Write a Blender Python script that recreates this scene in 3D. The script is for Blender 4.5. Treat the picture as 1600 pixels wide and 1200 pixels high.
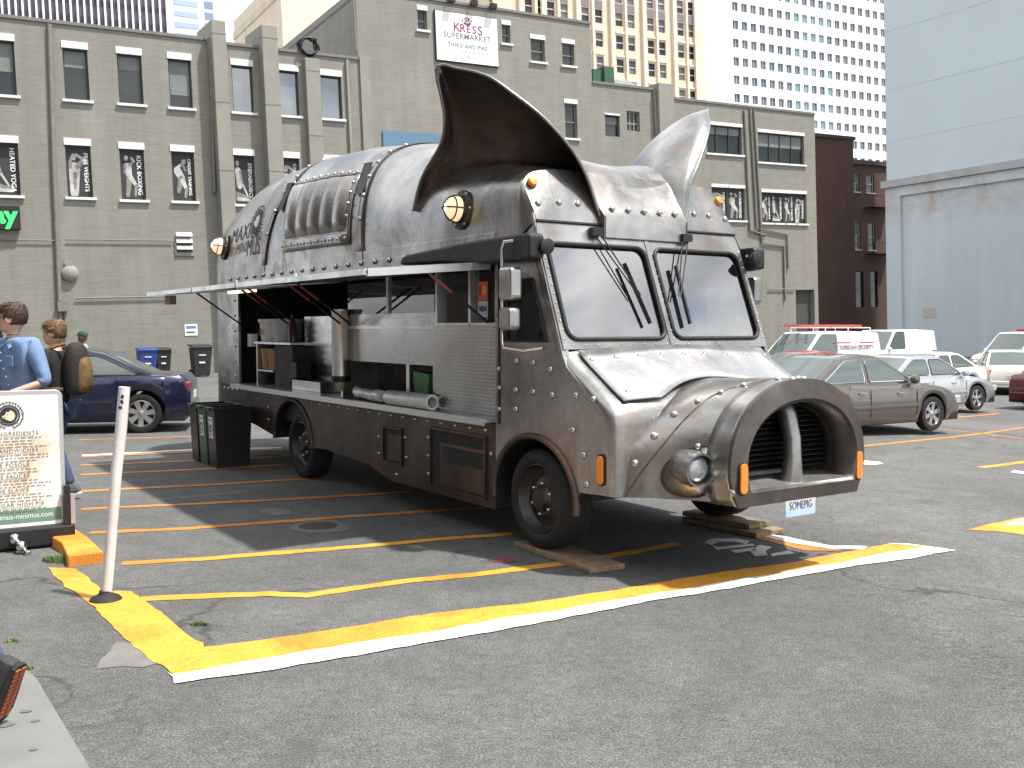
import bpy, bmesh, math, random
from mathutils import Vector, Matrix
from mathutils.bvhtree import BVHTree
random.seed(7)
D2R = math.radians
scene = bpy.context.scene
for o in list(bpy.data.objects): bpy.data.objects.remove(o)
COL = scene.collection

# ------------------------------------------------------------------ camera
FPX, HOR, CAMH = 1552.0, 512.0, 1.70          # focal length and horizon row in photo pixels, eye height
PITCH = math.atan((600 - HOR) / FPX)
cam_d = bpy.data.cameras.new("camera"); cam = bpy.data.objects.new("camera", cam_d); COL.objects.link(cam)
cam.location = (0, 0, CAMH); cam.rotation_euler = (math.pi / 2 - PITCH, 0, 0)
cam_d.sensor_width = 36.0; cam_d.lens = 36.0 * FPX / 1600.0
cam_d.clip_start = 0.05; cam_d.clip_end = 2000.0
scene.camera = cam
scene.render.resolution_x = 1024; scene.render.resolution_y = 768

# ------------------------------------------------------------------ sky, sun, exposure
SUN_AZ = math.atan2(0.94, -0.34); SUN_EL = D2R(66)
SUN = Vector((math.sin(SUN_AZ) * math.cos(SUN_EL), math.cos(SUN_AZ) * math.cos(SUN_EL), math.sin(SUN_EL)))
world = bpy.data.worlds.new("World"); scene.world = world; world.use_nodes = True
wn, wl = world.node_tree.nodes, world.node_tree.links
wn.clear()
w_out = wn.new("ShaderNodeOutputWorld"); w_bg = wn.new("ShaderNodeBackground"); w_bg.inputs[1].default_value = 0.122
sky = wn.new("ShaderNodeTexSky"); sky.sky_type = 'NISHITA'; sky.sun_disc = False
sky.sun_elevation = SUN_EL; sky.sun_rotation = SUN_AZ; sky.air_density = 1.0; sky.dust_density = 1.5; sky.ozone_density = 1.2
w_tc = wn.new("ShaderNodeTexCoord"); w_map = wn.new("ShaderNodeMapping"); w_map.inputs['Scale'].default_value = (1.0, 1.0, 2.2)
w_map.inputs['Location'].default_value = (0.3, 0.0, 0.35)
w_noise = wn.new("ShaderNodeTexNoise"); w_noise.inputs['Scale'].default_value = 2.6; w_noise.inputs['Detail'].default_value = 9; w_noise.inputs['Roughness'].default_value = 0.55
w_ramp = wn.new("ShaderNodeValToRGB"); w_ramp.color_ramp.elements[0].position = 0.37; w_ramp.color_ramp.elements[1].position = 0.49
w_n2 = wn.new("ShaderNodeTexNoise"); w_n2.inputs['Scale'].default_value = 5.0; w_n2.inputs['Detail'].default_value = 6
w_cl = wn.new("ShaderNodeValToRGB"); w_cl.color_ramp.elements[0].position = 0.3; w_cl.color_ramp.elements[0].color = (5.0, 5.2, 5.6, 1); w_cl.color_ramp.elements[1].position = 0.75; w_cl.color_ramp.elements[1].color = (12, 12, 12, 1)
w_mix = wn.new("ShaderNodeMix"); w_mix.data_type = 'RGBA'
wl.new(w_tc.outputs['Generated'], w_map.inputs[0]); wl.new(w_map.outputs[0], w_noise.inputs['Vector']); wl.new(w_map.outputs[0], w_n2.inputs['Vector'])
wl.new(w_noise.outputs[0], w_ramp.inputs[0]); wl.new(w_n2.outputs[0], w_cl.inputs[0])
wl.new(w_ramp.outputs[0], w_mix.inputs[0]); wl.new(sky.outputs[0], w_mix.inputs[6]); wl.new(w_cl.outputs[0], w_mix.inputs[7])
wl.new(w_mix.outputs[2], w_bg.inputs[0]); wl.new(w_bg.outputs[0], w_out.inputs[0])
sun_d = bpy.data.lights.new("sun", 'SUN'); sun_d.energy = 4.4; sun_d.angle = D2R(2.2); sun_d.color = (1.0, 0.955, 0.88)
sun_o = bpy.data.objects.new("sun", sun_d); COL.objects.link(sun_o); sun_o.location = (20, -5, 40)
sun_o.rotation_euler = (-SUN).to_track_quat('-Z', 'Y').to_euler()
vs = scene.view_settings; vs.view_transform = 'Standard'; vs.look = 'None'; vs.gamma = 1.0; vs.use_curve_mapping = False
vs.exposure = 0.72

# ------------------------------------------------------------------ helpers
def gz(X, Y=0.0):
    """height of the lot: level round the truck, falling away to the right"""
    if X < 2.0: return 0.0
    if X < 3.0: return -0.025 * (X - 2.0) ** 2
    if X < 11.0: return -0.025 - 0.05 * (X - 3.0)
    if X < 13.0: t = X - 11.0; return -0.425 - 0.05 * t + 0.0125 * t * t
    return -0.475
CAM = Vector((0, 0, CAMH)); FW = Vector((0, math.cos(PITCH), -math.sin(PITCH))); UPV = Vector((0, math.sin(PITCH), math.cos(PITCH)))
def ray(x, y): return Vector((1, 0, 0)) * ((x - 800) / FPX) - UPV * ((y - 600) / FPX) + FW
def G(x, y, dz=0.0):
    """photo pixel -> point on the ground (plus dz)"""
    d = ray(x, y); z = 0.0
    for _ in range(12):
        p = CAM + d * ((z + dz - CAMH) / d.z); z = gz(p.x, p.y)
    return Vector((p.x, p.y, z + dz))
def at_depth(x, y, Y):
    d = ray(x, y); return CAM + d * (Y / d.y)

def tag(o, label=None, cat=None, group=None, kind=None):
    if label: o["label"] = label
    if cat: o["category"] = cat
    if group: o["group"] = group
    if kind: o["kind"] = kind
    return o
def empty(name, loc=(0, 0, 0), rz=0.0, label=None, cat=None, group=None, mat=None):
    o = bpy.data.objects.new(name, None); COL.objects.link(o); o.empty_display_size = 0.2
    if mat is not None: o.matrix_world = mat
    else: o.location = loc; o.rotation_euler = (0, 0, rz)
    return tag(o, label, cat, group)
def link(name, me, parent=None, mat=None):
    o = bpy.data.objects.new(name, me); COL.objects.link(o)
    if parent: o.parent = parent
    if mat is not None: o.matrix_local = mat
    return o
class MB:
    def __init__(s): s.v = []; s.f = []
    def add(s, vs, fs):
        b = len(s.v); s.v += [tuple(p) for p in vs]; s.f += [tuple(i + b for i in f) for f in fs]; return s
    def box(s, x0, x1, y0, y1, z0, z1):
        return s.add([(x0,y0,z0),(x1,y0,z0),(x1,y1,z0),(x0,y1,z0),(x0,y0,z1),(x1,y0,z1),(x1,y1,z1),(x0,y1,z1)],
                     [(0,3,2,1),(4,5,6,7),(0,1,5,4),(1,2,6,5),(2,3,7,6),(3,0,4,7)])
    def obox(s, c, a, b, d):
        c, a, b, d = Vector(c), Vector(a), Vector(b), Vector(d)
        vs = [c + i*a + j*b + k*d for k in (-1, 1) for (i, j) in ((-1,-1),(1,-1),(1,1),(-1,1))]
        return s.add(vs, [(0,3,2,1),(4,5,6,7),(0,1,5,4),(1,2,6,5),(2,3,7,6),(3,0,4,7)])
    def bar(s, p, q, w, h, up=(0,0,1)):
        p, q = Vector(p), Vector(q); d = (q - p); L = d.length; d.normalize(); u = Vector(up); sd = d.cross(u)
        if sd.length < 1e-4: sd = d.cross(Vector((1,0,0)))
        sd.normalize(); u = sd.cross(d).normalized()
        return s.obox((p+q)/2, d*L/2, sd*w/2, u*h/2)
    def grid(s, P, cu=False, cv=False):
        n, m = len(P), len(P[0]); vs = [p for r in P for p in r]; fs = []
        for i in range(n if cu else n - 1):
            for j in range(m if cv else m - 1):
                a, b = i, (i + 1) % n; c, d = j, (j + 1) % m
                fs.append((a*m+c, a*m+d, b*m+d, b*m+c))
        return s.add(vs, fs)
    def poly(s, pts): return s.add(pts, [tuple(range(len(pts)))])
    def prism(s, pts, ext):
        n = len(pts); ext = Vector(ext); a = [Vector(p) for p in pts]
        fs = [tuple(range(n)), tuple(range(2*n-1, n-1, -1))] + [(i, n+i, n+(i+1) % n, (i+1) % n) for i in range(n)]
        return s.add(a + [p + ext for p in a], fs)
    def tube(s, pts, r, n=8, cap=True, closed=False):
        pts = [Vector(p) for p in pts]; m = len(pts); rs = r if isinstance(r, (list, tuple)) else [r]*m
        t0 = (pts[1]-pts[0]).normalized(); u = t0.orthogonal().normalized(); rows = []
        for i, p in enumerate(pts):
            if closed: t = (pts[(i+1) % m] - pts[i-1]).normalized()
            else: t = (pts[min(i+1, m-1)] - pts[max(i-1, 0)]).normalized()
            u = (u - t*u.dot(t)); u = u.normalized() if u.length > 1e-6 else t.orthogonal().normalized(); w = t.cross(u)
            rows.append([p + (u*math.cos(2*math.pi*k/n) + w*math.sin(2*math.pi*k/n))*rs[i] for k in range(n)])
        b = len(s.v); s.grid(rows, cu=closed, cv=True)
        if cap and not closed: s.f += [tuple(b+k for k in range(n)), tuple(b+(m-1)*n+n-1-k for k in range(n))]
        return s
    def lathe(s, prof, o=(0,0,0), ax=(0,0,1), n=24, ang=2*math.pi, cap=True):
        """prof: list of (radius, height along ax)"""
        o, ax = Vector(o), Vector(ax).normalized(); u = ax.orthogonal().normalized(); w = ax.cross(u)
        rows = [[o + ax*h + (u*math.cos(ang*k/n) + w*math.sin(ang*k/n))*r for k in range(n)] for (r, h) in prof]
        b = len(s.v); s.grid(rows, cv=True)
        if cap:
            if prof[0][0] > 1e-5: s.f.append(tuple(b+k for k in range(n)))
            if prof[-1][0] > 1e-5: s.f.append(tuple(b+(len(prof)-1)*n+n-1-k for k in range(n)))
        return s
    def mesh(s, name, mat=None, smooth=None, recalc=True):
        me = bpy.data.meshes.new(name); me.from_pydata(s.v, [], s.f); me.update()
        if recalc:
            bm = bmesh.new(); bm.from_mesh(me); bmesh.ops.remove_doubles(bm, verts=bm.verts, dist=1e-5)
            bmesh.ops.recalc_face_normals(bm, faces=bm.faces); bm.to_mesh(me); bm.free()
        if smooth is not None:
            me.polygons.foreach_set("use_smooth", [True]*len(me.polygons)); me.set_sharp_from_angle(angle=D2R(smooth))
        if mat: me.materials.append(mat)
        me.update(); return me
    def build(s, name, mat=None, parent=None, smooth=None, bevel=0.0, solid=0.0, sub=0, recalc=True, m=None):
        o = link(name, s.mesh(name, mat, smooth, recalc), parent, m)
        if sub: k = o.modifiers.new("sub", 'SUBSURF'); k.levels = k.render_levels = sub
        if solid: k = o.modifiers.new("solid", 'SOLIDIFY'); k.thickness = abs(solid); k.offset = -1 if solid > 0 else 1
        if bevel: k = o.modifiers.new("bev", 'BEVEL'); k.width = bevel; k.segments = 2; k.limit_method = 'ANGLE'; k.angle_limit = D2R(40)
        return o
def fill_holes(loops, name, mat, parent=None, ext=None, smooth=None):
    """flat sheet with holes from closed 3D loops; ext: extrusion vector"""
    bm = bmesh.new(); es = []
    for lp in loops:
        vs = [bm.verts.new(p) for p in lp]; es += [bm.edges.new((vs[i], vs[(i+1) % len(vs)])) for i in range(len(vs))]
    r = bmesh.ops.triangle_fill(bm, edges=es, use_beauty=True, use_dissolve=False)
    if ext is not None:
        fs = [g for g in r['geom'] if isinstance(g, bmesh.types.BMFace)]
        e = bmesh.ops.extrude_face_region(bm, geom=fs)
        bmesh.ops.translate(bm, vec=Vector(ext), verts=[g for g in e['geom'] if isinstance(g, bmesh.types.BMVert)])
    bmesh.ops.recalc_face_normals(bm, faces=bm.faces)
    me = bpy.data.meshes.new(name); bm.to_mesh(me); bm.free()
    if mat: me.materials.append(mat)
    if smooth: me.polygons.foreach_set("use_smooth", [True]*len(me.polygons)); me.set_sharp_from_angle(angle=D2R(smooth))
    return link(name, me, parent)
def rrect(x0, x1, y0, y1, r, n=6):
    out = []
    for cx, cy, a0 in ((x1-r, y1-r, 0), (x0+r, y1-r, 90), (x0+r, y0+r, 180), (x1-r, y0+r, 270)):
        for k in range(n+1):
            a = D2R(a0 + 90*k/n); out.append((cx + r*math.cos(a), cy + r*math.sin(a)))
    return out
def frame_m(o, z, x=None):
    """matrix at o with local Z along z"""
    z = Vector(z).normalized(); x = Vector(x) if x is not None else z.orthogonal()
    x = (x - z*x.dot(z)).normalized(); y = z.cross(x)
    m = Matrix((x, y, z)).transposed().to_4x4(); m.translation = Vector(o); return m
_txt = {}
def text(body, size, mat, parent, m, name="lettering", shear=0.0, sx=1.0, extrude=0.002, align='CENTER', space=1.0, bold=0.0):
    key = (body, size, shear, extrude, align, space, bold, mat.name)
    if key not in _txt:
        c = bpy.data.curves.new("t", 'FONT'); c.body = body; c.size = size; c.shear = shear; c.extrude = extrude
        c.align_x = align; c.align_y = 'CENTER'; c.space_character = space; c.offset = bold; c.resolution_u = 3
        o = bpy.data.objects.new("t", c); COL.objects.link(o); dg = bpy.context.evaluated_depsgraph_get(); dg.update()
        me = bpy.data.meshes.new_from_object(o.evaluated_get(dg)); bpy.data.objects.remove(o); bpy.data.curves.remove(c)
        me.materials.clear(); me.materials.append(mat); _txt[key] = me
    return link(name, _txt[key], parent, m @ Matrix.Diagonal((sx, 1, 1, 1)))
def copy_tree(o, parent=None):
    c = o.copy(); COL.objects.link(c)
    if parent: c.parent = parent
    for ch in list(o.children): copy_tree(ch, c)
    return c

# ------------------------------------------------------------------ materials
MATS = {}
def nt(name):
    m = bpy.data.materials.new(name); m.use_nodes = True; n = m.node_tree.nodes; l = m.node_tree.links
    return m, n, l, n["Principled BSDF"]
def noise(n, l, scale, detail=4, rough=0.55, vec=None, dist=0.0):
    t = n.new("ShaderNodeTexNoise"); t.inputs['Scale'].default_value = scale; t.inputs['Detail'].default_value = detail
    t.inputs['Roughness'].default_value = rough; t.inputs['Distortion'].default_value = dist
    if vec is not None: l.new(vec, t.inputs['Vector'])
    return t.outputs[0]
def ramp(n, l, fac, stops):
    r = n.new("ShaderNodeValToRGB"); e = r.color_ramp.elements
    while len(e) < len(stops): e.new(0.5)
    for k, (p, c) in enumerate(stops):
        e[k].position = p; e[k].color = (c, c, c, 1) if isinstance(c, (int, float)) else (*c, 1)
    l.new(fac, r.inputs[0]); return r.outputs[0]
def mixc(n, l, fac, a, b, blend='MIX'):
    m = n.new("ShaderNodeMix"); m.data_type = 'RGBA'; m.blend_type = blend
    for s, v in ((0, fac), (6, a), (7, b)):
        if isinstance(v, (int, float)): m.inputs[s].default_value = v if s == 0 else (v, v, v, 1)
        elif isinstance(v, tuple): m.inputs[s].default_value = (*v, 1)
        else: l.new(v, m.inputs[s])
    return m.outputs[2]
def bumpn(n, l, b, h, strength, dist=0.01):
    k = n.new("ShaderNodeBump"); k.inputs['Strength'].default_value = strength; k.inputs['Distance'].default_value = dist
    l.new(h, k.inputs['Height']); l.new(k.outputs[0], b.inputs['Normal']); return k
def objco(n): return n.new("ShaderNodeTexCoord").outputs['Object']
def M(name, col, rough=0.55, metal=0.0, var=0.12, ns=6.0, bump=0.0, bs=40.0, coat=0.0, emit=None, es=1.0, spec=0.5, alpha=None):
    """plain procedural material: colour with noise variation, wear in the roughness, optional bump"""
    if name in MATS: return MATS[name]
    m, n, l, b = nt(name); co = objco(n)
    f = noise(n, l, ns, 5, 0.6, co)
    lo = tuple(c*(1-var) for c in col); hi = tuple(min(1, c*(1+var)) for c in col)
    l.new(ramp(n, l, f, ((0.3, lo), (0.7, hi))), b.inputs['Base Color'])
    l.new(ramp(n, l, noise(n, l, ns*2.3, 4, 0.6, co), ((0.3, max(0.02, rough-0.06)), (0.7, min(1, rough+0.08)))), b.inputs['Roughness'])
    b.inputs['Metallic'].default_value = metal; b.inputs['Coat Weight'].default_value = coat; b.inputs['Coat Roughness'].default_value = 0.05
    b.inputs['Specular IOR Level'].default_value = spec
    if bump: bumpn(n, l, b, noise(n, l, bs, 5, 0.6, co), bump, 0.01)
    if emit: b.inputs['Emission Color'].default_value = (*emit, 1); b.inputs['Emission Strength'].default_value = es
    MATS[name] = m; return m
def steel(name, dark, mid, light, rust=0.35, r0=0.26, r1=0.5, metal=0.92):
    m, n, l, b = nt(name); co = objco(n)
    a = noise(n, l, 0.9, 9, 0.62, co, 0.6); c = ramp(n, l, a, ((0.30, dark), (0.5, mid), (0.72, light)))
    st = n.new("ShaderNodeMapping"); st.inputs['Scale'].default_value = (5, 5, 0.7); l.new(co, st.inputs[0])
    s = ramp(n, l, noise(n, l, 1.6, 6, 0.65, st.outputs[0]), ((0.35, 0.62), (0.65, 1.15)))
    c = mixc(n, l, 0.3, c, s, 'MULTIPLY')
    rm = ramp(n, l, noise(n, l, 1.7, 10, 0.68, co, 0.8), ((0.52, 0.0), (0.68, rust)))
    c = mixc(n, l, rm, c, (0.27, 0.125, 0.065)); l.new(c, b.inputs['Base Color'])
    b.inputs['Metallic'].default_value = metal
    rr = ramp(n, l, noise(n, l, 2.6, 8, 0.65, co), ((0.3, r0), (0.7, r1))); rr = mixc(n, l, rm, rr, 0.65); l.new(rr, b.inputs['Roughness'])
    h = mixc(n, l, 0.10, noise(n, l, 2.2, 3, 0.5, co), noise(n, l, 45, 6, 0.6, co)); bumpn(n, l, b, h, 0.35, 0.03)
    MATS[name] = m; return m
STEEL = steel("weathered_steel", (0.14, 0.136, 0.128), (0.33, 0.324, 0.31), (0.54, 0.53, 0.515), 0.45, 0.2, 0.40)
STEEL_B = steel("brown_steel", (0.042, 0.035, 0.031), (0.085, 0.070, 0.062), (0.15, 0.128, 0.115), 0.5, 0.32, 0.55, 0.85)
STEEL_L = steel("bright_steel", (0.36, 0.355, 0.35), (0.52, 0.515, 0.51), (0.66, 0.655, 0.65), 0.25, 0.28, 0.45)
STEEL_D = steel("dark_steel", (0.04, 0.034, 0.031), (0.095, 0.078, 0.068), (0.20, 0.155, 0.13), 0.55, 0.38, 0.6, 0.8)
RIVET = M("rivet_steel", (0.52, 0.51, 0.49), 0.3, 0.95, 0.1)
CHROME = M("chrome", (0.72, 0.72, 0.72), 0.12, 1.0, 0.04)
STAIN = M("stainless", (0.56, 0.57, 0.57), 0.3, 1.0, 0.06, 2.0)
ALU = M("aluminium", (0.62, 0.63, 0.63), 0.35, 0.95, 0.06)
BLACKP = M("black_plastic", (0.010, 0.010, 0.011), 0.55, 0, 0.2)
RUBBER = M("rubber", (0.013, 0.013, 0.014), 0.75, 0, 0.25, 12, 0.2)
DARKM = M("dark_metal", (0.035, 0.034, 0.033), 0.45, 0.6, 0.2)
WHITE = M("white_paint", (0.78, 0.78, 0.76), 0.5, 0, 0.04)
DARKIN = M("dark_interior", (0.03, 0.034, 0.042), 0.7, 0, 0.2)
AMBER = M("amber_lens", (0.85, 0.24, 0.015), 0.25, 0, 0.08, 60, 0.5, 90, coat=0.5)
REDLENS = M("red_lens", (0.45, 0.012, 0.015), 0.2, 0, 0.08, coat=0.6)
PAPER = M("paper_white", (0.75, 0.75, 0.73), 0.8, 0, 0.05)
INK = M("ink_black", (0.02, 0.02, 0.022), 0.8, 0, 0.1)
WOOD = M("plank_wood", (0.23, 0.165, 0.10), 0.8, 0, 0.35, 14, 0.4, 30)
SKIN = M("skin", (0.55, 0.33, 0.25), 0.5, 0, 0.08, 20)
def glass(name, tint, transp, rough=0.02, ior=1.75, dif=(0.03, 0.036, 0.04)):
    """thin pane: fresnel mix of a mirror-like coat and what is behind it"""
    if name in MATS: return MATS[name]
    m, n, l, b = nt(name); n.remove(b); out = n["Material Output"]
    tr = n.new("ShaderNodeBsdfTransparent"); tr.inputs[0].default_value = (*tint, 1)
    df = n.new("ShaderNodeBsdfDiffuse"); df.inputs[0].default_value = (*dif, 1)
    gl = n.new("ShaderNodeBsdfGlossy"); gl.inputs[1].default_value = rough
    fr = n.new("ShaderNodeFresnel"); fr.inputs[0].default_value = ior
    a = n.new("ShaderNodeMixShader"); a.inputs[0].default_value = 1 - transp; l.new(tr.outputs[0], a.inputs[1]); l.new(df.outputs[0], a.inputs[2])
    c = n.new("ShaderNodeMixShader"); l.new(fr.outputs[0], c.inputs[0]); l.new(a.outputs[0], c.inputs[1]); l.new(gl.outputs[0], c.inputs[2])
    l.new(c.outputs[0], out.inputs[0]); MATS[name] = m; return m
GLASS = glass("truck_glass", (0.75, 0.82, 0.82), 0.9, 0.01, 4.5)
GLASS_D = glass("dark_glass", (0.35, 0.42, 0.45), 0.75)
CARGLASS = glass("car_glass", (0.5, 0.62, 0.6), 0.72)

# ------------------------------------------------------------------ ground
def asphalt():
    m, n, l, b = nt("asphalt"); co = objco(n)
    big = ramp(n, l, noise(n, l, 0.35, 6, 0.6, co, 0.5), ((0.3, (0.078, 0.078, 0.077)), (0.7, (0.132, 0.132, 0.128))))
    med = ramp(n, l, noise(n, l, 3.0, 6, 0.7, co), ((0.3, 0.80), (0.7, 1.16)))
    c = mixc(n, l, 1.0, big, med, 'MULTIPLY')
    fine = ramp(n, l, noise(n, l, 95, 3, 0.7, co), ((0.36, 0.42), (0.5, 0.95), (0.64, 1.75)))
    c = mixc(n, l, 1.0, c, fine, 'MULTIPLY')
    c = mixc(n, l, 1.0, c, ramp(n, l, noise(n, l, 17, 5, 0.7, co), ((0.34, 0.78), (0.66, 1.2))), 'MULTIPLY')
    v = n.new("ShaderNodeTexVoronoi"); v.inputs['Scale'].default_value = 55; v.inputs['Randomness'].default_value = 1; l.new(co, v.inputs['Vector'])
    sp = ramp(n, l, v.outputs['Distance'], ((0.09, 1.0), (0.15, 0.0)))
    pick = n.new("ShaderNodeSeparateColor"); l.new(v.outputs['Color'], pick.inputs[0])
    pk = ramp(n, l, pick.outputs[0], ((0.86, 0.0), (0.90, 1.0)))
    c = mixc(n, l, mixc(n, l, 1.0, sp, pk, 'MULTIPLY'), c, (0.42, 0.42, 0.40))
    v2 = n.new("ShaderNodeTexVoronoi"); v2.feature = 'DISTANCE_TO_EDGE'; v2.inputs['Scale'].default_value = 0.23
    wv = n.new("ShaderNodeVectorMath"); wv.operation = 'MULTIPLY_ADD'; nz = n.new("ShaderNodeTexNoise"); nz.inputs['Scale'].default_value = 1.1; nz.inputs['Detail'].default_value = 6; l.new(co, nz.inputs['Vector'])
    l.new(nz.outputs['Color'], wv.inputs[0]); wv.inputs[1].default_value = (1.6, 1.6, 1.6); l.new(co, wv.inputs[2]); l.new(wv.outputs[0], v2.inputs['Vector'])
    crm = ramp(n, l, v2.outputs['Distance'], ((0.002, 1.0), (0.0055, 0.0)))
    pm = ramp(n, l, noise(n, l, 0.45, 3, 0.5, co), ((0.44, 0.0), (0.54, 0.85)))
    c = mixc(n, l, mixc(n, l, 1.0, crm, pm, 'MULTIPLY'), c, (0.03, 0.029, 0.028))
    oil = ramp(n, l, noise(n, l, 0.8, 5, 0.6, co, 1.0), ((0.62, 0.0), (0.72, 0.4))); c = mixc(n, l, oil, c, (0.05, 0.049, 0.048))
    l.new(c, b.inputs['Base Color']); b.inputs['Roughness'].default_value = 0.85
    bumpn(n, l, b, noise(n, l, 80, 4, 0.75, co), 0.75, 0.012); return m
ASPH = asphalt()
mb = MB(); xs = [-400, -150, -60, -20, -8, 0, 2.0] + [2.0 + 0.25*k for k in range(1, 45)] + [16, 25, 50, 120, 400]
ys = [-120, -30, -5, 0, 4, 8, 12, 20, 40, 80, 160, 400, 900]
mb.grid([[(x, y, gz(x, y)) for y in ys] for x in xs]); ground = mb.build("parking_lot", ASPH, smooth=60)
tag(ground, "grey asphalt parking lot with painted stall lines", "parking lot", kind="structure")

def paint(name, col, wear=0.5, edge=None):
    m, n, l, b = nt(name); co = objco(n)
    c = ramp(n, l, noise(n, l, 1.3, 8, 0.65, co, 0.6), ((0.36, (col[0]*0.84, col[1]*0.66, col[2]*0.6)), (0.52, col), (0.7, (min(1, col[0]*1.05), col[1]*1.18, col[2]*1.5))))
    w = ramp(n, l, noise(n, l, 6.5, 9, 0.75, co, 0.4), ((0.56, 0.0), (0.68, wear)))
    c = mixc(n, l, w, c, edge or (0.13, 0.12, 0.10))
    f = ramp(n, l, noise(n, l, 95, 3, 0.7, co), ((0.36, 0.72), (0.6, 1.05))); c = mixc(n, l, 1.0, c, f, 'MULTIPLY')
    l.new(c, b.inputs['Base Color']); b.inputs['Roughness'].default_value = 0.7
    bumpn(n, l, b, noise(n, l, 80, 4, 0.75, co), 0.5, 0.008); return m
YEL = paint("yellow_road_paint", (0.72, 0.335, 0.035), 0.75, (0.33, 0.14, 0.03)); YEL_SHADE = paint("shaded_yellow_paint", (0.60, 0.235, 0.035), 0.6)  # the orange copy paints in how yellow lines look in shade
WHT = paint("white_road_paint", (0.80, 0.80, 0.78), 0.35)
REDP = paint("red_road_paint", (0.30, 0.05, 0.06), 0.9)
def jag(pts, amp, step=0.07):
    out = []
    n = len(pts)
    for i in range(n):
        a, b = pts[i], pts[(i+1) % n]; d = b - a; L = d.length; k = max(1, int(L/step)); nn = Vector((-d.y, d.x, 0)).normalized()
        dr = 0.0
        for j in range(k):
            dr = dr*0.7 + random.uniform(-amp, amp)
            out.append(a + d*(j/k) + (nn*dr if j else Vector()))
    return out
def mark(px, mat, dz=0.004, amp=0.010, name="painted_line"):
    pts = jag([G(x, y) for x, y in px], amp)
    bm = bmesh.new(); vs = [bm.verts.new((p.x, p.y, 0)) for p in pts]; f = bm.faces.new(vs)
    r = bmesh.ops.triangulate(bm, faces=[f])
    for v in bm.verts: v.co.z = gz(v.co.x) + dz
    bmesh.ops.recalc_face_normals(bm, faces=bm.faces)
    me = bpy.data.meshes.new(name); bm.to_mesh(me); bm.free(); me.materials.append(mat)
    if me.polygons and me.polygons[0].normal.z < 0: me.flip_normals()
    return link(name, me, ground)
def line(px, w, mat, dz=0.004, amp=0.009):
    """stripe of width w metres along pixel points"""
    P = [G(*p) for p in px]; lf, rt = [], []
    for i, p in enumerate(P):
        d = P[min(i+1, len(P)-1)] - P[max(i-1, 0)]; nn = Vector((-d.y, d.x, 0)).normalized()*w/2; lf.append(p+nn); rt.append(p-nn)
    pts = jag(lf + rt[::-1], amp)
    bm = bmesh.new(); f = bm.faces.new([bm.verts.new((p.x, p.y, 0)) for p in pts]); bmesh.ops.triangulate(bm, faces=[f])
    for v in bm.verts: v.co.z = gz(v.co.x) + dz
    me = bpy.data.meshes.new("painted_line"); bmesh.ops.recalc_face_normals(bm, faces=bm.faces); bm.to_mesh(me); bm.free(); me.materials.append(mat)
    if me.polygons and me.polygons[0].normal.z < 0: me.flip_normals()
    return link("painted_line", me, ground)
# outer border of the bay: yellow band with a white edge, both ends mitred
mark([(318,1012),(440,996),(640,964),(860,938),(1100,899),(1250,877),(1330,862),(1390,850),(1448,855),(1300,884),(1050,926),(760,974),(520,1014),(380,1037),(268,1056),(280,1030)], YEL, 0.004)
mark([(262,1052),(268,1056),(380,1036),(520,1013),(760,973),(1050,925),(1300,883),(1446,855),(1386,850),(1420,851),(1494,861),(1430,873),(1200,909),(1000,944),(800,982),(560,1026),(400,1052),(272,1070)], WHT, 0.0075)
mark([(75,888),(120,890),(165,925),(205,925),(262,966),(318,1006),(316,1030),(268,1054),(240,1036),(190,994),(150,950),(100,918)], YEL, 0.0055)
# bay boundary on the truck's far side
mark([(1262,861),(1316,861),(1262,848),(1195,838),(1180,841)], YEL_SHADE, 0.004); mark([(1186,832),(1230,840),(1300,854),(1356,855),(1350,860),(1296,859),(1225,847),(1182,837)], WHT, 0.0075)
for p in ([(218,937),(300,933),(420,928),(480,931),(560,919),(640,908),(760,896),(880,881),(960,868),(1060,850)],
          [(190,881),(330,873),(520,858),(700,842),(800,834)], [(140,833),(300,826),(480,812),(640,801),(770,793),(840,786)],
          [(128,796),(250,790),(400,783),(560,774),(640,769)], [(128,768),(220,763),(340,757),(420,752),(520,746)],
          [(126,742),(260,736),(360,731),(440,727)], [(126,727),(300,720),(400,716),(460,712)]):
    line(p, 0.11, YEL if p[0][1] > 870 else YEL_SHADE)
line([(128,712),(300,703),(440,700)], 0.14, WHT); line([(128,714.5),(300,706),(440,703)], 0.12, YEL_SHADE, 0.0058)
line([(122,688),(200,685),(310,682)], 0.09, YEL_SHADE); line([(118,668),(275,666)], 0.09, YEL_SHADE)
# stalls on the right of the lot
line([(1330,699),(1480,684),(1540,677),(1600,668),(1700,654)], 0.10, YEL_SHADE); line([(1468,671),(1530,677),(1600,686),(1680,697)], 0.10, YEL_SHADE)
line([(1486,653),(1560,646)], 0.10, YEL_SHADE); line([(1533,731),(1600,722),(1680,712)], 0.12, YEL)
line([(1500,604),(1600,596)], 0.10, YEL_SHADE)
mark([(1512,828),(1560,817),(1600,809),(1660,800),(1660,836),(1600,836),(1560,831)], YEL, 0.004); mark([(1566,822),(1600,812),(1660,806),(1660,822),(1600,822)], WHT, 0.0075)
mark([(1347,724),(1352,720),(1376,722),(1380,725),(1366,727),(1348,726)], WHT, 0.004); mark([(1577,738),(1585,735),(1606,738),(1600,741),(1584,739)], WHT, 0.004)
mark([(760,876),(800,871),(808,876),(785,881)], REDP, 0.004)
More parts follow.
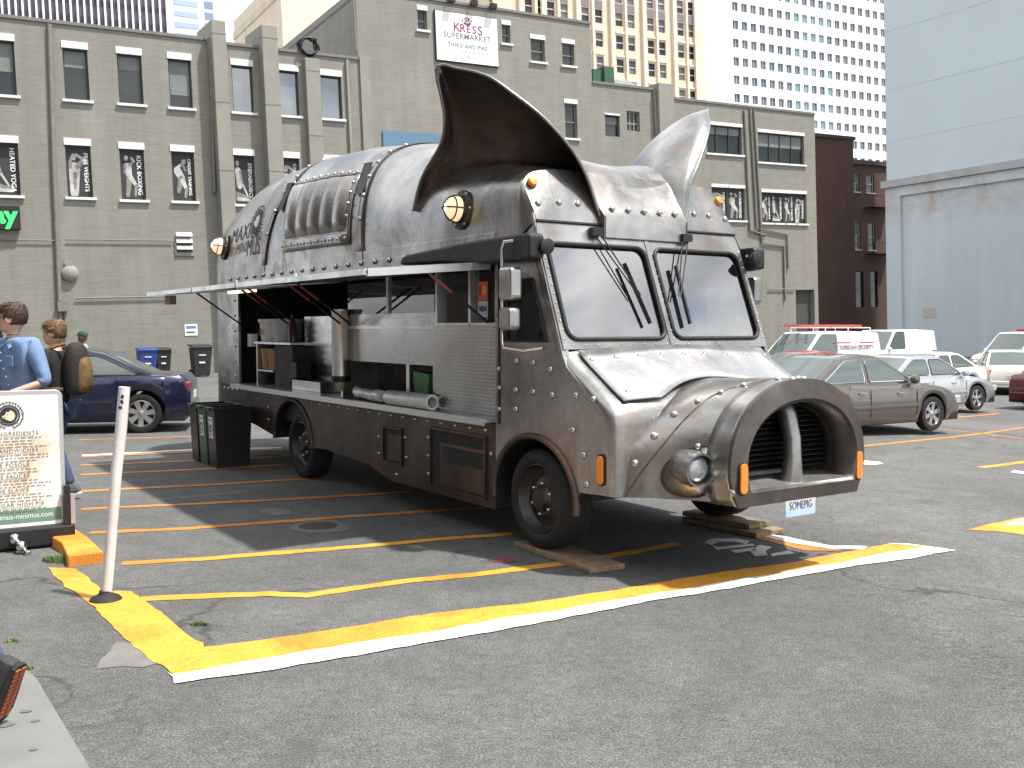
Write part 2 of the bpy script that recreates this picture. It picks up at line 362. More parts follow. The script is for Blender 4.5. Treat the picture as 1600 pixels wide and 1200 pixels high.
# stencilled stall number under the nose
for q in ([(1100,848),(1112,842),(1150,842),(1172,846),(1166,851),(1148,847),(1122,847),(1112,853)], [(1112,853),(1122,855),(1176,850),(1180,853),(1120,860)],
          [(1140,861),(1176,856),(1182,860),(1150,865)], [(1172,862),(1186,852),(1206,855),(1196,862),(1200,868),(1180,870)], [(1204,866),(1232,861),(1242,865),(1206,870)]):
    mark(q, WHT, 0.004, 0.002, "stencil_number")
# concrete patches round an iron cover, crack repair
CONC = M("concrete", (0.165, 0.17, 0.165), 0.85, 0, 0.12, 3, 0.4, 70); CONC_D = M("old_concrete", (0.15, 0.15, 0.14), 0.9, 0, 0.2, 5, 0.5, 60)
mark([(499+46*math.cos(t)*(1+0.1*math.sin(3*t)), 823+10.5*math.sin(t)) for t in [k*0.2244 for k in range(28)]], CONC_D, 0.003, 0.02, "concrete_patch")
c0 = G(497, 822); k = MB().lathe([(0.0, 0.012), (0.14, 0.012), (0.16, 0.006), (0.17, 0.003)], c0, n=20, cap=False).build("iron_cover", M("rusty_iron", (0.10, 0.065, 0.045), 0.8, 0.4, 0.3, 20, 0.5, 60), None, 40)
tag(k, "small round rusty iron cover set in the asphalt beside the truck", "manhole cover")
mark([(150,1046),(182,1003),(215,1008),(250,1036),(225,1043),(190,1042)], CONC_D, 0.003, 0.012, "concrete_patch")
mark([(430+25*math.cos(t)*(1+0.2*math.sin(2*t)), 800+6*math.sin(t)) for t in [k*0.35 for k in range(18)]], CONC_D, 0.003, 0.02, "concrete_patch")
# sidewalk slab at the lower left
sl = [G(x, y) for x, y in ((-60,1048),(20,1052),(45,1058),(58,1070),(80,1108),(140,1210),(220,1360),(-300,1360))]
slab = MB().prism([(p.x, p.y, 0.035) for p in sl], (0, 0, -0.2)).build("sidewalk", CONC, None, bevel=0.008); tag(slab, "pale concrete sidewalk slab", "sidewalk", kind="structure")
for q in ((40,1112,9), (55,1127,7), (5,1133,16), (52,1172,6)):
    c = G(q[0], q[1], 0.035); r = q[2]/340
    mark_o = MB().poly([(c.x + r*math.cos(a*0.6)*(1+0.2*math.sin(a*2)), c.y + 0.7*r*math.sin(a*0.6), 0.0385) for a in range(10)]).build("gum_spot", M("gum", (0.13, 0.13, 0.14), 0.8), slab)
# yellow kerb block behind the menu board
tp = [G(x, y, 0.085) for x, y in ((-160,812),(-160,788),(20,806),(118,826),(136,838),(162,861),(106,868),(96,847),(60,826))]
kerb = MB().prism([(p.x, p.y, 0.085) for p in tp], (0, 0, -0.12)).build("kerb", YEL, None, bevel=0.012); tag(kerb, "yellow painted concrete kerb end beside the menu board", "kerb")
# weeds
def grass(name, cx, cy, rx, ry, n, h, label):
    r = random.Random(name + str(cx)); mb = MB()
    for _ in range(n):
        a, q = r.uniform(0, 6.28), math.sqrt(r.random()); p = Vector((cx + rx*q*math.cos(a), cy + ry*q*math.sin(a), gz(cx)))
        hh = h*r.uniform(0.4, 1.1)*(1.1 - 0.6*q); b = r.uniform(0, 6.28); d = Vector((math.cos(b), math.sin(b), 0)); s = Vector((-d.y, d.x, 0))*r.uniform(0.002, 0.0045)
        ln = r.uniform(0.2, 0.9)*hh
        mb.add([p - s, p + s, p + d*ln*0.35 + Vector((0,0,hh*0.6)) + s*0.7, p + d*ln*0.35 + Vector((0,0,hh*0.6)) - s*0.7, p + d*ln + Vector((0,0,hh))], [(0,1,2,3), (3,2,4)])
    return tag(mb.build(name, M("weed_green", (0.10, 0.16, 0.035), 0.7, 0, 0.4, 15), None, recalc=False), label, "weeds", kind="stuff")
p = G(108, 876); grass("weeds", p.x, p.y, 0.20, 0.10, 900, 0.065, "tuft of weeds growing by the yellow kerb end")
p = G(312, 977); grass("weeds", p.x, p.y, 0.05, 0.022, 160, 0.035, "tiny weed tuft in the asphalt inside the yellow border")
p = G(44, 1046); grass("weeds", p.x, p.y, 0.03, 0.02, 60, 0.03, "sparse weeds at the corner of the sidewalk slab")
p = G(20, 1003); grass("weeds", p.x, p.y, 0.04, 0.02, 60, 0.03, "sparse weeds in the crack left of the yellow border")

# loose grit on the asphalt
rg = random.Random(21)
for nm, mt_, cnt, lab in (("grit", M("pale_grit", (0.28, 0.275, 0.255), 0.8, 0, 0.3, 30), 700, "pale loose grit scattered over the asphalt"), ("grit", M("dark_grit", (0.03, 0.03, 0.03), 0.8, 0, 0.3, 30), 350, "dark crumbs of loose asphalt on the lot")):
    mb = MB()
    for _ in range(cnt):
        X, Y = rg.uniform(-3.2, 5.0), 3.4 + 6.5*rg.random()**1.6
        if abs(X) > 0.52*Y + 0.3: continue
        s_ = rg.uniform(0.0018, 0.0042); a_ = rg.uniform(0, 3.1)
        pts = [(X + s_*rg.uniform(0.7, 1.2)*math.cos(a_ + k*1.2566), Y + s_*rg.uniform(0.7, 1.2)*math.sin(a_ + k*1.2566), gz(X) + 0.001) for k in range(5)]
        mb.add(pts + [(X, Y, gz(X) + s_*1.1)], [(k, (k+1) % 5, 5) for k in range(5)])
    tag(mb.build(nm, mt_, None, recalc=False), lab, "grit", kind="stuff")
# ------------------------------------------------------------------ buildings
TILT = D2R(2.2)          # the town stands plumb while the lot slopes: everything built leans against the lot by this much
RT = Matrix.Rotation(-TILT, 3, 'Y')
def wframe(px, depth, ang):
    """wall frame: x along the wall, y into the building, z up; foot under photo column px at the given distance"""
    a = D2R(ang); X = (px - 800)/FPX*depth
    m = Matrix((RT @ Vector((math.sin(a), math.cos(a), 0)), RT @ Vector((-math.cos(a), math.sin(a), 0)), RT @ Vector((0, 0, 1)))).transposed().to_4x4()
    m.translation = Vector((X, depth, gz(X) - 0.02)); return m
def w2(m, x, y, off=0.0):
    i = m.inverted(); o = i @ CAM; d = i.to_3x3() @ ray(x, y); t = (off - o.y)/d.y; p = o + d*t; return p.x, p.z
def wrect(m, tl, br, off=0.0):
    u0, z1 = w2(m, *tl, off); u1, z0 = w2(m, *br, off); return u0, u1, z0, z1
def wall_holes(u0, u1, z0, z1, holes, name, mat, parent, y0=0.0, depth=0.22):
    hs = [(max(a, u0), min(b, u1), max(c, z0), min(d, z1)) for a, b, c, d in holes if b > u0 and a < u1 and d > z0 and c < z1]
    us = sorted({u0, u1} | {q for h in hs for q in h[:2]}); zs = sorted({z0, z1} | {q for h in hs for q in h[2:]})
    mb = MB()
    for i in range(len(us)-1):
        for j in range(len(zs)-1):
            cu, cz = (us[i]+us[i+1])/2, (zs[j]+zs[j+1])/2
            if any(a < cu < b and c < cz < d for a, b, c, d in hs): continue
            mb.poly([(us[i], y0, zs[j]), (us[i+1], y0, zs[j]), (us[i+1], y0, zs[j+1]), (us[i], y0, zs[j+1])])
    for a, b, c, d in hs:
        mb.add([(a,y0,c),(b,y0,c),(b,y0,d),(a,y0,d),(a,y0+depth,c),(b,y0+depth,c),(b,y0+depth,d),(a,y0+depth,d)], [(0,4,5,1),(1,5,6,2),(2,6,7,3),(3,7,4,0)])
    return mb.build(name, mat, parent)
def paintbrick(name, c0, c1, bump=0.5, scale=2.2):
    m, n, l, b = nt(name); co = objco(n)
    sx = n.new("ShaderNodeSeparateXYZ"); l.new(co, sx.inputs[0]); cb = n.new("ShaderNodeCombineXYZ"); l.new(sx.outputs[0], cb.inputs[0]); l.new(sx.outputs[2], cb.inputs[1])
    br = n.new("ShaderNodeTexBrick"); br.inputs['Scale'].default_value = scale; br.inputs['Mortar Size'].default_value = 0.012; br.inputs['Brick Width'].default_value = 0.5; br.inputs['Row Height'].default_value = 0.165
    l.new(cb.outputs[0], br.inputs['Vector']); br.inputs['Color1'].default_value = (1,1,1,1); br.inputs['Color2'].default_value = (0.93,0.93,0.93,1); br.inputs['Mortar'].default_value = (0.86,0.86,0.86,1)
    c = ramp(n, l, noise(n, l, 0.25, 8, 0.65, co, 0.4), ((0.3, c0), (0.7, c1)))
    st = n.new("ShaderNodeMapping"); st.inputs['Scale'].default_value = (1.6, 1.6, 0.16); l.new(co, st.inputs[0])
    s = ramp(n, l, noise(n, l, 1.2, 7, 0.65, st.outputs[0]), ((0.32, 0.84), (0.68, 1.06))); c = mixc(n, l, 0.8, c, s, 'MULTIPLY')
    st2 = n.new("ShaderNodeMapping"); st2.inputs['Scale'].default_value = (0.5, 0.5, 9); l.new(co, st2.inputs[0])
    s2 = ramp(n, l, noise(n, l, 1.6, 7, 0.7, st2.outputs[0]), ((0.34, 0.80), (0.55, 1.02))); c = mixc(n, l, 0.8, c, s2, 'MULTIPLY')
    pk = ramp(n, l, noise(n, l, 2.6, 4, 0.6, co), ((0.20, 0.45), (0.25, 1.0))); c = mixc(n, l, 0.7, c, pk, 'MULTIPLY')
    c = mixc(n, l, 0.75, c, br.outputs[0], 'MULTIPLY'); l.new(c, b.inputs['Base Color']); b.inputs['Roughness'].default_value = 0.75
    h = mixc(n, l, 0.5, br.outputs[0], noise(n, l, 9, 6, 0.7, co)); bumpn(n, l, b, h, bump, 0.03); return m
OLIVE = paintbrick("olive_painted_brick", (0.222, 0.215, 0.186), (0.265, 0.256, 0.222))
OLIVE_S = M("olive_paint", (0.245, 0.238, 0.208), 0.7, 0, 0.10, 1.2, 0.2, 20); OLIVE_D = M("olive_flashing", (0.17, 0.16, 0.145), 0.6, 0, 0.2, 2)
LINT = M("white_lintel", (0.70, 0.69, 0.65), 0.7, 0, 0.08, 3); WFRAME = M("dark_window_frame", (0.035, 0.035, 0.037), 0.5, 0, 0.2)
def panemat(name, dark, refl, rough=0.03):
    m, n, l, b = nt(name); co = objco(n)
    l.new(ramp(n, l, noise(n, l, 0.7, 3, 0.5, co), ((0.35, dark), (0.65, tuple(x*1.7 for x in dark)))), b.inputs['Base Color'])
    b.inputs['Roughness'].default_value = rough; b.inputs['IOR'].default_value = refl
    bumpn(n, l, b, noise(n, l, 1.2, 2, 0.5, co), 0.03, 0.05); return m
PANE = panemat("window_pane", (0.02, 0.025, 0.026), 1.55); PANE_R = panemat("reflective_pane", (0.05, 0.07, 0.09), 2.6); BLIND = M("window_blind", (0.17, 0.185, 0.18), 0.7, 0, 0.12, 2)
POSTER = M("poster_black", (0.03, 0.03, 0.032), 0.6, 0, 0.3, 1.5); PRINT_L = M("poster_print_light", (0.42, 0.42, 0.40), 0.7, 0, 0.35, 3.0); PRINT_M = M("poster_print_mid", (0.20, 0.19, 0.17), 0.7, 0, 0.4, 3.0)
def window(parent, r, style="plain", lint=0.24, y=0.14, sill=True, blind=None, mullions=(), rails=(), pane=None, frame=WFRAME):
    u0, u1, z0, z1 = r; t = 0.06; mb = MB()
    mb.box(u0, u0+t, y, y+0.07, z0, z1).box(u1-t, u1, y, y+0.07, z0, z1).box(u0+t, u1-t, y, y+0.07, z0, z0+t).box(u0+t, u1-t, y, y+0.07, z1-t, z1)
    w = mb.build("window", frame, parent)
    MB().box(u0+0.01, u1-0.01, y+0.04, y+0.05, z0+0.01, z1-0.01).build("pane", pane or PANE, w)
    for q in mullions: u = u0 + (u1-u0)*q; MB().box(u-0.025, u+0.025, y-0.01, y+0.035, z0+t, z1-t).build("mullion", frame, w)
    for q in rails: z = z0 + (z1-z0)*q; MB().box(u0+t, u1-t, y-0.012, y+0.036, z-0.03, z+0.03).build("rail", frame, w)
    if blind: MB().box(u0+t, u1-t, y+0.028, y+0.037, z1 - (z1-z0)*blind, z1-t).build("blind", BLIND, w)
    if lint: MB().box(u0-0.03, u1+0.03, -0.03, 0.12, z1, z1+lint).build("lintel", LINT, w)
    if sill: MB().box(u0-0.10, u1+0.10, -0.09, 0.12, z0-0.09, z0).build("sill", LINT, w)
    return w
MWALL = Matrix.Rotation(math.pi/2, 4, 'X')      # lettering upright on a wall facing -y
MWALLV = Matrix(((0,1,0,0),(0,0,-1,0),(-1,0,0,0),(0,0,0,1)))   # lettering running down the wall
def blob(mb, pts, y):  mb.poly([(u, y, z) for u, z in pts])
def ell(cx, cz, a, b, rot=0, n=12):
    return [(cx + a*math.cos(t)*math.cos(rot) - b*math.sin(t)*math.sin(rot), cz + a*math.cos(t)*math.sin(rot) + b*math.sin(t)*math.cos(rot)) for t in [2*math.pi*k/n for k in range(n)]]
def limb(p, q, w0, w1):
    p, q = Vector(p), Vector(q); d = (q-p).normalized(); s = Vector((-d.y, d.x))
    return [p + s*w0, p - s*w0, q - s*w1, q + s*w1]
def capsule(p, q, w0, w1, n=6):
    p, q = Vector(p), Vector(q); d = (q-p).normalized() if (q-p).length > 0 else Vector((0, 1)); a0 = math.atan2(d.y, d.x)
    return [(q.x + w1*math.cos(a0 - math.pi/2 + math.pi*k/n), q.y + w1*math.sin(a0 - math.pi/2 + math.pi*k/n)) for k in range(n+1)] + [(p.x + w0*math.cos(a0 + math.pi/2 + math.pi*k/n), p.y + w0*math.sin(a0 + math.pi/2 + math.pi*k/n)) for k in range(n+1)]
POSES = (   # limbs as (from, to, widths, tone) in poster widths, x 0..1 and z 0..2
    ([(0.16,1.45),(0.22,0.75),0.17,0.15,0], [(0.26,1.4),(0.42,0.8),0.07,0.05,1], [(0.42,0.8),(0.68,0.3),0.05,0.04,0], [(0.05,0.35),(0.75,0.18),0.13,0.08,1], [(0.1,0.15),(0.8,0.1),0.1,0.06,0], [(0.14,1.75),(0.15,1.8),0.09,0.1,0]),
    ([(0.32,1.15),(0.26,0.1),0.27,0.20,0], [(0.48,1.25),(0.78,1.55),0.12,0.09,1], [(0.78,1.55),(0.42,1.75),0.08,0.06,0], [(0.12,1.2),(0.16,1.6),0.08,0.06,1], [(0.30,1.62),(0.30,1.68),0.12,0.12,0], [(0.34,0.9),(0.30,0.3),0.10,0.06,1]),
    ([(0.30,1.35),(0.36,0.95),0.20,0.14,0], [(0.40,1.45),(0.62,1.62),0.07,0.06,1], [(0.62,1.62),(0.52,1.75),0.055,0.06,0], [(0.20,1.4),(0.12,1.1),0.07,0.05,1], [(0.36,0.85),(0.24,0.1),0.14,0.09,1], [(0.42,0.9),(0.68,0.55),0.12,0.08,0], [(0.68,0.55),(0.62,0.1),0.08,0.06,1], [(0.24,1.72),(0.25,1.76),0.09,0.1,0]),
    ([(0.25,1.25),(0.45,0.95),0.20,0.17,0], [(0.15,1.35),(0.50,1.62),0.08,0.06,0], [(0.50,1.62),(0.66,1.3),0.07,0.05,1], [(0.40,0.9),(0.25,0.35),0.15,0.10,1], [(0.48,0.85),(0.66,0.45),0.12,0.09,0], [(0.66,0.45),(0.60,0.1),0.09,0.07,1], [(0.56,1.66),(0.58,1.70),0.10,0.11,0]))
def figure(parent, r, kind, y):
    """pale printed figure of an exercising person on a poster"""
    u0, u1, z0, z1 = r; W, H = u1-u0, (z1-z0)/2; k = 0
    for p, q, w0, w1, tone in POSES[kind % 4]:
        pts = [(u0 + W*min(0.98, max(0.0, x)), z0 + H*z) for x, z in capsule(p, q, w0, w1)]
        MB().poly([(u, y - 0.0012*k, z) for u, z in pts]).build("printed_figure", (PRINT_L, PRINT_M)[tone], parent, recalc=False); k += 1
def poster(parent, r, label, kind, y=0.10, side=0.84, lint=0.24, sill=True):
    w = window(parent, r, lint=lint, sill=sill, y=y+0.02, pane=POSTER); u0, u1, z0, z1 = r
    figure(w, (u0+0.07, u1-0.07, z0+0.1, z1-0.10), kind, y+0.052)
    s = min(0.30, (z1-z0)*1.35/len(label), (u1-u0)*0.28)
    text(label, s, M("poster_lettering", (0.8, 0.8, 0.8), 0.6), w, Matrix.Translation((u0 + (u1-u0)*side, y+0.04, (z0+z1)/2)) @ MWALLV, bold=0.004)
    return w
FM = wframe(300, 37.0, 58.9)
bld = empty("brick_building", mat=FM, label="long olive painted brick building with black exercise posters behind the truck", cat="building")
B = lambda x, y, off=0.0: w2(FM, x, y, off)
R_ = lambda tl, br: wrect(FM, tl, br)
up = [R_((-24,60),(27,150)), R_((97,74),(141,158)), R_((182,83),(225,164)), R_((262,91),(302,170)), R_((361,101),(398,177)), R_((434,109),(469,182)), R_((501,117),(536,187))]
po = [R_((-22,221),(33,306)), R_((101,226),(146,309)), R_((186,232),(229,313)), R_((267,236),(307,315)), R_((365,242),(401,320)), R_((438,246),(471,322)), R_((505,251),(538,325))]
zb = -4.0
uA, uB = B(-260, 300)[0], B(328, 200)[0]; zL = B(200, 48)[1]; zM = B(470, 82)[1]
uC = B(562, 140)[0]; uD = B(924, 100)[0]; zT = B(870, 29)[1]; uE = B(1034, 200)[0]; zR1 = B(970, 134)[1]; uF = B(1275, 300)[0]; zR2 = B(1160, 166)[1]
wall_holes(uA, uB, zb, zL, up[:4] + po[:4], "wall", OLIVE, bld)
wall_holes(uB, uC, zb, zM, up[4:] + po[4:], "wall", OLIVE, bld)
tb = [R_((652,15),(668,48)), R_((784,38),(798,69)), R_((829,60),(852,98)), R_((878,67),(898,104)), R_((882,161),(903,217))]
wall_holes(uC, uD, zb, zT, tb, "wall", OLIVE, bld)
rw1 = [R_((945,179),(969,214)), R_((979,173),(1000,206))]
wall_holes(uD, uE, zb, zR1, rw1, "wall", OLIVE, bld)
rw2 = [R_((1104,194),(1160,243)), R_((1184,206),(1257,258)), R_((1112,292),(1165,345)), R_((1190,300),(1261,350))]; dr = R_((1243,453),(1274,534))
wall_holes(uE, uF, zb, zR2, rw2 + [dr], "wall", OLIVE, bld, depth=0.6 if False else 0.3)
# returns, roofs and the side wall of the tall block
dp = 14.0
MB().add([(uC,0,zM),(uC,dp,zM),(uC,dp,zT),(uC,0,zT)], [(0,1,2,3)]).add([(uD,0,zR1),(uD,dp,zR1),(uD,dp,zT),(uD,0,zT)], [(3,2,1,0)]).build("side_wall", OLIVE, bld, recalc=False)
MB().poly([(uF,0,zb),(uF,dp,zb),(uF,dp,zR2),(uF,0,zR2)]).build("side_wall", OLIVE, bld, recalc=False)
for a, b, z in ((uA, uB, zL), (uB, uC, zM), (uC, uD, zT), (uD, uE, zR1), (uE, uF, zR2)):
    rf = MB().box(a, b, 0.25, dp, z-0.4, z-0.25).build("roof", OLIVE_D, bld)
    MB().box(a+0.005, b-0.005, -0.06, 0.3, z-0.04, z+0.07).build("parapet_flashing", OLIVE_D, bld)
MB().box(uC+0.02, uC+0.45, -0.10, 0.0, zb, zM+0.1).build("pilaster", OLIVE_S, bld)
def pil(x0, x1, xt, yt, d, y=200):
    a, b = B(x0, y)[0], B(x1, y)[0]; z = B(xt, yt, -d)[1]
    mb = MB().prism([(a, -d, zb), (a, -d, z), (a, 1.6, z + 0.1), (a, 1.6, zM - 1.0), (a, 0.05, zM - 1.0), (a, 0.05, zb)], (b-a, 0, 0)); o = mb.build("buttress", OLIVE_S, bld, bevel=0.02)
    zz = z - 0.5
    while zz > 0: MB().box(a-0.004, b+0.004, -d-0.006, -d+0.3, zz, zz+0.035).build("joint", OLIVE_D, o); zz -= 2.5
pil(330, 352, 338, 31, 0.55, 150); pil(407, 431, 420, 39, 0.55, 150); pil(478, 500, 488, 91, 0.30, 200)
MB().box(B(544,200)[0], B(548,200)[0], -0.12, 0, zb, zM-0.1).build("pilaster", OLIVE_S, bld); MB().box(B(1024,200)[0], B(1047,200)[0], -0.35, 0.8, zb, zR1+0.25).build("pilaster", OLIVE_S, bld)
for i, r in enumerate(up): window(bld, r, blind=(0.55, 0.35, 0.3, 0.72, None, None, None)[i], pane=PANE if i < 4 else PANE_R)
for i, (r, t) in enumerate(zip(po, ("HEATED YOGA", "FREE WEIGHTS", "KICK BOXING", "CIRCUIT TRAINING", "STEP/AEROBICS", "CARDIO THEATER", "SPINNING"))): poster(bld, r, t, i, side=0.80)
for i, r in enumerate(tb): window(bld, r, lint=0.2, rails=(0.48,), frame=OLIVE_D)
window(bld, rw1[0], lint=0.08, sill=False, blind=0.4); w = window(bld, rw1[1], lint=0, sill=False, rails=(0.4,), mullions=(0.33, 0.66), frame=OLIVE_S)
for i, r in enumerate(rw2[:2]): window(bld, r, lint=0.16, mullions=(0.27, 0.5, 0.75)[i-1:] if i else (0.3, 0.66), blind=0.45 if i else 0.3)
u0, u1, z0, z1 = rw2[2]
for k, (t, q) in enumerate((("FREE WEIGHTS", 1), ("KICKBOXING", 2))): poster(bld, (u0 + (u1-u0)*k/2, u0 + (u1-u0)*(k+1)/2 - 0.02, z0, z1), t, q, lint=0.16, side=0.82)
u0, u1, z0, z1 = rw2[3]
for k, (t, q) in enumerate((("CIRCUIT TRAINING", 3), ("STEP/AEROBICS", 0), ("CARDIO THEATER", 2), ("SPINNING", 1))): poster(bld, (u0 + (u1-u0)*k/4, u0 + (u1-u0)*(k+1)/4 - 0.02, z0, z1), t, q, lint=0.16, side=0.82)
MB().box(dr[0], dr[1], 0.28, 0.31, dr[2], dr[3]).build("door", M("door_dark", (0.06, 0.06, 0.055), 0.6), bld)
# pipes, conduits and small fittings fixed to the wall
PIPE = M("olive_pipe", (0.19, 0.18, 0.155), 0.6, 0, 0.15)
def wpipe(pts, r, mat=PIPE, off=-0.07, name="pipe"):
    q = [B(x, y, off) for x, y in pts]; return MB().tube([(u, off, z) for u, z in q], r, 8).build(name, mat, bld, 60)
wpipe([(77,38),(84,260),(93,470)], 0.085, name="downpipe"); wpipe([(93,470),(96,530)], 0.05); wpipe([(101,478),(103,530)], 0.035)
k = B(97, 480); MB().box(k[0]-0.16, k[0]+0.16, -0.2, 0, k[1]-0.15, k[1]+0.2).build("junction_box", PIPE, bld)
wpipe([(326,60),(331,150),(335,300)], 0.06, off=-0.1, name="downpipe"); wpipe([(546,96),(549,220)], 0.05); wpipe([(552,0),(557,80)], 0.05)
wpipe([(1022,140),(1027,240)], 0.09, name="downpipe"); wpipe([(1163,172),(1172,360),(1196,368)], 0.06); wpipe([(1172,170),(1182,356),(1230,366),(1232,420)], 0.05); wpipe([(1178,171),(1190,380),(1225,384),(1227,470)], 0.05)
wpipe([(1200,452),(1242,452)], 0.03); wpipe([(0,374),(88,376)], 0.02); wpipe([(104,374),(270,376)], 0.02); wpipe([(118,466),(262,463)], 0.025)
k = B(109, 427); mb = MB().lathe([(0.28, 0.0), (0.28, 0.10), (0.2, 0.17), (0.05, 0.2), (0, 0.2)], (k[0], 0, k[1]), (0, -1, 0), 20); mb.build("alarm_bell", OLIVE_S, bld, 40)
MB().lathe([(0.13, 0.0), (0.13, 0.12), (0, 0.13)], (k[0]-0.04, 0, k[1]+0.33), (0, -1, 0), 14).build("alarm_box", OLIVE_S, bld, 40)
r = R_((275,378),(301,398)); lv = MB().box(r[0]-0.06, r[1]+0.06, -0.05, 0, r[2]-0.05, r[3]).build("louvre_vent", OLIVE_S, bld)
MB().box(r[0], r[1], -0.056, -0.051, r[2]+0.08, r[3]-0.04).build("vent_opening", M("vent_dark", (0.03,0.03,0.03)), lv)
for q in range(3): z = r[2] + 0.18 + q*0.24; MB().prism([(r[0], -0.14, z), (r[0], -0.05, z+0.13), (r[0], -0.05, z+0.16), (r[0], -0.14, z+0.03)], (r[1]-r[0], 0, 0)).build("slat", LINT, lv)
r = R_((288,507),(309,524)); MB().box(r[0], r[1], -0.02, 0, r[2], r[3]).build("notice_sheet", PAPER, bld)
MB().box(r[0]+0.05, r[1]-0.05, -0.024, -0.021, r[3]-0.16, r[3]-0.06).build("notice_print", M("notice_blue", (0.12, 0.2, 0.4), 0.7), bld); MB().box(r[0]+0.05, r[1]-0.1, -0.024, -0.021, r[2]+0.1, r[2]+0.15).build("notice_print", INK, bld)
# electronic display with green dot letters
r = R_((-70,320),(32,360)); led = MB().box(r[0], r[1], -0.25, 0, r[2], r[3]).build("display_panel", BLACKP, bld, bevel=0.02)
text("Today", 0.80, M("green_led", (0.02, 0.5, 0.05), 0.5, 0, 0.1, emit=(0.03, 1.0, 0.12), es=1.6), led, Matrix.Translation((B(25, 340)[0], -0.262, (r[2]+r[3])/2+0.06)) @ MWALL, bold=0.025, align='RIGHT')
# supermarket board with its flood lamps
TL, BR = B(678,17), B(777,105); sg = empty("wall_sign", mat=FM @ Matrix.Translation((TL[0], -0.12, BR[1])), label="white supermarket sign board high on the olive brick wall", cat="sign")
W, H = BR[0]-TL[0], TL[1]-BR[1]
MB().box(0, W, 0, 0.11, 0, H).build("board", M("sign_white", (0.82, 0.82, 0.82), 0.5, 0, 0.02), sg); MB().box(-0.03, W+0.03, 0.02, 0.115, -0.03, H+0.03).build("board_frame", DARKM, sg)
MAR = M("maroon_print", (0.22, 0.03, 0.06), 0.6, 0, 0.1); GRY = M("grey_print", (0.14, 0.16, 0.20), 0.6, 0, 0.1); LGR = M("pale_grey_print", (0.36, 0.37, 0.40), 0.6, 0, 0.1)
def sgt(t, x, z, s, m, **k): text(t, s, m, sg, Matrix.Translation((W*x, -0.004, H*z)) @ MWALL, **k)
mb = MB(); mb.poly([(W*0.50 + W*0.085*math.cos(t), -0.003, H*0.86 + H*0.075*math.sin(t)) for t in [k*math.pi/14 for k in range(28)]]); mb.build("oval_logo", MAR, sg)
text("IGA", H*0.13, M("logo_white", (0.85,0.85,0.85)), sg, Matrix.Translation((W*0.5, -0.008, H*0.86)) @ MWALL, bold=0.01, shear=0.15)
for kx, (ch, sc) in enumerate(zip("KRESS", (0.26, 0.23, 0.22, 0.23, 0.27))): sgt(ch, 0.33 + 0.095*kx, 0.705 - 0.004*kx, H*sc, MAR, bold=0.006)
sgt("SUPERMARKET", 0.5, 0.53, H*0.165, GRY, sx=1.0, space=1.06, bold=0.004); sgt("SEATTLE, WA", 0.5, 0.43, H*0.055, LGR, space=1.8)
sgt("THIRD AND PIKE", 0.5, 0.335, H*0.115, GRY, space=1.1, bold=0.004); sgt("1427 THIRD AVENUE", 0.5, 0.225, H*0.105, LGR, space=1.05); sgt("206 748-9500", 0.5, 0.115, H*0.11, LGR, space=1.1)
for x in (700, 735, 765):
    k = B(x, 2 + (x-700)*0.17); lm = MB().box(k[0]-0.14, k[0]+0.14, -0.42, -0.2, k[1]-0.12, k[1]+0.1).build("sign_lamp", DARKM, bld); MB().tube([(k[0], -0.3, k[1]+0.08), (k[0], -0.2, k[1]+0.3), (k[0], 0, k[1]+0.3)], 0.025).build("lamp_arm", DARKM, lm)
# blue sheet on the wall behind the ears, rooftop duct and a bundle of cable on the parapet
r = R_((597,204),(700,262)); k = MB().box(r[0], r[1], -0.07, -0.02, r[2], r[3]).build("blue_panel", M("blue_panel_paint", (0.10, 0.19, 0.29), 0.5, 0, 0.12, 1.0), bld)
DUCT = M("galvanised_duct", (0.45, 0.45, 0.42), 0.5, 0.5, 0.15, 2); GREEN = M("green_duct", (0.035, 0.10, 0.055), 0.5, 0, 0.15, 2)
a, b = B(926,104,1.0), B(957,130,1.0); dk = empty("roof_duct", mat=FM @ Matrix.Translation((a[0], 1.0, zR1-0.2)), label="green and grey ventilation duct on the low roof", cat="duct")
h = a[1]-zR1+0.1; wv_ = b[0]-a[0]
MB().box(0, wv_*0.55, 0, 1.0, 0.1, h).build("green_casing", GREEN, dk); MB().box(wv_*0.5, wv_, -0.15, 1.15, 0.05, h+0.15).build("green_hood", GREEN, dk)
MB().box(wv_*1.01, wv_*2.0, 0.1, 0.9, 0.45, h-0.35).build("duct_run", DUCT, dk); MB().prism([(wv_*2.0, 0.1, 0.45), (wv_*2.0, 0.1, h-0.35), (wv_*2.9, 0.1, 0.35), (wv_*2.9, 0.1, -0.1), (wv_*2.6, 0.1, -0.1)], (0, 0.8, 0)).build("duct_elbow", DUCT, dk)
k = B(482, 74, -0.1); rr = random.Random(3); mb = MB()
for q in range(9): mb.tube([(k[0] + 0.45*math.cos(t+q)*rr.uniform(0.6,1), -0.1 + 0.15*math.sin(q), k[1] + 0.05 + 0.38*math.sin(t+q)*rr.uniform(0.7,1)) for t in [x*0.5 for x in range(12)]], 0.03, 5)
tag(mb.build("cable_coil", BLACKP, None, 60, m=FM), "tangled coil of black cable on the roof edge", "cable")

def simple_tower(name, px, depth, ang, u0, u1, zt, dp, mat, label, cat="tower"):
    m = wframe(px, depth, ang); e = empty(name, mat=m, label=label, cat=cat); return m, e
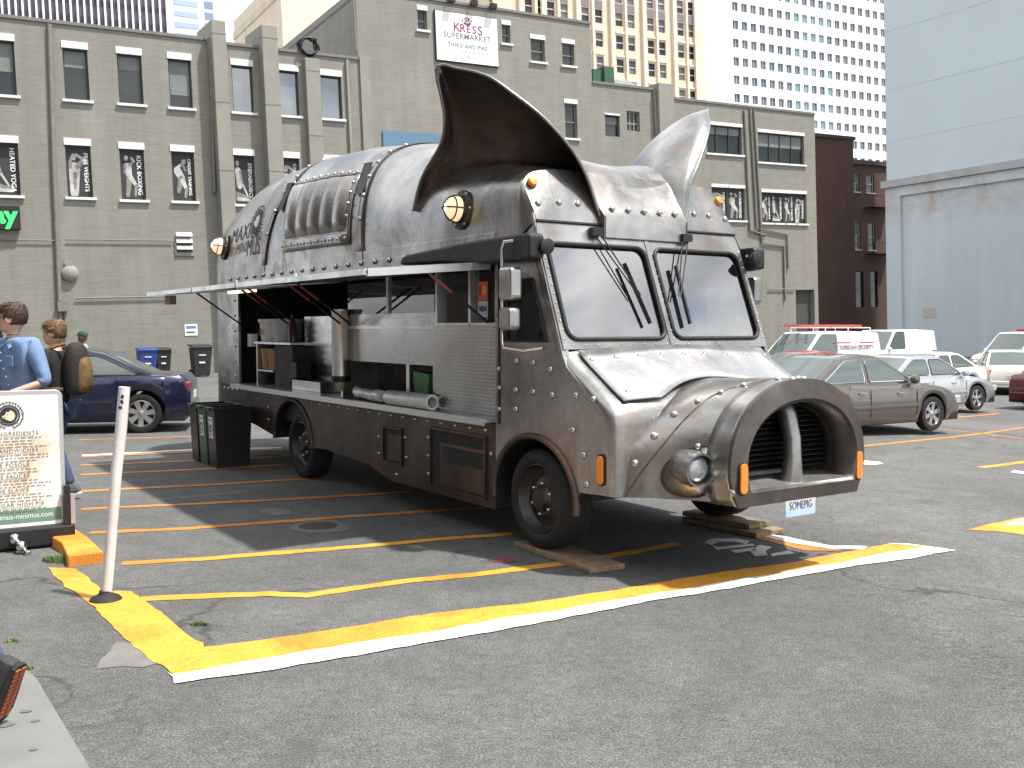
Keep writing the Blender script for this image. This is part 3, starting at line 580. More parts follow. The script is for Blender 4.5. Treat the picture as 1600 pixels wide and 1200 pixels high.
# ---- pale office tower with square windows
OFFW = M("white_tower_stone", (0.80, 0.80, 0.79), 0.6, 0, 0.03, 0.3); TG = panemat("tower_glass", (0.05, 0.075, 0.10), 1.6, 0.06); TG2 = panemat("tower_glass_teal", (0.10, 0.20, 0.22), 1.6, 0.06); TG3 = panemat("tower_glass_grey", (0.10, 0.10, 0.12), 1.5, 0.08)
m, e = simple_tower("office_tower", 1095, 205, 58.9, 0, 0, 0, 0, OFFW, "tall white office tower with rows of square windows", "building")
tl = w2(m, 1095, 100)[0]; ue = w2(m, 1420, 100)[0]; c0, r0 = w2(m, 1144.5, 30); c1 = w2(m, 1158.7, 30)[0]; rowh = w2(m, 1144.5, 2.5)[1] - w2(m, 1144.5, 31.2)[1]; wh = w2(m, 1144.5, 3)[1] - w2(m, 1144.5, 16.5)[1]
wt = w2(m, 1144.5, 2.5)[1]; du = c1 - c0; ww = w2(m, 1153.5, 30)[0] - c0; holes = []
ncol = int((ue - c0)/du); rows = [wt + rowh*k for k in range(2, -10, -1)]
for i in range(ncol):
    for z in rows:
        if w2(m, 1270, 0)[1]: holes.append((c0 + du*i, c0 + du*i + ww, z - wh, z))
wall_holes(tl, ue, -5, rows[0]+6, holes, "wall", OFFW, e, depth=0.35)
pm = MB().box(0, ww, 0.25, 0.3, -wh, 0).mesh("window", TG); pm2 = pm.copy(); pm2.materials[0] = TG2; pm3 = pm.copy(); pm3.materials[0] = TG3
rr = random.Random(5); mul = MB().box(ww*0.46, ww*0.54, 0.16, 0.25, -wh, 0).mesh("mullion", M("tower_mullion", (0.45, 0.45, 0.47), 0.5))
for i in range(ncol):
    for z in rows:
        q = rr.random(); t = (pm2 if (7 <= i <= 11 and q < 0.7) else pm3 if q < 0.35 else pm)
        wo = link("window", t, e, Matrix.Translation((c0 + du*i, 0, z))); link("mullion", mul, wo)
MB().box(tl, ue, 0.36, 30, -5, rows[0]+6).build("tower_core", OFFW, e)
# ---- cream tower with paired windows and vertical piers
CREAM = M("cream_terracotta", (0.62, 0.52, 0.40), 0.7, 0, 0.10, 0.5, 0.2, 2.0); CREAM2 = M("cream_pier", (0.68, 0.59, 0.47), 0.7, 0, 0.08, 0.5); PURP = M("purple_spandrel", (0.20, 0.15, 0.19), 0.6, 0, 0.12)
m, e = simple_tower("cream_tower", 800, 150, 58.9, 0, 0, 0, 0, CREAM, "cream old high-rise with paired windows and ornamented piers", "building")
colx = [(822,834),(842,853),(856.5,868.5),(877.5,889),(910,922),(931,942.5),(962.5,974),(981.5,992.5),(1012,1022.5),(1029.5,1040),(1059,1069),(1076,1085)]
us_ = [(w2(m, a, 60)[0], w2(m, b, 60)[0]) for a, b in colx]; zr = [w2(m, 968, y)[1] for y in (-16, 20, 56, 92.5, 129)]; hh = w2(m, 968, 20)[1] - w2(m, 968, 41)[1]
hol = [(a, b, z-hh, z) for a, b in us_ for z in zr]; ul, ur = w2(m, 770, 60)[0], w2(m, 1099, 60)[0]
wall_holes(ul, ur, -5, zr[0]+10, hol, "wall", CREAM, e, depth=0.4)
MB().box(ul, ur, 0.45, 20, -5, zr[0]+10).build("tower_core", CREAM, e)
for a, b, c, d in hol:
    w = MB().box(a, b, 0.3, 0.35, c, d).build("window", PANE if random.random() < 0.6 else TG3, e); MB().box(a, b, 0.2, 0.3, (c+d)/2-0.06, (c+d)/2+0.06).build("rail", CREAM2, w)
    if random.random() < 0.4: MB().box(a, b, 0.27, 0.297, (c+d)/2 + 0.06, d).build("blind", BLIND, w)
for i in range(0, 12, 2):
    x = us_[i][0] - 0.9; MB().box(x - 0.35, x + 0.35, -0.5, 0, -5, zr[0]+10).build("pier", CREAM2, e); xm = (us_[i][1] + us_[i+1][0])/2; MB().box(xm - 0.2, xm + 0.2, -0.3, 0, -5, zr[0]+10).build("pier", CREAM2, e)
    for a, b in (us_[i], us_[i+1]):
        MB().box(a, b, -0.05, 0, zr[1] + 0.15, zr[0] - hh - 0.1).build("spandrel", PURP, e)
        for z in zr[2:]: MB().box(a-0.1, b+0.1, -0.18, 0, z + 0.3, z + 0.55).build("sill_band", CREAM2, e)
MB().box(ur - 2.2, ur + 0.01, -0.45, 0, -5, zr[0]+10).build("corner_pier", CREAM2, e)
# ---- dark tower with white fins, pale glass tower, pale slab
m, e = simple_tower("finned_tower", 100, 190, 60.0, 0, 0, 0, 0, None, "dark glass tower with thin white vertical fins", "building")
a, b = w2(m, -60, 30)[0], w2(m, 263, 30)[0]; zz = w2(m, 100, -80)[1]
MB().box(a, b, 0, 30, -5, zz).build("glass_wall", panemat("dark_tower_glass", (0.045, 0.04, 0.065), 1.55, 0.08), e)
z0 = w2(m, 100, 60)[1]
for k in range(5): MB().box(a, b - 0.05, -0.06, 0.0, z0 + k*3.4, z0 + k*3.4 + 1.1).build("spandrel", M("dark_spandrel", (0.035, 0.028, 0.05), 0.4), e)
for k in range(-3, 24):
    u = w2(m, 14.5 + 10.7*k, 25)[0]
    if a < u < b: MB().box(u - 0.17, u + 0.17, -0.5, 0.0, -5, zz).build("fin", OFFW, e)
m, e = simple_tower("glass_tower", 300, 240, 58.9, 0, 0, 0, 0, None, "pale blue white glass tower behind the roofline", "building")
a, b = w2(m, 258, 20)[0], w2(m, 343, 20)[0]; zz = w2(m, 300, -60)[1]; MB().box(a, b, 0, 25, -5, zz).build("wall", M("pale_tower", (0.72, 0.75, 0.78), 0.4, 0, 0.04), e)
z0 = w2(m, 300, 62)[1]
for k in range(8): 
    MB().box(a + 2, a + (b-a)*0.6, -0.08, 0, z0 + k*2.6, z0 + k*2.6 + 1.2).build("window_band", M("pale_tower_glass", (0.36, 0.47, 0.58), 0.15), e)
    MB().box(a + (b-a)*0.72, b - 1.5, -0.08, 0, z0 + k*2.6, z0 + k*2.6 + 1.7).build("window_band", M("pale_tower_glass2", (0.20, 0.28, 0.40), 0.15), e)
m, e = simple_tower("slab_block", 443, 120, 58.9, 0, 0, 0, 0, None, "plain cream slab block rising behind the olive roof", "building")
a, b = w2(m, 441, 40)[0], w2(m, 520, 40)[0]; zz = w2(m, 443, -40)[1]
MB().box(a, b, 0, 20, -5, zz).build("wall", CREAM2, e); MB().box(a-0.1, a+0.9, -0.2, 20.2, zz-2.5, zz-1.5).build("cornice", CREAM, e)
# ---- dark brick building in the alley
BRICK = paintbrick("dark_brown_brick", (0.075, 0.036, 0.027), (0.12, 0.058, 0.043), 0.8, 1.6)
m = wframe(1298, 92.0, 58.9); e = empty("dark_brick_building", mat=m, label="dark brown brick building in the alley past the olive one", cat="building")
q = lambda tl, br: wrect(m, tl, br)
wn_ = [q((1327,272),(1343,300)), q((1353,273),(1366,302)), q((1329,345),(1345,390)), q((1356,349),(1368,391)), q((1333,424),(1350,480)), q((1360,424),(1372,480))]
a, b = 0.0, w2(m, 1420, 300)[0]; zt = w2(m, 1340, 252)[1]
wall_holes(a, b, -2, zt, wn_, "wall", BRICK, e, depth=0.3); MB().box(a, b, 0.35, 12, -2, zt-0.2).build("brick_core", BRICK, e)
for i, r in enumerate(wn_): window(e, r, lint=0, sill=i < 4, rails=(0.5,), blind=0.5 if i in (0, 2) else None, frame=LINT if i in (0, 1, 2, 3) else WFRAME)
zt2 = w2(m, 1285, 228)[1]; ul = w2(m, 1262, 300, -4.0)[0]; MB().box(ul, -0.02, -3.0, 10, -2, zt2).build("front_block", BRICK, e)
MB().box(ul-0.1, 0.15, -3.15, 10, zt2, zt2+0.3).build("coping", M("dark_coping", (0.05, 0.04, 0.04), 0.7), e); MB().box(0.16, b, -0.25, 0.3, zt-0.3, zt+0.1).build("coping", M("dark_coping", (0.05, 0.04, 0.04)), e)
u, z = w2(m, 1308, 252, -0.2); u2, z2 = w2(m, 1317, 512, -0.2); MB().tube([(u, -0.2, z), (u2, -0.2, z2)], 0.11, 8).build("drainpipe", LINT, e, 60)
for k in range(2): # fire escape platforms
    z = w2(m, 1362, 325 + 72*k)[1]; u0, u1 = w2(m, 1350, 320)[0], w2(m, 1385, 320)[0]
    f = MB().box(u0, u1, -1.1, 0, z-0.06, z).build("fire_escape", DARKM, e); MB().tube([(u0, -1.05, z+1.0), (u1, -1.05, z+1.0)], 0.03).tube([(u0, -1.05, z), (u0, -1.05, z+1.0)], 0.03).build("railing", DARKM, f)
# ---- big grey-blue wall on the right
GM = wframe(1390, 80.0, 145.0)
def greywall():
    m, n, l, b = nt("grey_blue_wall"); co = objco(n)
    c = ramp(n, l, noise(n, l, 0.10, 8, 0.6, co, 0.3), ((0.3, (0.44, 0.50, 0.53)), (0.7, (0.50, 0.56, 0.595))))
    st = n.new("ShaderNodeMapping"); st.inputs['Scale'].default_value = (0.8, 0.8, 0.06); l.new(co, st.inputs[0])
    s = ramp(n, l, noise(n, l, 0.9, 7, 0.65, st.outputs[0]), ((0.32, 0.90), (0.68, 1.05))); c = mixc(n, l, 0.8, c, s, 'MULTIPLY')
    st2 = n.new("ShaderNodeMapping"); st2.inputs['Scale'].default_value = (0.10, 0.1, 1.0); l.new(co, st2.inputs[0])
    s2 = ramp(n, l, noise(n, l, 1.3, 9, 0.75, st2.outputs[0], 0.4), ((0.30, 0.70), (0.36, 1.0))); c = mixc(n, l, 0.6, c, s2, 'MULTIPLY')
    sx = n.new("ShaderNodeSeparateXYZ"); l.new(co, sx.inputs[0])
    mr = n.new("ShaderNodeMapRange"); mr.inputs[1].default_value = PEEL[0]; mr.inputs[2].default_value = PEEL[1]; l.new(sx.outputs[2], mr.inputs[0])
    pe = n.new("ShaderNodeMath"); pe.operation = 'MULTIPLY'; l.new(mr.outputs[0], pe.inputs[0]); l.new(ramp(n, l, noise(n, l, 0.35, 9, 0.7, co, 0.5), ((0.40, 0.0), (0.56, 1.0))), pe.inputs[1])
    pc = ramp(n, l, noise(n, l, 0.6, 6, 0.7, co), ((0.35, (0.40, 0.41, 0.40)), (0.55, (0.42, 0.36, 0.33)), (0.70, (0.36, 0.20, 0.13))))
    c = mixc(n, l, pe.outputs[0], c, pc); l.new(c, b.inputs['Base Color']); b.inputs['Roughness'].default_value = 0.75
    bumpn(n, l, b, noise(n, l, 2.5, 7, 0.7, st2.outputs[0]), 0.35, 0.06); return m
zc = w2(GM, 1390, 294)[1]; PEEL = (zc - 3.4, zc - 1.6)
GW = greywall(); gw = empty("grey_wall_building", mat=GM, label="huge blank grey-blue painted wall with a peeling band under its ledge", cat="building")
MB().box(0, 60, 0, 20, -2, zc).build("lower_wall", GW, gw); MB().box(-0.25, 60, -0.45, 20.2, zc, zc+0.55).build("ledge", M("ledge_concrete", (0.36, 0.37, 0.36), 0.85, 0, 0.15, 0.8, 0.4, 6), gw)
MB().box(0.0, 60, 0.0, 20, zc+0.55, zc+30).build("upper_wall", M("grey_blue_upper", (0.49, 0.555, 0.59), 0.75, 0, 0.06, 0.12, 0.15, 1.5), gw)
MB().box(-0.01, 1.3, -0.22, 0.0, -2, zc-0.02).build("edge_pier", GW, gw); MB().box(1.3, 60, -0.22, 0, zc-0.75, zc-0.02).build("frieze", GW, gw)
for k, z in enumerate((3.6, 7.6, 12.2)): MB().box(-0.004, 60, -0.012, 0.0, zc + z, zc + z + 0.06).build("pour_joint", M("joint_dark", (0.45, 0.51, 0.545), 0.8, 0, 0.15, 0.6), gw)
u, z = w2(GM, 1442, 481); MB().box(u, u+1.1, -0.03, 0, z-0.75, z).build("patch", M("beige_patch", (0.46, 0.41, 0.36), 0.8, 0, 0.12), gw)

# ---- unseen building added across the street for the truck's shaded side to reflect
SM = Matrix((Vector((0.556, -0.831, 0)), Vector((-0.831, -0.556, 0)), Vector((0, 0, 1)))).transposed().to_4x4(); SM.translation = Vector((-13.9, 1.0, 0)) + Vector((-0.831, -0.556, 0))*3.0
SBR = paintbrick("street_brick", (0.11, 0.075, 0.055), (0.16, 0.11, 0.08), 0.6, 2.0)
sb_ = empty("added_street_building", mat=SM, label="brown brick building across the street facing the truck's serving side", cat="building")
hs = [(-27 + 3.2*i, -25.4 + 3.2*i, 1.2 + 3.9*j, 3.6 + 3.9*j) for i in range(16) for j in range(4)]
wall_holes(-30, 26, -1, 17, hs, "wall", SBR, sb_); MB().box(-30, 26, 0.3, 14, -1, 16.8).build("building_core", SBR, sb_); MB().box(-30.2, 26.2, -0.5, 0.4, 17, 17.7).build("cornice", LINT, sb_)
pm = MB().box(0, 1.6, 0.15, 0.2, 0, 2.4).mesh("window", PANE)
for h in hs: link("window", pm, sb_, Matrix.Translation((h[0], 0, h[2])))

# ------------------------------------------------------------------ the pig truck (local: x forward, y left, z up)
YAW = D2R(34.33); TM = Matrix.Rotation(YAW - math.pi/2, 4, 'Z'); TM.translation = Vector((1.127, 7.847, 0)); TI = TM.inverted(); TC = TI @ CAM
truck = empty("food_truck", mat=TM, label="riveted grey steel food truck shaped like a pig with ears and snout", cat="food truck")
def td(x, y): return TI.to_3x3() @ ray(x, y)
def tY(px, y): d = td(*px); t = (y - TC.y)/d.y; return TC + d*t
def tX(px, x): d = td(*px); t = (x - TC.x)/d.x; return TC + d*t
def part(mb, name, mat, parent=truck, **k): return mb.build(name, mat, parent, **k)
def interp(tab, x):
    if x <= tab[0][0]: return tab[0][1]
    for (a, p), (b, q) in zip(tab, tab[1:]):
        if x <= b: t = (x-a)/(b-a); t = t*t*(3-2*t) if False else t; return p + (q-p)*t
    return tab[-1][1]
HW, Z0 = 1.075, 2.36
XR = -7.95
def bx(x):
    if x > -7.35: return HW
    t = min(1, (-7.35-x)/(-7.35-XR)); return HW - 0.50 + 0.50*math.sqrt(max(0, 1-t*t))
def ztop(x):
    z = interp([(-6, 3.72), (-5, 3.74), (-4, 3.69), (-3, 3.57), (-2, 3.38), (-1.2, 3.12), (-0.7, 3.0), (-0.33, 2.915)], x)
    if x < -6: t = min(1, (-6-x)/(-6-XR+0.03)); z = 2.62 + 1.10*math.sqrt(max(0, 1-t*t))
    return z
def nexp(x): return interp([(-6, 2.7), (-2.4, 2.75), (-1.2, 3.8), (-0.33, 7.0)], x)
def hull(x, th, off=0.0):
    def p(x, th):
        b, a, n = bx(x), ztop(x)-Z0, nexp(x); c, s = math.cos(th), math.sin(th)
        return Vector((x, -b*math.copysign(abs(c)**(2/n), c), Z0 + a*abs(s)**(2/n)))
    q = p(x, th)
    if off:
        e = 0.01; th2 = min(max(th, 0.02), math.pi-0.02); du = p(x+e, th2) - p(x-e, th2); dv = p(x, th2+e) - p(x, th2-e); nn = dv.cross(du)
        if nn.length < 1e-9: nn = Vector((0, -math.cos(th), math.sin(th)))
        nn.normalize()
        if nn.dot(Vector((0, -math.cos(th), math.sin(th)))) < 0: nn = -nn
        q = q + nn*off
    return q
def th_of(p):
    b, a, n = bx(p.x), ztop(p.x)-Z0, nexp(p.x)
    return math.atan2(max(0, (p.z-Z0)/a)**(n/2), max(1e-6, abs(p.y)/b)**(n/2))
NT = 44
hx = [-0.34, -0.45, -0.6, -0.8, -1.0, -1.2] + [-1.4 - 0.2*k for k in range(0, 24)] + [-6.1 - 0.15*k for k in range(1, 9)] + [-7.4, -7.5, -7.6, -7.7, -7.78, -7.85, -7.9, -7.935, XR]
ths = [math.pi*(k/NT) for k in range(NT+1)]
mb = MB(); mb.grid([[hull(x, t) for t in ths] for x in hx])
mb.poly([hull(XR, t) for t in ths])
body = part(mb, "roof_shell", STEEL, smooth=35)
bvh = BVHTree.FromPolygons([tuple(v) for v in mb.v], mb.f)
def hit(px):
    """photo pixel -> point and outward normal on the roof shell"""
    l, n, i, d = bvh.ray_cast(TC, td(*px))
    if l is None: return None, None
    if n.dot(td(*px)) > 0: n = -n
    return l, n
rm = MB(); rm.lathe([(0.021, 0.0), (0.020, 0.006), (0.015, 0.012), (0.008, 0.0155), (0, 0.0165)], n=12, cap=False); RIV = rm.mesh("rivet", RIVET, 60)
def rivet(p, n, s=1.0, mirror=False, parent=truck):
    o = link("rivet", RIV, parent, frame_m(p, n) @ Matrix.Scale(s, 4))
    if mirror: link("rivet", RIV, parent, frame_m((p[0], -p[1], p[2]), (n[0], -n[1], n[2])) @ Matrix.Scale(s, 4))
    return o
def patch(x0, x1, t0, t1, off, nx=6, ny=12, slant=0.0):
    """strip lying on the shell"""
    return [[hull(x0 + (x1-x0)*i/nx + slant*(t0 + (t1-t0)*j/ny), t0 + (t1-t0)*j/ny, off) for j in range(ny+1)] for i in range(nx+1)]
# straps across the back, each between two seams seen in the photograph
def strap(b0, t0, w):
    p, q = hit(b0)[0], hit(t0)[0]; a0, a1 = th_of(p), th_of(q); k = (q.x-p.x)/(a1-a0)
    f = lambda th: p.x + k*(min(th, a1+0.15)-a0)
    part(MB().grid([[hull(f(th) - w*(1 - i/3), th, 0.012) for th in [1.9*j/26 for j in range(27)]] for i in range(4)]), "strap", STEEL, smooth=40, solid=0.012)
    part(MB().tube([hull(f(th), th, 0.008) for th in [1.8*j/30 for j in range(31)]], 0.010, 6), "strap_seam", STEEL_D, smooth=60)
    for j in range(6): th = 0.22 + j*0.2; pp = hull(f(th) - w*0.5, th, 0.013); rivet(pp, hull(f(th) - w*0.5, th, 0.05) - pp, 1.15)
strap((568, 385), (600, 250), 0.11); strap((417, 396), (450, 300), 0.12)
# padded panel of five rolls with riveted frame and two slots
pa, pb = hit((446, 374))[0], hit((541, 361))[0]; pc_, pd = hit((461, 291))[0], hit((558, 274))[0]
ta, tb_, tc_, td_ = th_of(pa), th_of(pb), th_of(pc_), th_of(pd)
def pan(u, v, off): # u along, v up
    xa = pa.x + (pb.x-pa.x)*u; xb = pc_.x + (pd.x-pc_.x)*u; t0 = ta + (tb_-ta)*u; t1 = tc_ + (td_-tc_)*u
    return hull(xa + (xb-xa)*v, t0 + (t1-t0)*v, off)
for k in range(5):
    rows = []
    for i in range(9):
        u = (k + i/8)/5; prof = math.sqrt(max(0, 1 - (2*i/8-1)**2))
        rows.append([pan(u, v/14, 0.004 + 0.062*prof*math.sqrt(max(0, 1-abs(2*v/14-1)**5))) for v in range(15)])
    part(MB().grid(rows), "padded_roll", STEEL, smooth=60)
def strip(us, vs, w, name):
    rows = [[pan(u, v, 0.016) for v in vs] for u in us]; return part(MB().grid(rows), name, STEEL, smooth=40, solid=0.014)
strip([k/10*1.06 - 0.03 for k in range(11)], [-0.16, -0.11, -0.06, -0.02], 0, "panel_frame"); strip([1.005, 1.03, 1.06], [k/8*1.16 - 0.02*8 for k in range(9)], 0, "panel_frame"); strip([k/10*1.06 for k in range(11)], [1.01, 1.04, 1.08], 0, "panel_frame")
for k in range(10): p = pan(-0.01 + k/9*1.03, -0.09, 0.03); n = pan(-0.01 + k/9*1.03, -0.09, 0.05) - p; rivet(p, n, 1.0)
for k in range(10): p = pan(0.02 + k/9*1.0, 1.045, 0.03); n = pan(0.02 + k/9*1.0, 1.045, 0.05) - p; rivet(p, n, 0.9)
for k in range(1, 5): p = pan(1.032, k/5, 0.03); n = pan(1.032, k/5, 0.05) - p; rivet(p, n, 1.0)
for q in (((453,289),(461,288),(444,331),(437,333)), ((573,259),(586,257),(570,306),(556,308))):
    pts = [hit(x)[0] for x in q]; nn = hit(q[0])[1]
    if all(p is not None for p in pts): part(MB().prism([p + nn*0.032 for p in pts], nn*0.004), "slot", BLACKP)
# lettering and emblem near the tail
def on_shell(px, nudge=0.006): p, n = hit(px); return p + n*nudge, n
PBLK = M("paint_black", (0.022, 0.022, 0.022), 0.6)
def conform(o, px, mx=1.0):
    """lay a flat drawing (xy plane, origin at px) onto the shell"""
    p, n = hit(px); t0 = th_of(p); o.data = o.data.copy(); ds = (hull(p.x, t0+0.02) - hull(p.x, t0)).length/0.02; mw = o.matrix_basis.copy(); o.matrix_basis = Matrix()
    for v in o.data.vertices:
        c = mw @ v.co; v.co = hull(p.x + c.x*mx, max(0.01, t0 + c.y/ds), 0.005 + c.z)
    o.data.update()
def shell_text(t, px, size, shear, sx=1.0):
    o = text(t, size, PBLK, truck, Matrix(), shear=shear, sx=sx, extrude=0.0, align='LEFT', bold=-0.002); conform(o, px)
shell_text("MAXI", (362,373), 0.27, 0.08, 1.08); shell_text("MUS", (393,367), 0.17, 0.08, 1.05); shell_text("MINI", (369,391), 0.19, 0.08, 1.0); shell_text("MUS", (385,389), 0.29, 0.08, 0.84)
def emblem(parent, m, R, dark, light):
    """pig's head in a round medal inside a laurel wreath, drawn in the xy plane"""
    ring = MB(); N = 28
    ring.grid([[(R*0.70*math.cos(a), R*0.70*math.sin(a), 0.001), (R*0.60*math.cos(a), R*0.60*math.sin(a), 0.001)] for a in [2*math.pi*k/N for k in range(N)]], cu=True)
    ring.build("emblem_ring", dark, parent, m=m, recalc=False)
    MB().poly([(R*0.55*math.cos(a), R*0.55*math.sin(a), 0.001) for a in [2*math.pi*k/N for k in range(N)]]).build("emblem_disc", dark, parent, m=m, recalc=False)
    h = [(-0.40,-0.05),(-0.38,-0.16),(-0.22,-0.22),(-0.10,-0.30),(0.10,-0.38),(0.30,-0.30),(0.40,-0.05),(0.34,0.18),(0.20,0.30),(0.12,0.36),(0.04,0.24),(-0.06,0.20),(-0.12,0.28),(-0.17,0.14),(-0.24,0.02),(-0.33,0.0)]
    MB().poly([(x*R, y*R, 0.002) for x, y in h]).build("emblem_pig_head", light, parent, m=m, recalc=False)
    MB().poly([(R*x, R*y, 0.003) for x, y in ell(-0.08, 0.04, 0.04, 0.03)]).poly([(R*x, R*y, 0.003) for x, y in limb((-0.34,-0.1),(-0.18,-0.13),0.012,0.012)]).build("emblem_pig_face", dark, parent, m=m, recalc=False)
    lv = MB()
    for k in range(26):
        a = D2R(-70 + 320*k/25); c = (R*0.86*math.cos(a), R*0.86*math.sin(a)); lv.poly([(x, y, 0.001) for x, y in ell(c[0], c[1], R*0.13, R*0.045, a + (0.6 if k % 2 else -0.5) + math.pi/2*0.6, 6)])
    lv.build("emblem_laurel", dark, parent, m=m, recalc=False)
pre = set(truck.children); emblem(truck, Matrix(), 0.23, PBLK, STEEL_L)
for o in set(truck.children) - pre: conform(o, (402, 345))

# side wall, band, skirt
def xz(pts, y): return [(x, y, z) for x, z in pts]
def arc(cx, cz, rx, rz, a0, a1, n=16): return [(cx + rx*math.cos(D2R(a0 + (a1-a0)*k/n)), cz + rz*math.sin(D2R(a0 + (a1-a0)*k/n))) for k in range(n+1)]
AXF, AXR = -0.15, -4.72
OPX0, OPX1, OPZ0, OPZ1 = -6.62, -0.66, 0.965, 2.19
for s in (-1, 1):
    y = s*HW; ex = (0, -s*0.03, 0)
    skirt = [(-7.35, 0.96), (-7.35, 0.60), (-6.9, 0.58), (-6.05, 0.50), (-5.40, 0.42)] + arc(-4.85, 0.42, 0.55, 0.46, 180, 0, 18)[0:] + [(-4.30, 0.39), (-3.95, 0.41), (-2.92, 0.37), (-2.45, 0.265), (-0.655, 0.265), (-0.655, 0.96)]
    part(MB().prism(xz(skirt, y), ex), "skirt_panel", STEEL_B)
    part(MB().prism(xz([(-7.35, 2.22), (-7.35, 0.961), (OPX0, 0.961), (OPX0, 2.22)], y), ex), "rear_side_panel", STEEL)
    part(MB().prism(xz([(-7.0, 2.44), (-7.0, 2.225), (-0.66, 2.225), (-0.66, 2.44)], y - s*0.004), (0, s*0.016, 0)), "riveted_band", STEEL, bevel=0.004)
    part(MB().prism(xz([(-7.35, 2.36), (-7.35, 2.22), (-0.12, 2.22), (-0.12, 2.36)], y), ex), "upper_rail", STEEL)
    wn2 = [(-0.52, 1.60), (0.03, 1.60), (-0.155, 2.06), (-0.52, 2.06)]
    cabo = [(-0.65, 2.219), (-0.06, 2.219), (0.215, 1.50), (0.26, 1.42), (0.66, 1.13), (0.70, 1.06), (0.71, 0.565), (0.375, 0.545)] + arc(-0.14, 0.42, 0.52, 0.47, 0, 180, 18)[1:-1] + [(-0.65, 0.5)]
    fill_holes([xz(cabo, y), xz(wn2, y)], "cab_side", STEEL if s < 0 else STEEL, truck, ex)
    part(MB().poly(xz([(-0.53, 1.59), (0.04, 1.59), (-0.15, 2.07), (-0.53, 2.07)], y - s*0.018)), "door_window", GLASS_D)
    part(MB().tube(xz(wn2, y + s*0.002), 0.014, 6, closed=True), "window_gasket", BLACKP)
    part(MB().tube(xz(arc(-0.14, 0.42, 0.525, 0.475, -5, 185, 24), y + s*0.004), 0.026, 8), "arch_lip", STEEL_D, smooth=60)
    part(MB().tube(xz(arc(-4.85, 0.42, 0.555, 0.465, -3, 183, 24), y + s*0.002), 0.022, 8), "arch_lip", STEEL_D, smooth=60)
    part(MB().grid([[(x, y, z), (x, s*0.62, z)] for x, z in arc(-0.14, 0.42, 0.52, 0.47, 14, 188, 20)]), "wheel_well", BLACKP)
    part(MB().grid([[(x, y, z), (x, s*0.55, z)] for x, z in arc(-4.85, 0.42, 0.55, 0.46, -3, 183, 20)]), "wheel_well", BLACKP)
    # door seam and handle
    part(MB().bar((-0.60, y + s*0.001, 0.95), (-0.60, y + s*0.001, 2.2), 0.02, 0.012, (0, 1, 0)), "door_seam", BLACKP)
part(MB().prism(xz([(OPX0, 2.22), (OPX0, 0.961), (OPX1+0.01, 0.961), (OPX1+0.01, 2.22)], HW), (0, -0.03, 0)), "far_side_panel", STEEL)
# rounded tail
rows = [[(x, -bx(x), z) for z in (0.60, 1.2, 1.8, 2.37)] for x in [-7.35, -7.42, -7.5, -7.6, -7.7, -7.8, -7.87, -7.92, XR]]
rows += [[(XR-0.01, y, z) for z in (0.60, 1.2, 1.8, 2.37)] for y in (-0.5, 0, 0.5)] + [[(p[0], -p[1], p[2]) for p in r] for r in rows[::-1]]
part(MB().grid(rows), "tail_panel", STEEL, smooth=40)
# rivet rows (near side)
N = Vector((0, -1, 0))
for k in range(17): rivet((-6.86 + k*0.296, -HW-0.016, 2.325), N, 1.25)
for k in range(26):
    x = -4.28 + k*0.232
    if x < -0.72: rivet((x, -HW, 0.885), N, 0.95)
for k in range(4): rivet((-7.2 + k*0.17, -HW, 0.90), N, 0.95)
for k in range(6): rivet((-6.75, -HW, 2.05 - k*0.195), N, 1.0)
for x, z in ((-2.68,0.66),(-2.68,0.50),(-2.15,0.70),(-2.13,0.52),(-2.32,0.34),(-1.72,0.74),(-1.72,0.58),(-1.72,0.42),(-0.72,0.70),(-6.3,0.62),(-5.6,0.60),(-5.6,0.75)): rivet((x, -HW, z), N, 0.85)
for q in ((807,564),(833,566),(860,577),(806,609),(833,612),(863,617),(806,639),(900,618),(927,624),(895,672),(912,711),(917,757),(956,764)):
    p = tY(q, -HW-0.002); 
    if p.x < 0.76: rivet(p, N, 1.15)
for q in ((779,576),(780,606),(780,639)): rivet(tY(q, -HW-0.002), N, 1.0)
# service flaps in the skirt: flat black plates paint the recess shade
for x0, x1, z0, z1 in ((-2.56, -2.22, 0.45, 0.76), (-1.66, -0.80, 0.34, 0.82)):
    yk = -HW; fr = part(MB().prism(xz([(x0,z0),(x1,z0),(x1,z1),(x0,z1)], yk-0.001), (0, -0.004, 0)), "locker_shade", M("recess_black", (0.012, 0.011, 0.011), 0.7))
    fw = 0.018
    for a, b, c, d in ((x0-fw, x1+fw, z1, z1+fw), (x0-fw, x1+fw, z0-fw, z0), (x0-fw, x0, z0, z1), (x1, x1+fw, z0, z1)): part(MB().box(a, b, yk-0.020, yk-0.001, c, d), "locker_frame", STEEL_B, fr)
    dx = 0.09 if x0 < -2 else 0.16
    part(MB().box(x0+dx, x1-0.012, yk-0.012, yk-0.006, z0+0.015, z1-(0.05 if x0 < -2 else 0.10)), "locker_door", STEEL_B, fr)
    if x0 > -2: part(MB().box(x0+dx+0.06, x1-0.03, yk-0.016, yk-0.0125, 0.56, 0.69), "locker_vent", M("recess_black", (0.012, 0.011, 0.011)), fr)
# serving counter
part(MB().box(OPX0-0.02, OPX1+0.01, -HW-0.10, -0.45, 0.955, 0.985), "counter", ALU, bevel=0.005)
part(MB().box(OPX0-0.02, OPX1+0.01, -HW-0.112, -HW-0.101, 0.935, 0.99), "counter_edge", ALU)
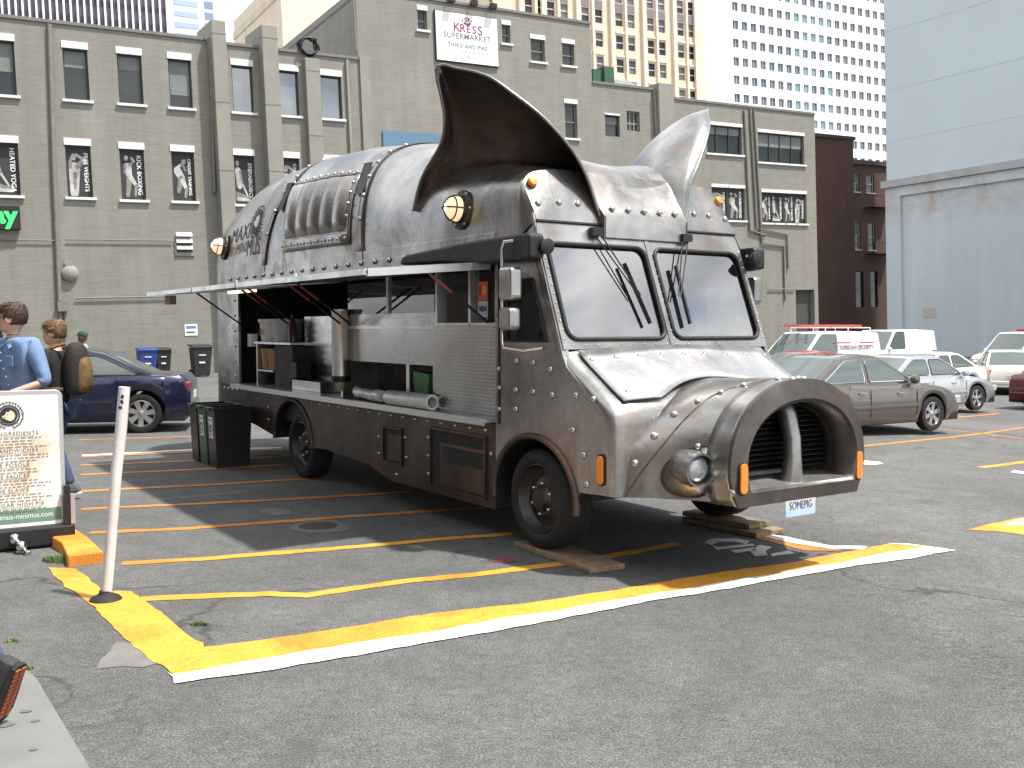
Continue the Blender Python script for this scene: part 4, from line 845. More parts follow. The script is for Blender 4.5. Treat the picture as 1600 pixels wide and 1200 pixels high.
# interior
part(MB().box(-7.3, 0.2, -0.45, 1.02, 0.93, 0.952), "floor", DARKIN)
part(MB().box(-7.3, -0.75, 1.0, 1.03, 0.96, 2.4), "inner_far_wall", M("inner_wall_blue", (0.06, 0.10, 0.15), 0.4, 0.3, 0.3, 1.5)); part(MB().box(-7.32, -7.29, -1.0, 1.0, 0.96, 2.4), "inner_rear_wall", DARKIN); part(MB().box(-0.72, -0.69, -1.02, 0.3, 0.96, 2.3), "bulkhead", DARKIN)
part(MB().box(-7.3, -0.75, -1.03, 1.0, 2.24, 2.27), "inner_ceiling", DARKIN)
def dplate(name, S=34.0):
    """tread plate: raised lozenges leaning left and right by turns"""
    m, n, l, b = nt(name); co = objco(n); b.inputs['Metallic'].default_value = 1.0
    sx = n.new("ShaderNodeSeparateXYZ"); l.new(co, sx.inputs[0])
    def mt(op, a, c=None, d=None):
        k = n.new("ShaderNodeMath"); k.operation = op
        for i_, v in enumerate((a, c, d)):
            if v is None: continue
            if isinstance(v, (int, float)): k.inputs[i_].default_value = v
            else: l.new(v, k.inputs[i_])
        return k.outputs[0]
    u, v = mt('MULTIPLY', sx.outputs[0], S), mt('MULTIPLY', sx.outputs[2], S)
    fu, fv = mt('SUBTRACT', mt('FRACT', u), 0.5), mt('SUBTRACT', mt('FRACT', v), 0.5)
    par = mt('SUBTRACT', mt('MULTIPLY', mt('FLOORED_MODULO', mt('ADD', mt('FLOOR', u), mt('FLOOR', v)), 2.0), 2.0), 1.0)
    pv = mt('MULTIPLY', par, fv); a, c = mt('ADD', fu, pv), mt('SUBTRACT', fu, pv)
    d = mt('ADD', mt('POWER', mt('ABSOLUTE', mt('DIVIDE', a, 0.62)), 2.0), mt('POWER', mt('ABSOLUTE', mt('DIVIDE', c, 0.22)), 2.0))
    h = ramp(n, l, d, ((0.45, 1.0), (1.0, 0.0)))
    l.new(mixc(n, l, h, (0.40, 0.40, 0.39), (0.74, 0.74, 0.72)), b.inputs['Base Color'])
    l.new(ramp(n, l, noise(n, l, 3, 5, 0.6, co), ((0.3, 0.16), (0.7, 0.32))), b.inputs['Roughness'])
    bumpn(n, l, b, h, 0.8, 0.006); return m
DP = dplate("diamond_plate")
part(MB().box(-1.62, OPX1+0.005, -1.06, -1.02, 0.986, 1.715), "tread_plate_panel", DP)
part(MB().box(-3.66, -1.84, -0.94, -0.90, 1.36, 1.835), "tread_plate_panel", DP); part(MB().box(-3.66, -1.84, -0.955, -0.941, 1.69, 1.715), "panel_rail", STAIN); part(MB().box(-1.84, -1.60, -0.96, -0.92, 0.986, 1.835), "tread_plate_panel", DP)
part(MB().box(-3.69, -3.65, -1.0, -0.6, 0.986, 1.36), "cabinet_side", STAIN); part(MB().box(-3.65, -1.85, -0.60, -0.58, 0.986, 1.359), "cabinet_back", M("cabinet_black", (0.012, 0.011, 0.010), 0.6)); part(MB().box(-2.34, -2.28, -0.96, -0.88, 0.986, 1.359), "cabinet_post", STAIN)
part(MB().prism([(-2.18, -0.95, 1.05), (-1.95, -0.95, 1.02), (-1.93, -0.95, 1.28), (-2.22, -0.95, 1.30), (-2.22, -0.95, 1.2)], (0, 0.12, 0)), "green_caddy", M("green_plastic", (0.04, 0.20, 0.05), 0.5)); part(MB().box(-2.12, -1.95, -0.96, -0.84, 0.99, 1.02), "white_box", PAPER)
part(MB().box(-5.32, -4.10, -0.72, -0.70, 0.986, 1.83), "stainless_panel", STAIN)
for k in range(8): part(MB().box(-5.30, -4.12, -0.732, -0.721, 1.12 + k*0.08, 1.14 + k*0.08), "panel_ridge", STAIN)
part(MB().box(-5.1, -4.3, -0.97, -0.73, 0.99, 1.10), "prep_box", STAIN); part(MB().box(-5.15, -4.95, -0.98, -0.80, 1.12, 1.30), "card_terminal", BLACKP, bevel=0.01)
# cup tube
part(MB().lathe([(0.092, 1.20), (0.092, 1.86), (0.10, 1.87), (0.10, 1.89), (0, 1.89)], (-3.69, -1.0, 0), n=20), "cup_dispenser", ALU, smooth=40); part(MB().lathe([(0.05, 0.0), (0.10, 0.0), (0.10, 0.06), (0.05, 0.06)], (-3.69, -1.0, 1.14), n=20), "dispenser_ring", BLACKP, smooth=40); part(MB().lathe([(0.04, 0.0), (0.05, 0.10)], (-3.69, -1.0, 1.05), n=16), "paper_cup", M("cup_green", (0.25, 0.42, 0.2), 0.5), smooth=40)
# shelf unit with tubs near the tail
part(MB().box(-6.33, -5.12, -0.98, -0.55, 1.50, 1.525), "shelf_top", ALU); part(MB().box(-6.30, -6.26, -0.96, -0.56, 0.986, 1.50), "shelf_side", STAIN); part(MB().box(-5.72, -5.16, -0.94, -0.56, 0.986, 1.49), "shelf_side", DARKIN); part(MB().box(-6.26, -5.73, -0.96, -0.58, 1.16, 1.18), "shelf_board", STAIN)
for x in (-6.10, -5.86): part(MB().lathe([(0.085, 0), (0.11, 0.26), (0, 0.26)], (x, -0.86, 1.181), n=16), "brown_cup_stack", M("kraft", (0.40, 0.27, 0.15), 0.8), smooth=40)
for x, c in ((-6.14, (0.72, 0.74, 0.74)), (-5.70, (0.42, 0.46, 0.52))):
    t = part(MB().lathe([(0.16, 0), (0.185, 0.24), (0.20, 0.245), (0.20, 0.28), (0.18, 0.28), (0.15, 0.02), (0, 0.02)], (x, -0.78, 1.526), n=22), "white_tub" if c[0] > 0.5 else "grey_tub", M("tub%d" % int(c[0]*10), c, 0.45), smooth=40)
part(MB().poly([Vector((-6.14 + 0.045*math.cos(a), -0.978, 1.64 + 0.045*math.sin(a))) for a in [k*0.4 for k in range(16)]]), "tub_mark", INK)
mb = MB(); mb.lathe([(0.05, 0), (0.05, 0.2), (0.02, 0.27), (0.02, 0.33), (0, 0.33)], (-5.36, -0.85, 1.526), n=14); part(mb, "sauce_bottle", M("bottle_dark", (0.06, 0.02, 0.02), 0.2), smooth=40)
part(MB().box(-6.56, -6.42, -0.98, -0.9, 1.46, 1.62), "napkin_holder", WHITE)
part(MB().box(-6.2, -5.7, 0.96, 0.99, 1.7, 2.1), "wall_chart", M("chart_blue", (0.05, 0.16, 0.32), 0.5)); part(MB().box(-4.6, -4.1, 0.96, 0.99, 1.8, 2.15), "wall_chart", M("chart_blue2", (0.06, 0.22, 0.38), 0.5)); part(MB().box(-5.3, -5.05, 0.95, 0.99, 1.5, 2.2), "inner_door_light", PAPER)
# glazing above the panels, posts
for x0, x1 in ((-3.66, -2.75), (-2.72, -1.86)): part(MB().box(x0, x1, -0.93, -0.92, 1.835, 2.2), "service_window", GLASS_D)
for x0, x1 in ((-1.60, -1.10), (-1.06, -0.70)): part(MB().box(x0, x1, -1.005, -0.995, 1.74, 2.2), "service_window", GLASS_D)
for x, y in ((-2.735, -0.92), (-1.62, -1.02), (-1.08, -1.02), (-0.68, -1.02)): part(MB().box(x-0.018, x+0.018, y-0.03, y+0.03, 1.836 if x < -2 else 1.7165, 2.2), "window_post", ALU)
part(MB().box(-1.60, -0.70, -1.05, -0.99, 1.7165, 1.74), "window_track", ALU)
stk = part(MB().box(-1.005, -0.865, -1.012, -1.008, 1.92, 2.07), "card_sticker", M("sticker_orange", (0.55, 0.14, 0.03), 0.5))
for x, m_ in ((-0.96, M("disc_red", (0.5, 0.03, 0.02), 0.5)), (-0.91, M("disc_yellow", (0.7, 0.4, 0.05), 0.5))): part(MB().poly([(x + 0.035*math.cos(a), -1.0135 - (0.001 if x > -0.93 else 0), 2.0 + 0.035*math.sin(a)) for a in [k*0.42 for k in range(15)]]), "sticker_disc", m_, stk, recalc=False)
st = part(MB().box(-1.005, -0.865, -1.012, -1.008, 1.75, 1.915), "card_sticker", M("sticker_white", (0.5, 0.52, 0.58), 0.5)); part(MB().box(-1.005, -0.865, -1.015, -1.0125, 1.75, 1.785), "sticker_stripe", M("sticker_blue", (0.03, 0.06, 0.22), 0.5), st)
text("VISA", 0.058, M("sticker_blue", (0.03, 0.06, 0.22)), st, Matrix.Translation((-0.935, -1.015, 1.85)) @ MWALL, shear=0.2, bold=0.002)
# raised hatches, struts and strip lamp
for x0, x1 in ((-6.66, -4.86), (-4.83, -3.46), (-3.43, -0.68)):
    h = part(MB().prism([(x0, -HW-0.02, 2.205), (x0, -2.18, 2.115), (x0, -2.18, 2.085), (x0, -HW-0.02, 2.165)], (x1-x0, 0, 0)), "serving_hatch", STEEL_B, bevel=0.004)
    part(MB().box(x0, x1, -2.19, -2.165, 2.08, 2.125), "hatch_edge", STAIN, h); part(MB().prism([(x1-0.03, -HW-0.03, 2.215), (x1-0.03, -2.16, 2.128), (x1-0.03, -2.16, 2.07), (x1-0.03, -HW-0.03, 2.155)], (0.034, 0, 0)), "hatch_edge", ALU, h)
    for xs in (x0+0.10, x1-0.10):
        s = part(MB().tube([(xs, -1.62, 2.13), (xs, -1.06, 1.74)], 0.011, 8), "gas_strut", DARKM, smooth=60); part(MB().tube([(xs, -1.60, 2.116), (xs, -1.40, 1.977)], 0.013, 8), "strut_rod_cover", M("strut_red", (0.25, 0.06, 0.05), 0.5), s, smooth=60)
part(MB().box(-5.9, -5.1, -1.45, -1.38, 2.105, 2.135), "strip_lamp", M("lamp_warm", (0.8, 0.75, 0.5), 0.5, emit=(1.0, 0.9, 0.55), es=1.2))
part(MB().box(-6.5, -6.3, -2.02, -1.94, 1.98, 2.085), "hatch_bracket", M("bracket_tan", (0.35, 0.27, 0.2), 0.7))
for x in (-6.55, -4.6): # small bright latches on the band
    part(MB().box(x-0.09, x+0.09, -HW-0.10, -HW-0.012, 2.215, 2.235).box(x-0.02, x+0.02, -HW-0.035, -HW-0.012, 2.235, 2.30), "hatch_latch", CHROME)
# wrapped plastic bags and a roll on the counter
CLEAR = M("clear_plastic", (0.62, 0.70, 0.67), 0.25, 0, 0.1, 8, 0.6, 14, coat=0.4)
a = MB()
rr = random.Random(2)
a.tube([(-3.25 + 0.09*k, -1.03 - 0.012*k + 0.01*rr.uniform(-1,1), 1.055 + 0.008*rr.uniform(-1,1)) for k in range(9)], [0.05 + 0.012*rr.random() for k in range(9)], 10)
bag = a.build("plastic_bag_bundle", CLEAR, None, 60, m=TM); tag(bag, "crumpled clear plastic bags lying on the serving counter", "plastic bags")
a = MB().lathe([(0.068, 0), (0.07, 0.02), (0.07, 0.78), (0.068, 0.80), (0.048, 0.80), (0.046, 0.02), (0.046, 0.0)], (-2.38, -1.115, 1.058), (1, -0.0, 0), 20, cap=False)
tag(a.build("plastic_roll", CLEAR, None, 50, m=TM), "roll of pale green clear plastic on the counter edge", "plastic roll")

# cab: windshield frame
def wsx(z): return 0.19 + (1.60 - z)*0.389
def wpl(y, z, off=0.0): return Vector((wsx(z) + off*0.932, y, z + off*0.3627))
def wloop(y0, y1, z0, z1, r, off=0.0): return [wpl(y, z, off) for y, z in rrect(y0, y1, z0, z1, r, 5)]
gl = ((-1.0, -0.045), (0.045, 1.0))
fill_holes([[wpl(y, z) for y, z in ((-1.06, 1.545), (1.06, 1.545), (1.06, 2.55), (-1.06, 2.55))]] + [wloop(a, b, 1.615, 2.325, 0.085) for a, b in gl], "windshield_frame", STEEL, truck, (-0.03, 0, -0.012))
for a, b in gl:
    part(MB().poly(wloop(a-0.01, b+0.01, 1.605, 2.335, 0.09, -0.014)), "windshield", GLASS)
    part(MB().tube(wloop(a, b, 1.615, 2.325, 0.085, 0.004), 0.017, 8, closed=True), "windshield_gasket", BLACKP, smooth=60)
for s in (-1, 1): # rounded corner posts
    mb = MB(); mb.grid([[Vector((wsx(z) - 0.075*(1-math.cos(a)), s*(1.0 + 0.075*math.sin(a) + 0.003), z)) for a in (0.25, 0.5, 0.8, 1.1, 1.4, 1.6)] for z in (1.50, 1.9, 2.36)])
    part(mb, "corner_post", STEEL, smooth=60)
part(MB().prism([wpl(y, z, 0.006) for y, z in ((-0.02, 1.56), (0.02, 1.56), (0.02, 2.40), (-0.02, 2.40))], (-0.01, 0, 0)), "centre_strip", STEEL)
for k in range(12):
    for s in (-1, 1): rivet(wpl(s*0.03, 1.62 + k*0.06, 0.001), (0.932, 0, 0.3627), 0.32); rivet(wpl(s*1.035, 1.62 + k*0.065, 0.003), (0.932, 0, 0.3627), 0.32)
for k in range(18): rivet(wpl(-0.97 + k*0.114, 1.575, 0.001), (0.932, 0, 0.3627), 0.3)
# cab interior
part(MB().box(-0.05, 0.16, -1.0, 1.0, 1.30, 1.52), "dashboard", DARKIN); part(MB().box(-0.66, 0.2, -1.0, 1.0, 0.95, 0.98), "cab_floor", DARKIN)
part(MB().tube([Vector((-0.12 + 0.09*math.sin(t), 0.45 + 0.22*math.cos(t), 1.62 + 0.2*math.sin(t))) for t in [k*math.pi/12 for k in range(24)]], 0.014, 6, closed=True), "steering_wheel", BLACKP, smooth=60)
part(MB().box(-0.65, -0.45, 0.2, 0.7, 1.2, 1.95), "seat_back", M("seat_blue", (0.06, 0.08, 0.14), 0.8)); part(MB().box(-0.64, -0.60, -1.0, -0.3, 1.0, 1.9), "partition", DARKIN)
part(MB().box(0.03, 0.14, -0.86, -0.35, 1.525, 1.55), "folder_red", M("folder_red", (0.45, 0.10, 0.07), 0.6)); part(MB().box(0.02, 0.13, -0.84, -0.33, 1.551, 1.575), "folder_blue", M("folder_blue", (0.12, 0.2, 0.5), 0.6)); part(MB().prism([wpl(y, z, -0.02) for y, z in ((0.62,1.72),(0.80,1.72),(0.80,1.84),(0.62,1.84))], (-0.003, 0, 0)), "permit_card", PAPER); part(MB().prism([wpl(y, z, -0.02) for y, z in ((0.30,1.73),(0.42,1.73),(0.42,1.76),(0.30,1.76))], (-0.003, 0, 0)), "permit_card", PAPER)
# brow plate with the drip edge below it
def hz(y): n = nexp(-0.34); return Z0 + (ztop(-0.34)-Z0)*max(0, 1 - min(1, abs(y)/HW)**n)**(1/n)
def brow(y, t, off=0.0):  # t 0 (drip edge) .. 1 (roof)
    return Vector((-0.155 - 0.185*t**1.15 + off*0.87, y, 2.50 + (hz(y)-2.50)*t + off*0.48))
rows = [[brow(-1.04 + 2.08*i/40, t/8) for t in range(9)] for i in range(41)]
part(MB().grid(rows), "brow_plate", STEEL, smooth=50)
for s in (-1, 1): # cheek of the brow joining the roof shell
    def sidey(z): n = nexp(-0.34); q = max(0, (z-Z0)/(ztop(-0.34)-Z0)); return HW*max(0, 1-q**n)**(1/n)
    mb = MB(); mb.grid([[brow(s*1.04, t/8).lerp(Vector((-0.345, s*sidey(2.36 + (hz(1.04)-2.36)*t/8), 2.36 + (hz(1.04)-2.36)*t/8)), u/4) + Vector((0, s*0.012*math.sin(math.pi*u/4), 0)) for t in range(9)] for u in range(5)])
    mb.poly([Vector((-0.155, s*1.04, 2.50)), Vector((-0.345, s*HW, 2.36)), Vector((-0.10, s*1.07, 2.36))]); part(mb, "brow_cheek", STEEL, smooth=50)
part(MB().tube([brow(-1.045 + 2.09*i/20, 0.0) + Vector((0.004, 0, -0.008)) for i in range(21)], 0.012, 6), "drip_edge", BLACKP)
for y in (-0.985, -0.79, -0.61, 0.62, 0.79, 0.985): rivet(brow(y, 0.36, 0.001), (0.87, 0, 0.48), 1.25)
for s in (-1, 1):
    c = brow(s*0.985, 0.80, 0.004); part(MB().lathe([(0.042, 0), (0.042, 0.012), (0.034, 0.03), (0, 0.036)], c, (0.87, 0, 0.48), 16), "clearance_lamp", AMBER, smooth=50)
# forelock block between the ears
fl = MB(); FP = ((-0.22, 2.385, 0.44), (-0.10, 2.395, 0.44), (-0.10, 2.56, 0.44), (-0.15, 2.62, 0.445), (-0.29, 2.82, 0.44), (-0.40, 2.95, 0.41), (-0.55, 3.035, 0.40), (-0.75, 3.07, 0.42), (-1.0, 3.085, 0.44), (-1.4, 3.09, 0.4))
fl.grid([[Vector((x, w*u, z + 0.035*(u*u if 3 < k < 8 else 0))) for k, (x, z, w) in enumerate(FP)] for u in [-1 + k/6 for k in range(13)]])
part(fl, "forelock", STEEL, smooth=40)
for s in (-1, 1): part(MB().prism([(-0.22, s*0.44, 2.385), (-0.10, s*0.44, 2.395), (-0.10, s*0.44, 2.56), (-0.16, s*0.44, 2.62), (-0.30, s*0.44, 2.78), (-0.40, s*0.44, 2.6), (-0.2, s*0.44, 2.45)], (0, -s*0.02, 0)), "forelock_side", STEEL_D)
for y in (-0.33, -0.165, 0.0, 0.165, 0.33): rivet((-0.135, y, 2.625), (0.75, 0, 0.66), 1.25)

# ears: cupped sheets rising from a curved root on the shell
def earpts():
    def cr(P, t): # catmull-rom through keyed points
        ks = [p[0] for p in P]; 
        for i in range(len(P)-1):
            if t <= ks[i+1] or i == len(P)-2:
                u = (t-ks[i])/(ks[i+1]-ks[i]); p0 = P[max(i-1,0)][1]; p1 = P[i][1]; p2 = P[i+1][1]; p3 = P[min(i+2,len(P)-1)][1]
                return 0.5*((2*p1) + (p2-p0)*u + (2*p0-5*p1+4*p2-p3)*u*u + (3*p1-p0-3*p2+p3)*u**3)
    V = Vector
    def on(px, back=0.0):
        p, n = hit(px); return p if p is not None else None
    root = [(0.0, on((650,330))), (0.10, on((658,308))), (0.25, on((690,284))), (0.42, on((740,258))), (0.56, V((-1.0,-0.66,3.06))), (0.68, V((-0.72,-0.52,3.03))), (0.79, V((-0.48,-0.43,3.0))), (0.90, V((-0.28,-0.44,2.81))), (1.0, V((-0.15,-0.445,2.57)))]
    root = [(k, p) for k, p in root if p is not None]
    rim = [(0.0, on((650,330)) + V((0.0,-0.03,0))), (0.10, V(tY((660,275), -1.12))), (0.20, V(tY((690,222), -1.26))), (0.29, V(tY((694,175), -1.36))), (0.37, V((-0.90,-1.455,3.70))), (0.43, V(tX((715,107), -0.78))), (0.50, V(tX((760,118), -0.62))), (0.60, V((-0.46,-1.041,3.473))), (0.69, V((-0.32,-0.861,3.292))), (0.79, V((-0.22,-0.669,3.06))), (0.89, V((-0.19,-0.54,2.86))), (1.0, V((-0.16,-0.45,2.60)))]
    return lambda t: cr(root, t), lambda t: cr(rim, t)
rootf, rimf = earpts()
NU, NV = 44, 16
def earsurf(t, s, off=0.0):
    a, b = rootf(t), rimf(t); p = a.lerp(b, s); e = math.sin(math.pi*min(1, max(0, t)))**0.8
    bulge = Vector((-0.60, 0.52, 0.20)).normalized()*0.185*e*(max(0, s)*(1-max(0, s))**0.6/0.4585)
    return p + bulge
rows = [[earsurf(i/NU, -0.22 + 1.22*j/NV) for j in range(NV+1)] for i in range(NU+1)]
for s in (1, -1):
    R2 = [[Vector((p.x, p.y*s, p.z)) for p in r] for r in rows]
    o = part(MB().grid(R2), "ear", STEEL_D if False else STEEL, smooth=70); k = o.modifiers.new("solid", 'SOLIDIFY'); k.thickness = 0.022; k.offset = 0
    # darker steel sheet: shade of the hollow put into its colour
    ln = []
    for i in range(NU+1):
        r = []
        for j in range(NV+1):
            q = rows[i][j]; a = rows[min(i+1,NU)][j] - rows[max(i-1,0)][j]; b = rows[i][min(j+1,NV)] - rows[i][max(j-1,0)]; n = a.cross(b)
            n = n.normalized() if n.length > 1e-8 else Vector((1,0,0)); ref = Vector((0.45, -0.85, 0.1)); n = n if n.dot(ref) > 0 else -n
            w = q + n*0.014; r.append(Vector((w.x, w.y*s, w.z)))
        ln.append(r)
    part(MB().grid(ln), "ear_hollow_shade", STEEL_D, o, smooth=70)
    part(MB().tube([Vector((p.x, p.y*s, p.z)) for p in [rimf(k/40) for k in range(41)]], 0.0125, 8), "ear_rim", STEEL, o, smooth=60)

# bulkhead lamps with cages
def lamp(p, n, r=0.105, power=True):
    m = frame_m(p, n, (0, 0, 1)); L = lambda mb, nm, mt, par=None, **k: mb.build(nm, mt, par or truck, m=m if par is None else None, **k)
    base = L(MB().lathe([(r*1.55, 0), (r*1.55, 0.015), (r*1.1, 0.03), (r*1.05, 0.05), (r*0.9, 0.05)], n=28), "lamp_base", STEEL_D, smooth=40)
    MB().lathe([(r*0.9, 0.03), (r, 0.06), (r*0.93, 0.10), (r*0.65, 0.145), (r*0.3, 0.165), (0, 0.17)], n=24).build("lamp_globe", M("frosted_glass", (0.75, 0.68, 0.55), 0.35, 0, 0.04, emit=(1.0, 0.70, 0.38), es=0.55), base, 60)
    bulb = MB().lathe([(0.0, 0.158), (0.035, 0.163), (0.0, 0.182)], n=10).build("lamp_glow", M("bulb_glow", (1, 0.9, 0.7), 0.4, emit=(1.0, 0.85, 0.55), es=5.0), base)
    for a in (0, math.pi/2):
        MB().tube([(r*1.03*math.cos(t)*math.cos(a), r*1.03*math.cos(t)*math.sin(a), 0.055 + 0.125*math.sin(t)) for t in [math.pi*k/12 for k in range(13)]], 0.007, 6).build("cage_wire", STEEL_D, base, 60)
    MB().tube([(r*0.93*math.cos(t), r*0.93*math.sin(t), 0.108) for t in [2*math.pi*k/20 for k in range(20)]], 0.006, 6, closed=True).build("cage_wire", STEEL_D, base, 60)
    for k in range(6): a = 2*math.pi*(k+0.5)/6; link("rivet", RIV, base, Matrix.Translation((r*1.35*math.cos(a), r*1.35*math.sin(a), 0.015)) @ Matrix.Scale(0.75, 4))
p, n = hit((722, 328)); lamp(p - n*0.004, (n + Vector((0, -0.5, 0))).normalized())
p, n = hit((352, 386)); lamp(p + Vector((0.0,-0.01,0)), (n + Vector((-0.1, -0.6, 0))).normalized(), 0.11)

# black rolled visors over the cab doors
for s in (-1, 1):
    vo = [(-1.95, 2.25), (-1.93, 2.305), (-1.85, 2.33), (-1.5, 2.345), (-0.7, 2.375), (0.0, 2.38), (0.03, 2.36), (0.03, 2.20), (-0.1, 2.185), (-0.8, 2.20), (-1.2, 2.235), (-1.6, 2.245)]
    part(MB().prism([(x, s*(HW + 0.025), z) for x, z in vo], (0, s*0.13, 0)), "rolled_visor", BLACKP, bevel=0.018)
    part(MB().lathe([(0.05, 0), (0.058, 0.015), (0.058, 0.045), (0.05, 0.05), (0, 0.05)], (0.02, s*(HW + 0.02), 2.285), (0.9, s*0.05, 0), 18), "visor_end_cap", BLACKP, smooth=50)
# mirrors on chrome tube frames
for s in (-1, 1):
    y = s*1.27
    fr = part(MB().tube([(-0.05, s*1.09, 2.31), (-0.14, s*1.18, 2.34), (-0.24, y, 2.33), (-0.27, y, 2.28), (-0.27, y, 1.60), (-0.25, y, 1.55), (-0.12, s*1.18, 1.53), (-0.02, s*1.08, 1.55)], 0.012, 8), "mirror_frame", CHROME, smooth=60)
    for z0, z1, w in ((1.90, 2.14, 0.10), (1.68, 1.85, 0.09)):
        q = [(-0.25 + a, b) for a, b in rrect(0, w*1.75, z0, z1, 0.035, 4)]
        mh = part(MB().prism([(x, y - s*0.05 + 0.0, z) for x, z in q], (0, s*0.10, 0)), "mirror_head", STEEL, fr, bevel=0.02)
# wipers with linkages
for s, yb, yt in ((-1, -0.52, -0.26), (1, 0.42, 0.16)):
    a = wpl(yb, 2.42, 0.03); b = wpl(yt, 1.93, 0.05)
    w = part(MB().box(-0.03, 0.03, -0.05, 0.05, -0.03, 0.03), "wiper_motor", BLACKP, m=Matrix.Translation(a))
    for d in (-0.02, 0.02): MB().tube([a + Vector((0, d*1.6, 0.0)), b + Vector((0, d*0.6, 0))], 0.0055, 6).build("wiper_arm", DARKM, truck)
    part(MB().bar(wpl(yt - 0.06*s*-1, 2.18, 0.035), wpl(yt + 0.05, 1.72, 0.035), 0.018, 0.03), "wiper_blade", BLACKP)

# nose: hood, front face, cowl, snout
prof = [(0.785, 0.56), (0.790, 0.80), (0.785, 1.04), (0.775, 1.11), (0.745, 1.165), (0.69, 1.21), (0.60, 1.265), (0.45, 1.365), (0.30, 1.46), (0.20, 1.545)]
rows = []
for i in range(29):
    y = -0.97 + 1.94*i/28; e = abs(y)/1.06; drop = 0.06*max(0, (e-0.85)/0.15)**2
    bulge = 0.05*(1-e*e)
    rows.append([Vector((x + bulge*(1 if z < 1.2 else max(0, (1.5-z)/0.3)) - (0.04*max(0, (e-0.9)/0.1)**2 if z < 1.15 else 0), y, z - (drop if z > 1.1 else 0))) for x, z in prof])
part(MB().grid(rows), "front_panel", STEEL, smooth=45)
def edge_row(s):
    """outer edge of the front panel with its outward normals in the xz plane"""
    P = [Vector((p.x, 0, p.z)) for p in (rows[-1] if s > 0 else rows[0])]; out = []
    for k in range(len(P)):
        t = P[min(k+1, len(P)-1)] - P[max(k-1, 0)]; n_ = Vector((t.z, 0, -t.x)).normalized(); n_ = n_ if n_.x + n_.z > 0 else -n_; out.append((P[k], n_))
    return out
for s in (-1, 1): # rounded shoulder between hood, front and side
    er = edge_row(s)
    part(MB().grid([[p - n_*d + Vector((0, s*y, 0)) for p, n_ in er] for y, d in ((0.97, 0.0), (1.005, 0.004), (1.038, 0.016), (1.060, 0.036), (1.072, 0.062), (1.0755, 0.10))]), "fender_shoulder", STEEL, smooth=70)
def hoodp(y):
    b = 0.17*max(0, 1 - (abs(y)/0.62)**2); P = ((0.235, 1.525), (0.33, 1.448), (0.45, 1.372), (0.60, 1.278), (0.69, 1.222), (0.735, 1.198)); out = []
    for k in range(8):
        x = 0.235 + (0.735 - b - 0.235)*k/7
        for (xa, za), (xb, zb_) in zip(P, P[1:]):
            if xa <= x <= xb + 1e-6: out.append((x, za + (zb_-za)*(x-xa)/(xb-xa))); break
    return out
hd = []
for i in range(25):
    y = -0.95 + 1.90*i/24; e = abs(y)/0.95
    hd.append([Vector((x + 0.05*(1-e*e)*max(0, (1.5-z)/0.3) + 0.004, y, z + 0.014 + 0.03*(1-e*e))) for x, z in hoodp(y)])
part(MB().grid(hd), "hood", STEEL_L, smooth=50, solid=0.012)
for k in range(9): rivet((0.325, -0.90 + k*0.225, 1.47 + 0.03*(1-((-0.90 + k*0.225)/0.95)**2)), (0.53, 0, 0.85), 0.9)
for y in (-0.86, -0.72, -0.58): rivet((0.665, y, 1.262), (0.5, 0, 0.86), 0.8, True)
# cowl
def archp(x, w, z0, zt, nn, t):
    """horseshoe section: t 0 (right foot) .. 1 (left foot)"""
    a = math.pi*t; c, s_ = math.cos(a), math.sin(a); zm = z0 + 0.36*(zt-z0)*0.8
    return Vector((x, -w*math.copysign(abs(c)**(2/nn), c), zm + (zt-zm)*abs(s_)**(2/nn)))
def sect(x, w, z0, zt, nn, foot=0.0, n=30):
    zm = z0 + 0.33*(zt - z0); up_ = [archp(x, w, z0, zt, nn, k/n) for k in range(n+1)]; b = up_[0].z
    lf = [Vector((x, -(w - (w-foot)*(1-k/5)**1.6 if foot else w), z0 + (b-z0)*k/5)) for k in range(5)]
    return lf + up_ + [Vector((p.x, -p.y, p.z)) for p in lf[::-1]]
S0 = (1.44, 0.675, 0.545, 1.355, 2.15, 0.60)
secs = [sect(1.43, 0.668, 0.55, 1.35, 2.15, 0.60), sect(1.33, 0.655, 0.55, 1.352, 2.12, 0.61)]
rowsA = secs
part(MB().grid([sect(1.44, 0.672, 0.548, 1.355, 2.15, 0.60), sect(1.40, 0.668, 0.548, 1.356, 2.14, 0.60), sect(1.30, 0.668, 0.548, 1.356, 2.12, 0.62), sect(1.235, 0.676, 0.548, 1.357, 2.1, 0.64)]), "snout_collar", STEEL, smooth=50, solid=0.012)
cw = [sect(1.25, 0.652, 0.56, 1.343, 2.1, 0.64), sect(1.12, 0.70, 0.56, 1.352, 2.05, 0.71), sect(1.0, 0.775, 0.56, 1.345, 1.95, 0.80), sect(0.90, 0.86, 0.56, 1.342, 1.85, 0.89), sect(0.80, 0.955, 0.56, 1.338, 1.68, 1.0), sect(0.70, 1.0, 0.56, 1.334, 1.55, 1.03), sect(0.55, 1.02, 0.56, 1.33, 1.5, 1.04), sect(0.40, 1.02, 0.56, 1.30, 1.5, 1.04)]
cwm = MB().grid(cw); part(cwm, "cowl", STEEL, smooth=50); cbvh = BVHTree.FromPolygons([tuple(v) for v in cwm.v], cwm.f)
clm = MB().grid([sect(1.44, 0.672, 0.548, 1.355, 2.15, 0.60), sect(1.235, 0.676, 0.548, 1.357, 2.1, 0.64)]); clb = BVHTree.FromPolygons([tuple(v) for v in clm.v], clm.f)
def hitb(b, px):
    l, n, i, d = b.ray_cast(TC, td(*px))
    if l is None: return None, None
    return l, (-n if n.dot(td(*px)) > 0 else n)
for q in ((1216,593),(1186,644),(1165,681),(1150,726),(1144,770),(1238,593)):
    p, n = hitb(clb, q)
    if p is not None: rivet(p + n*0.001, n, 1.25, True)
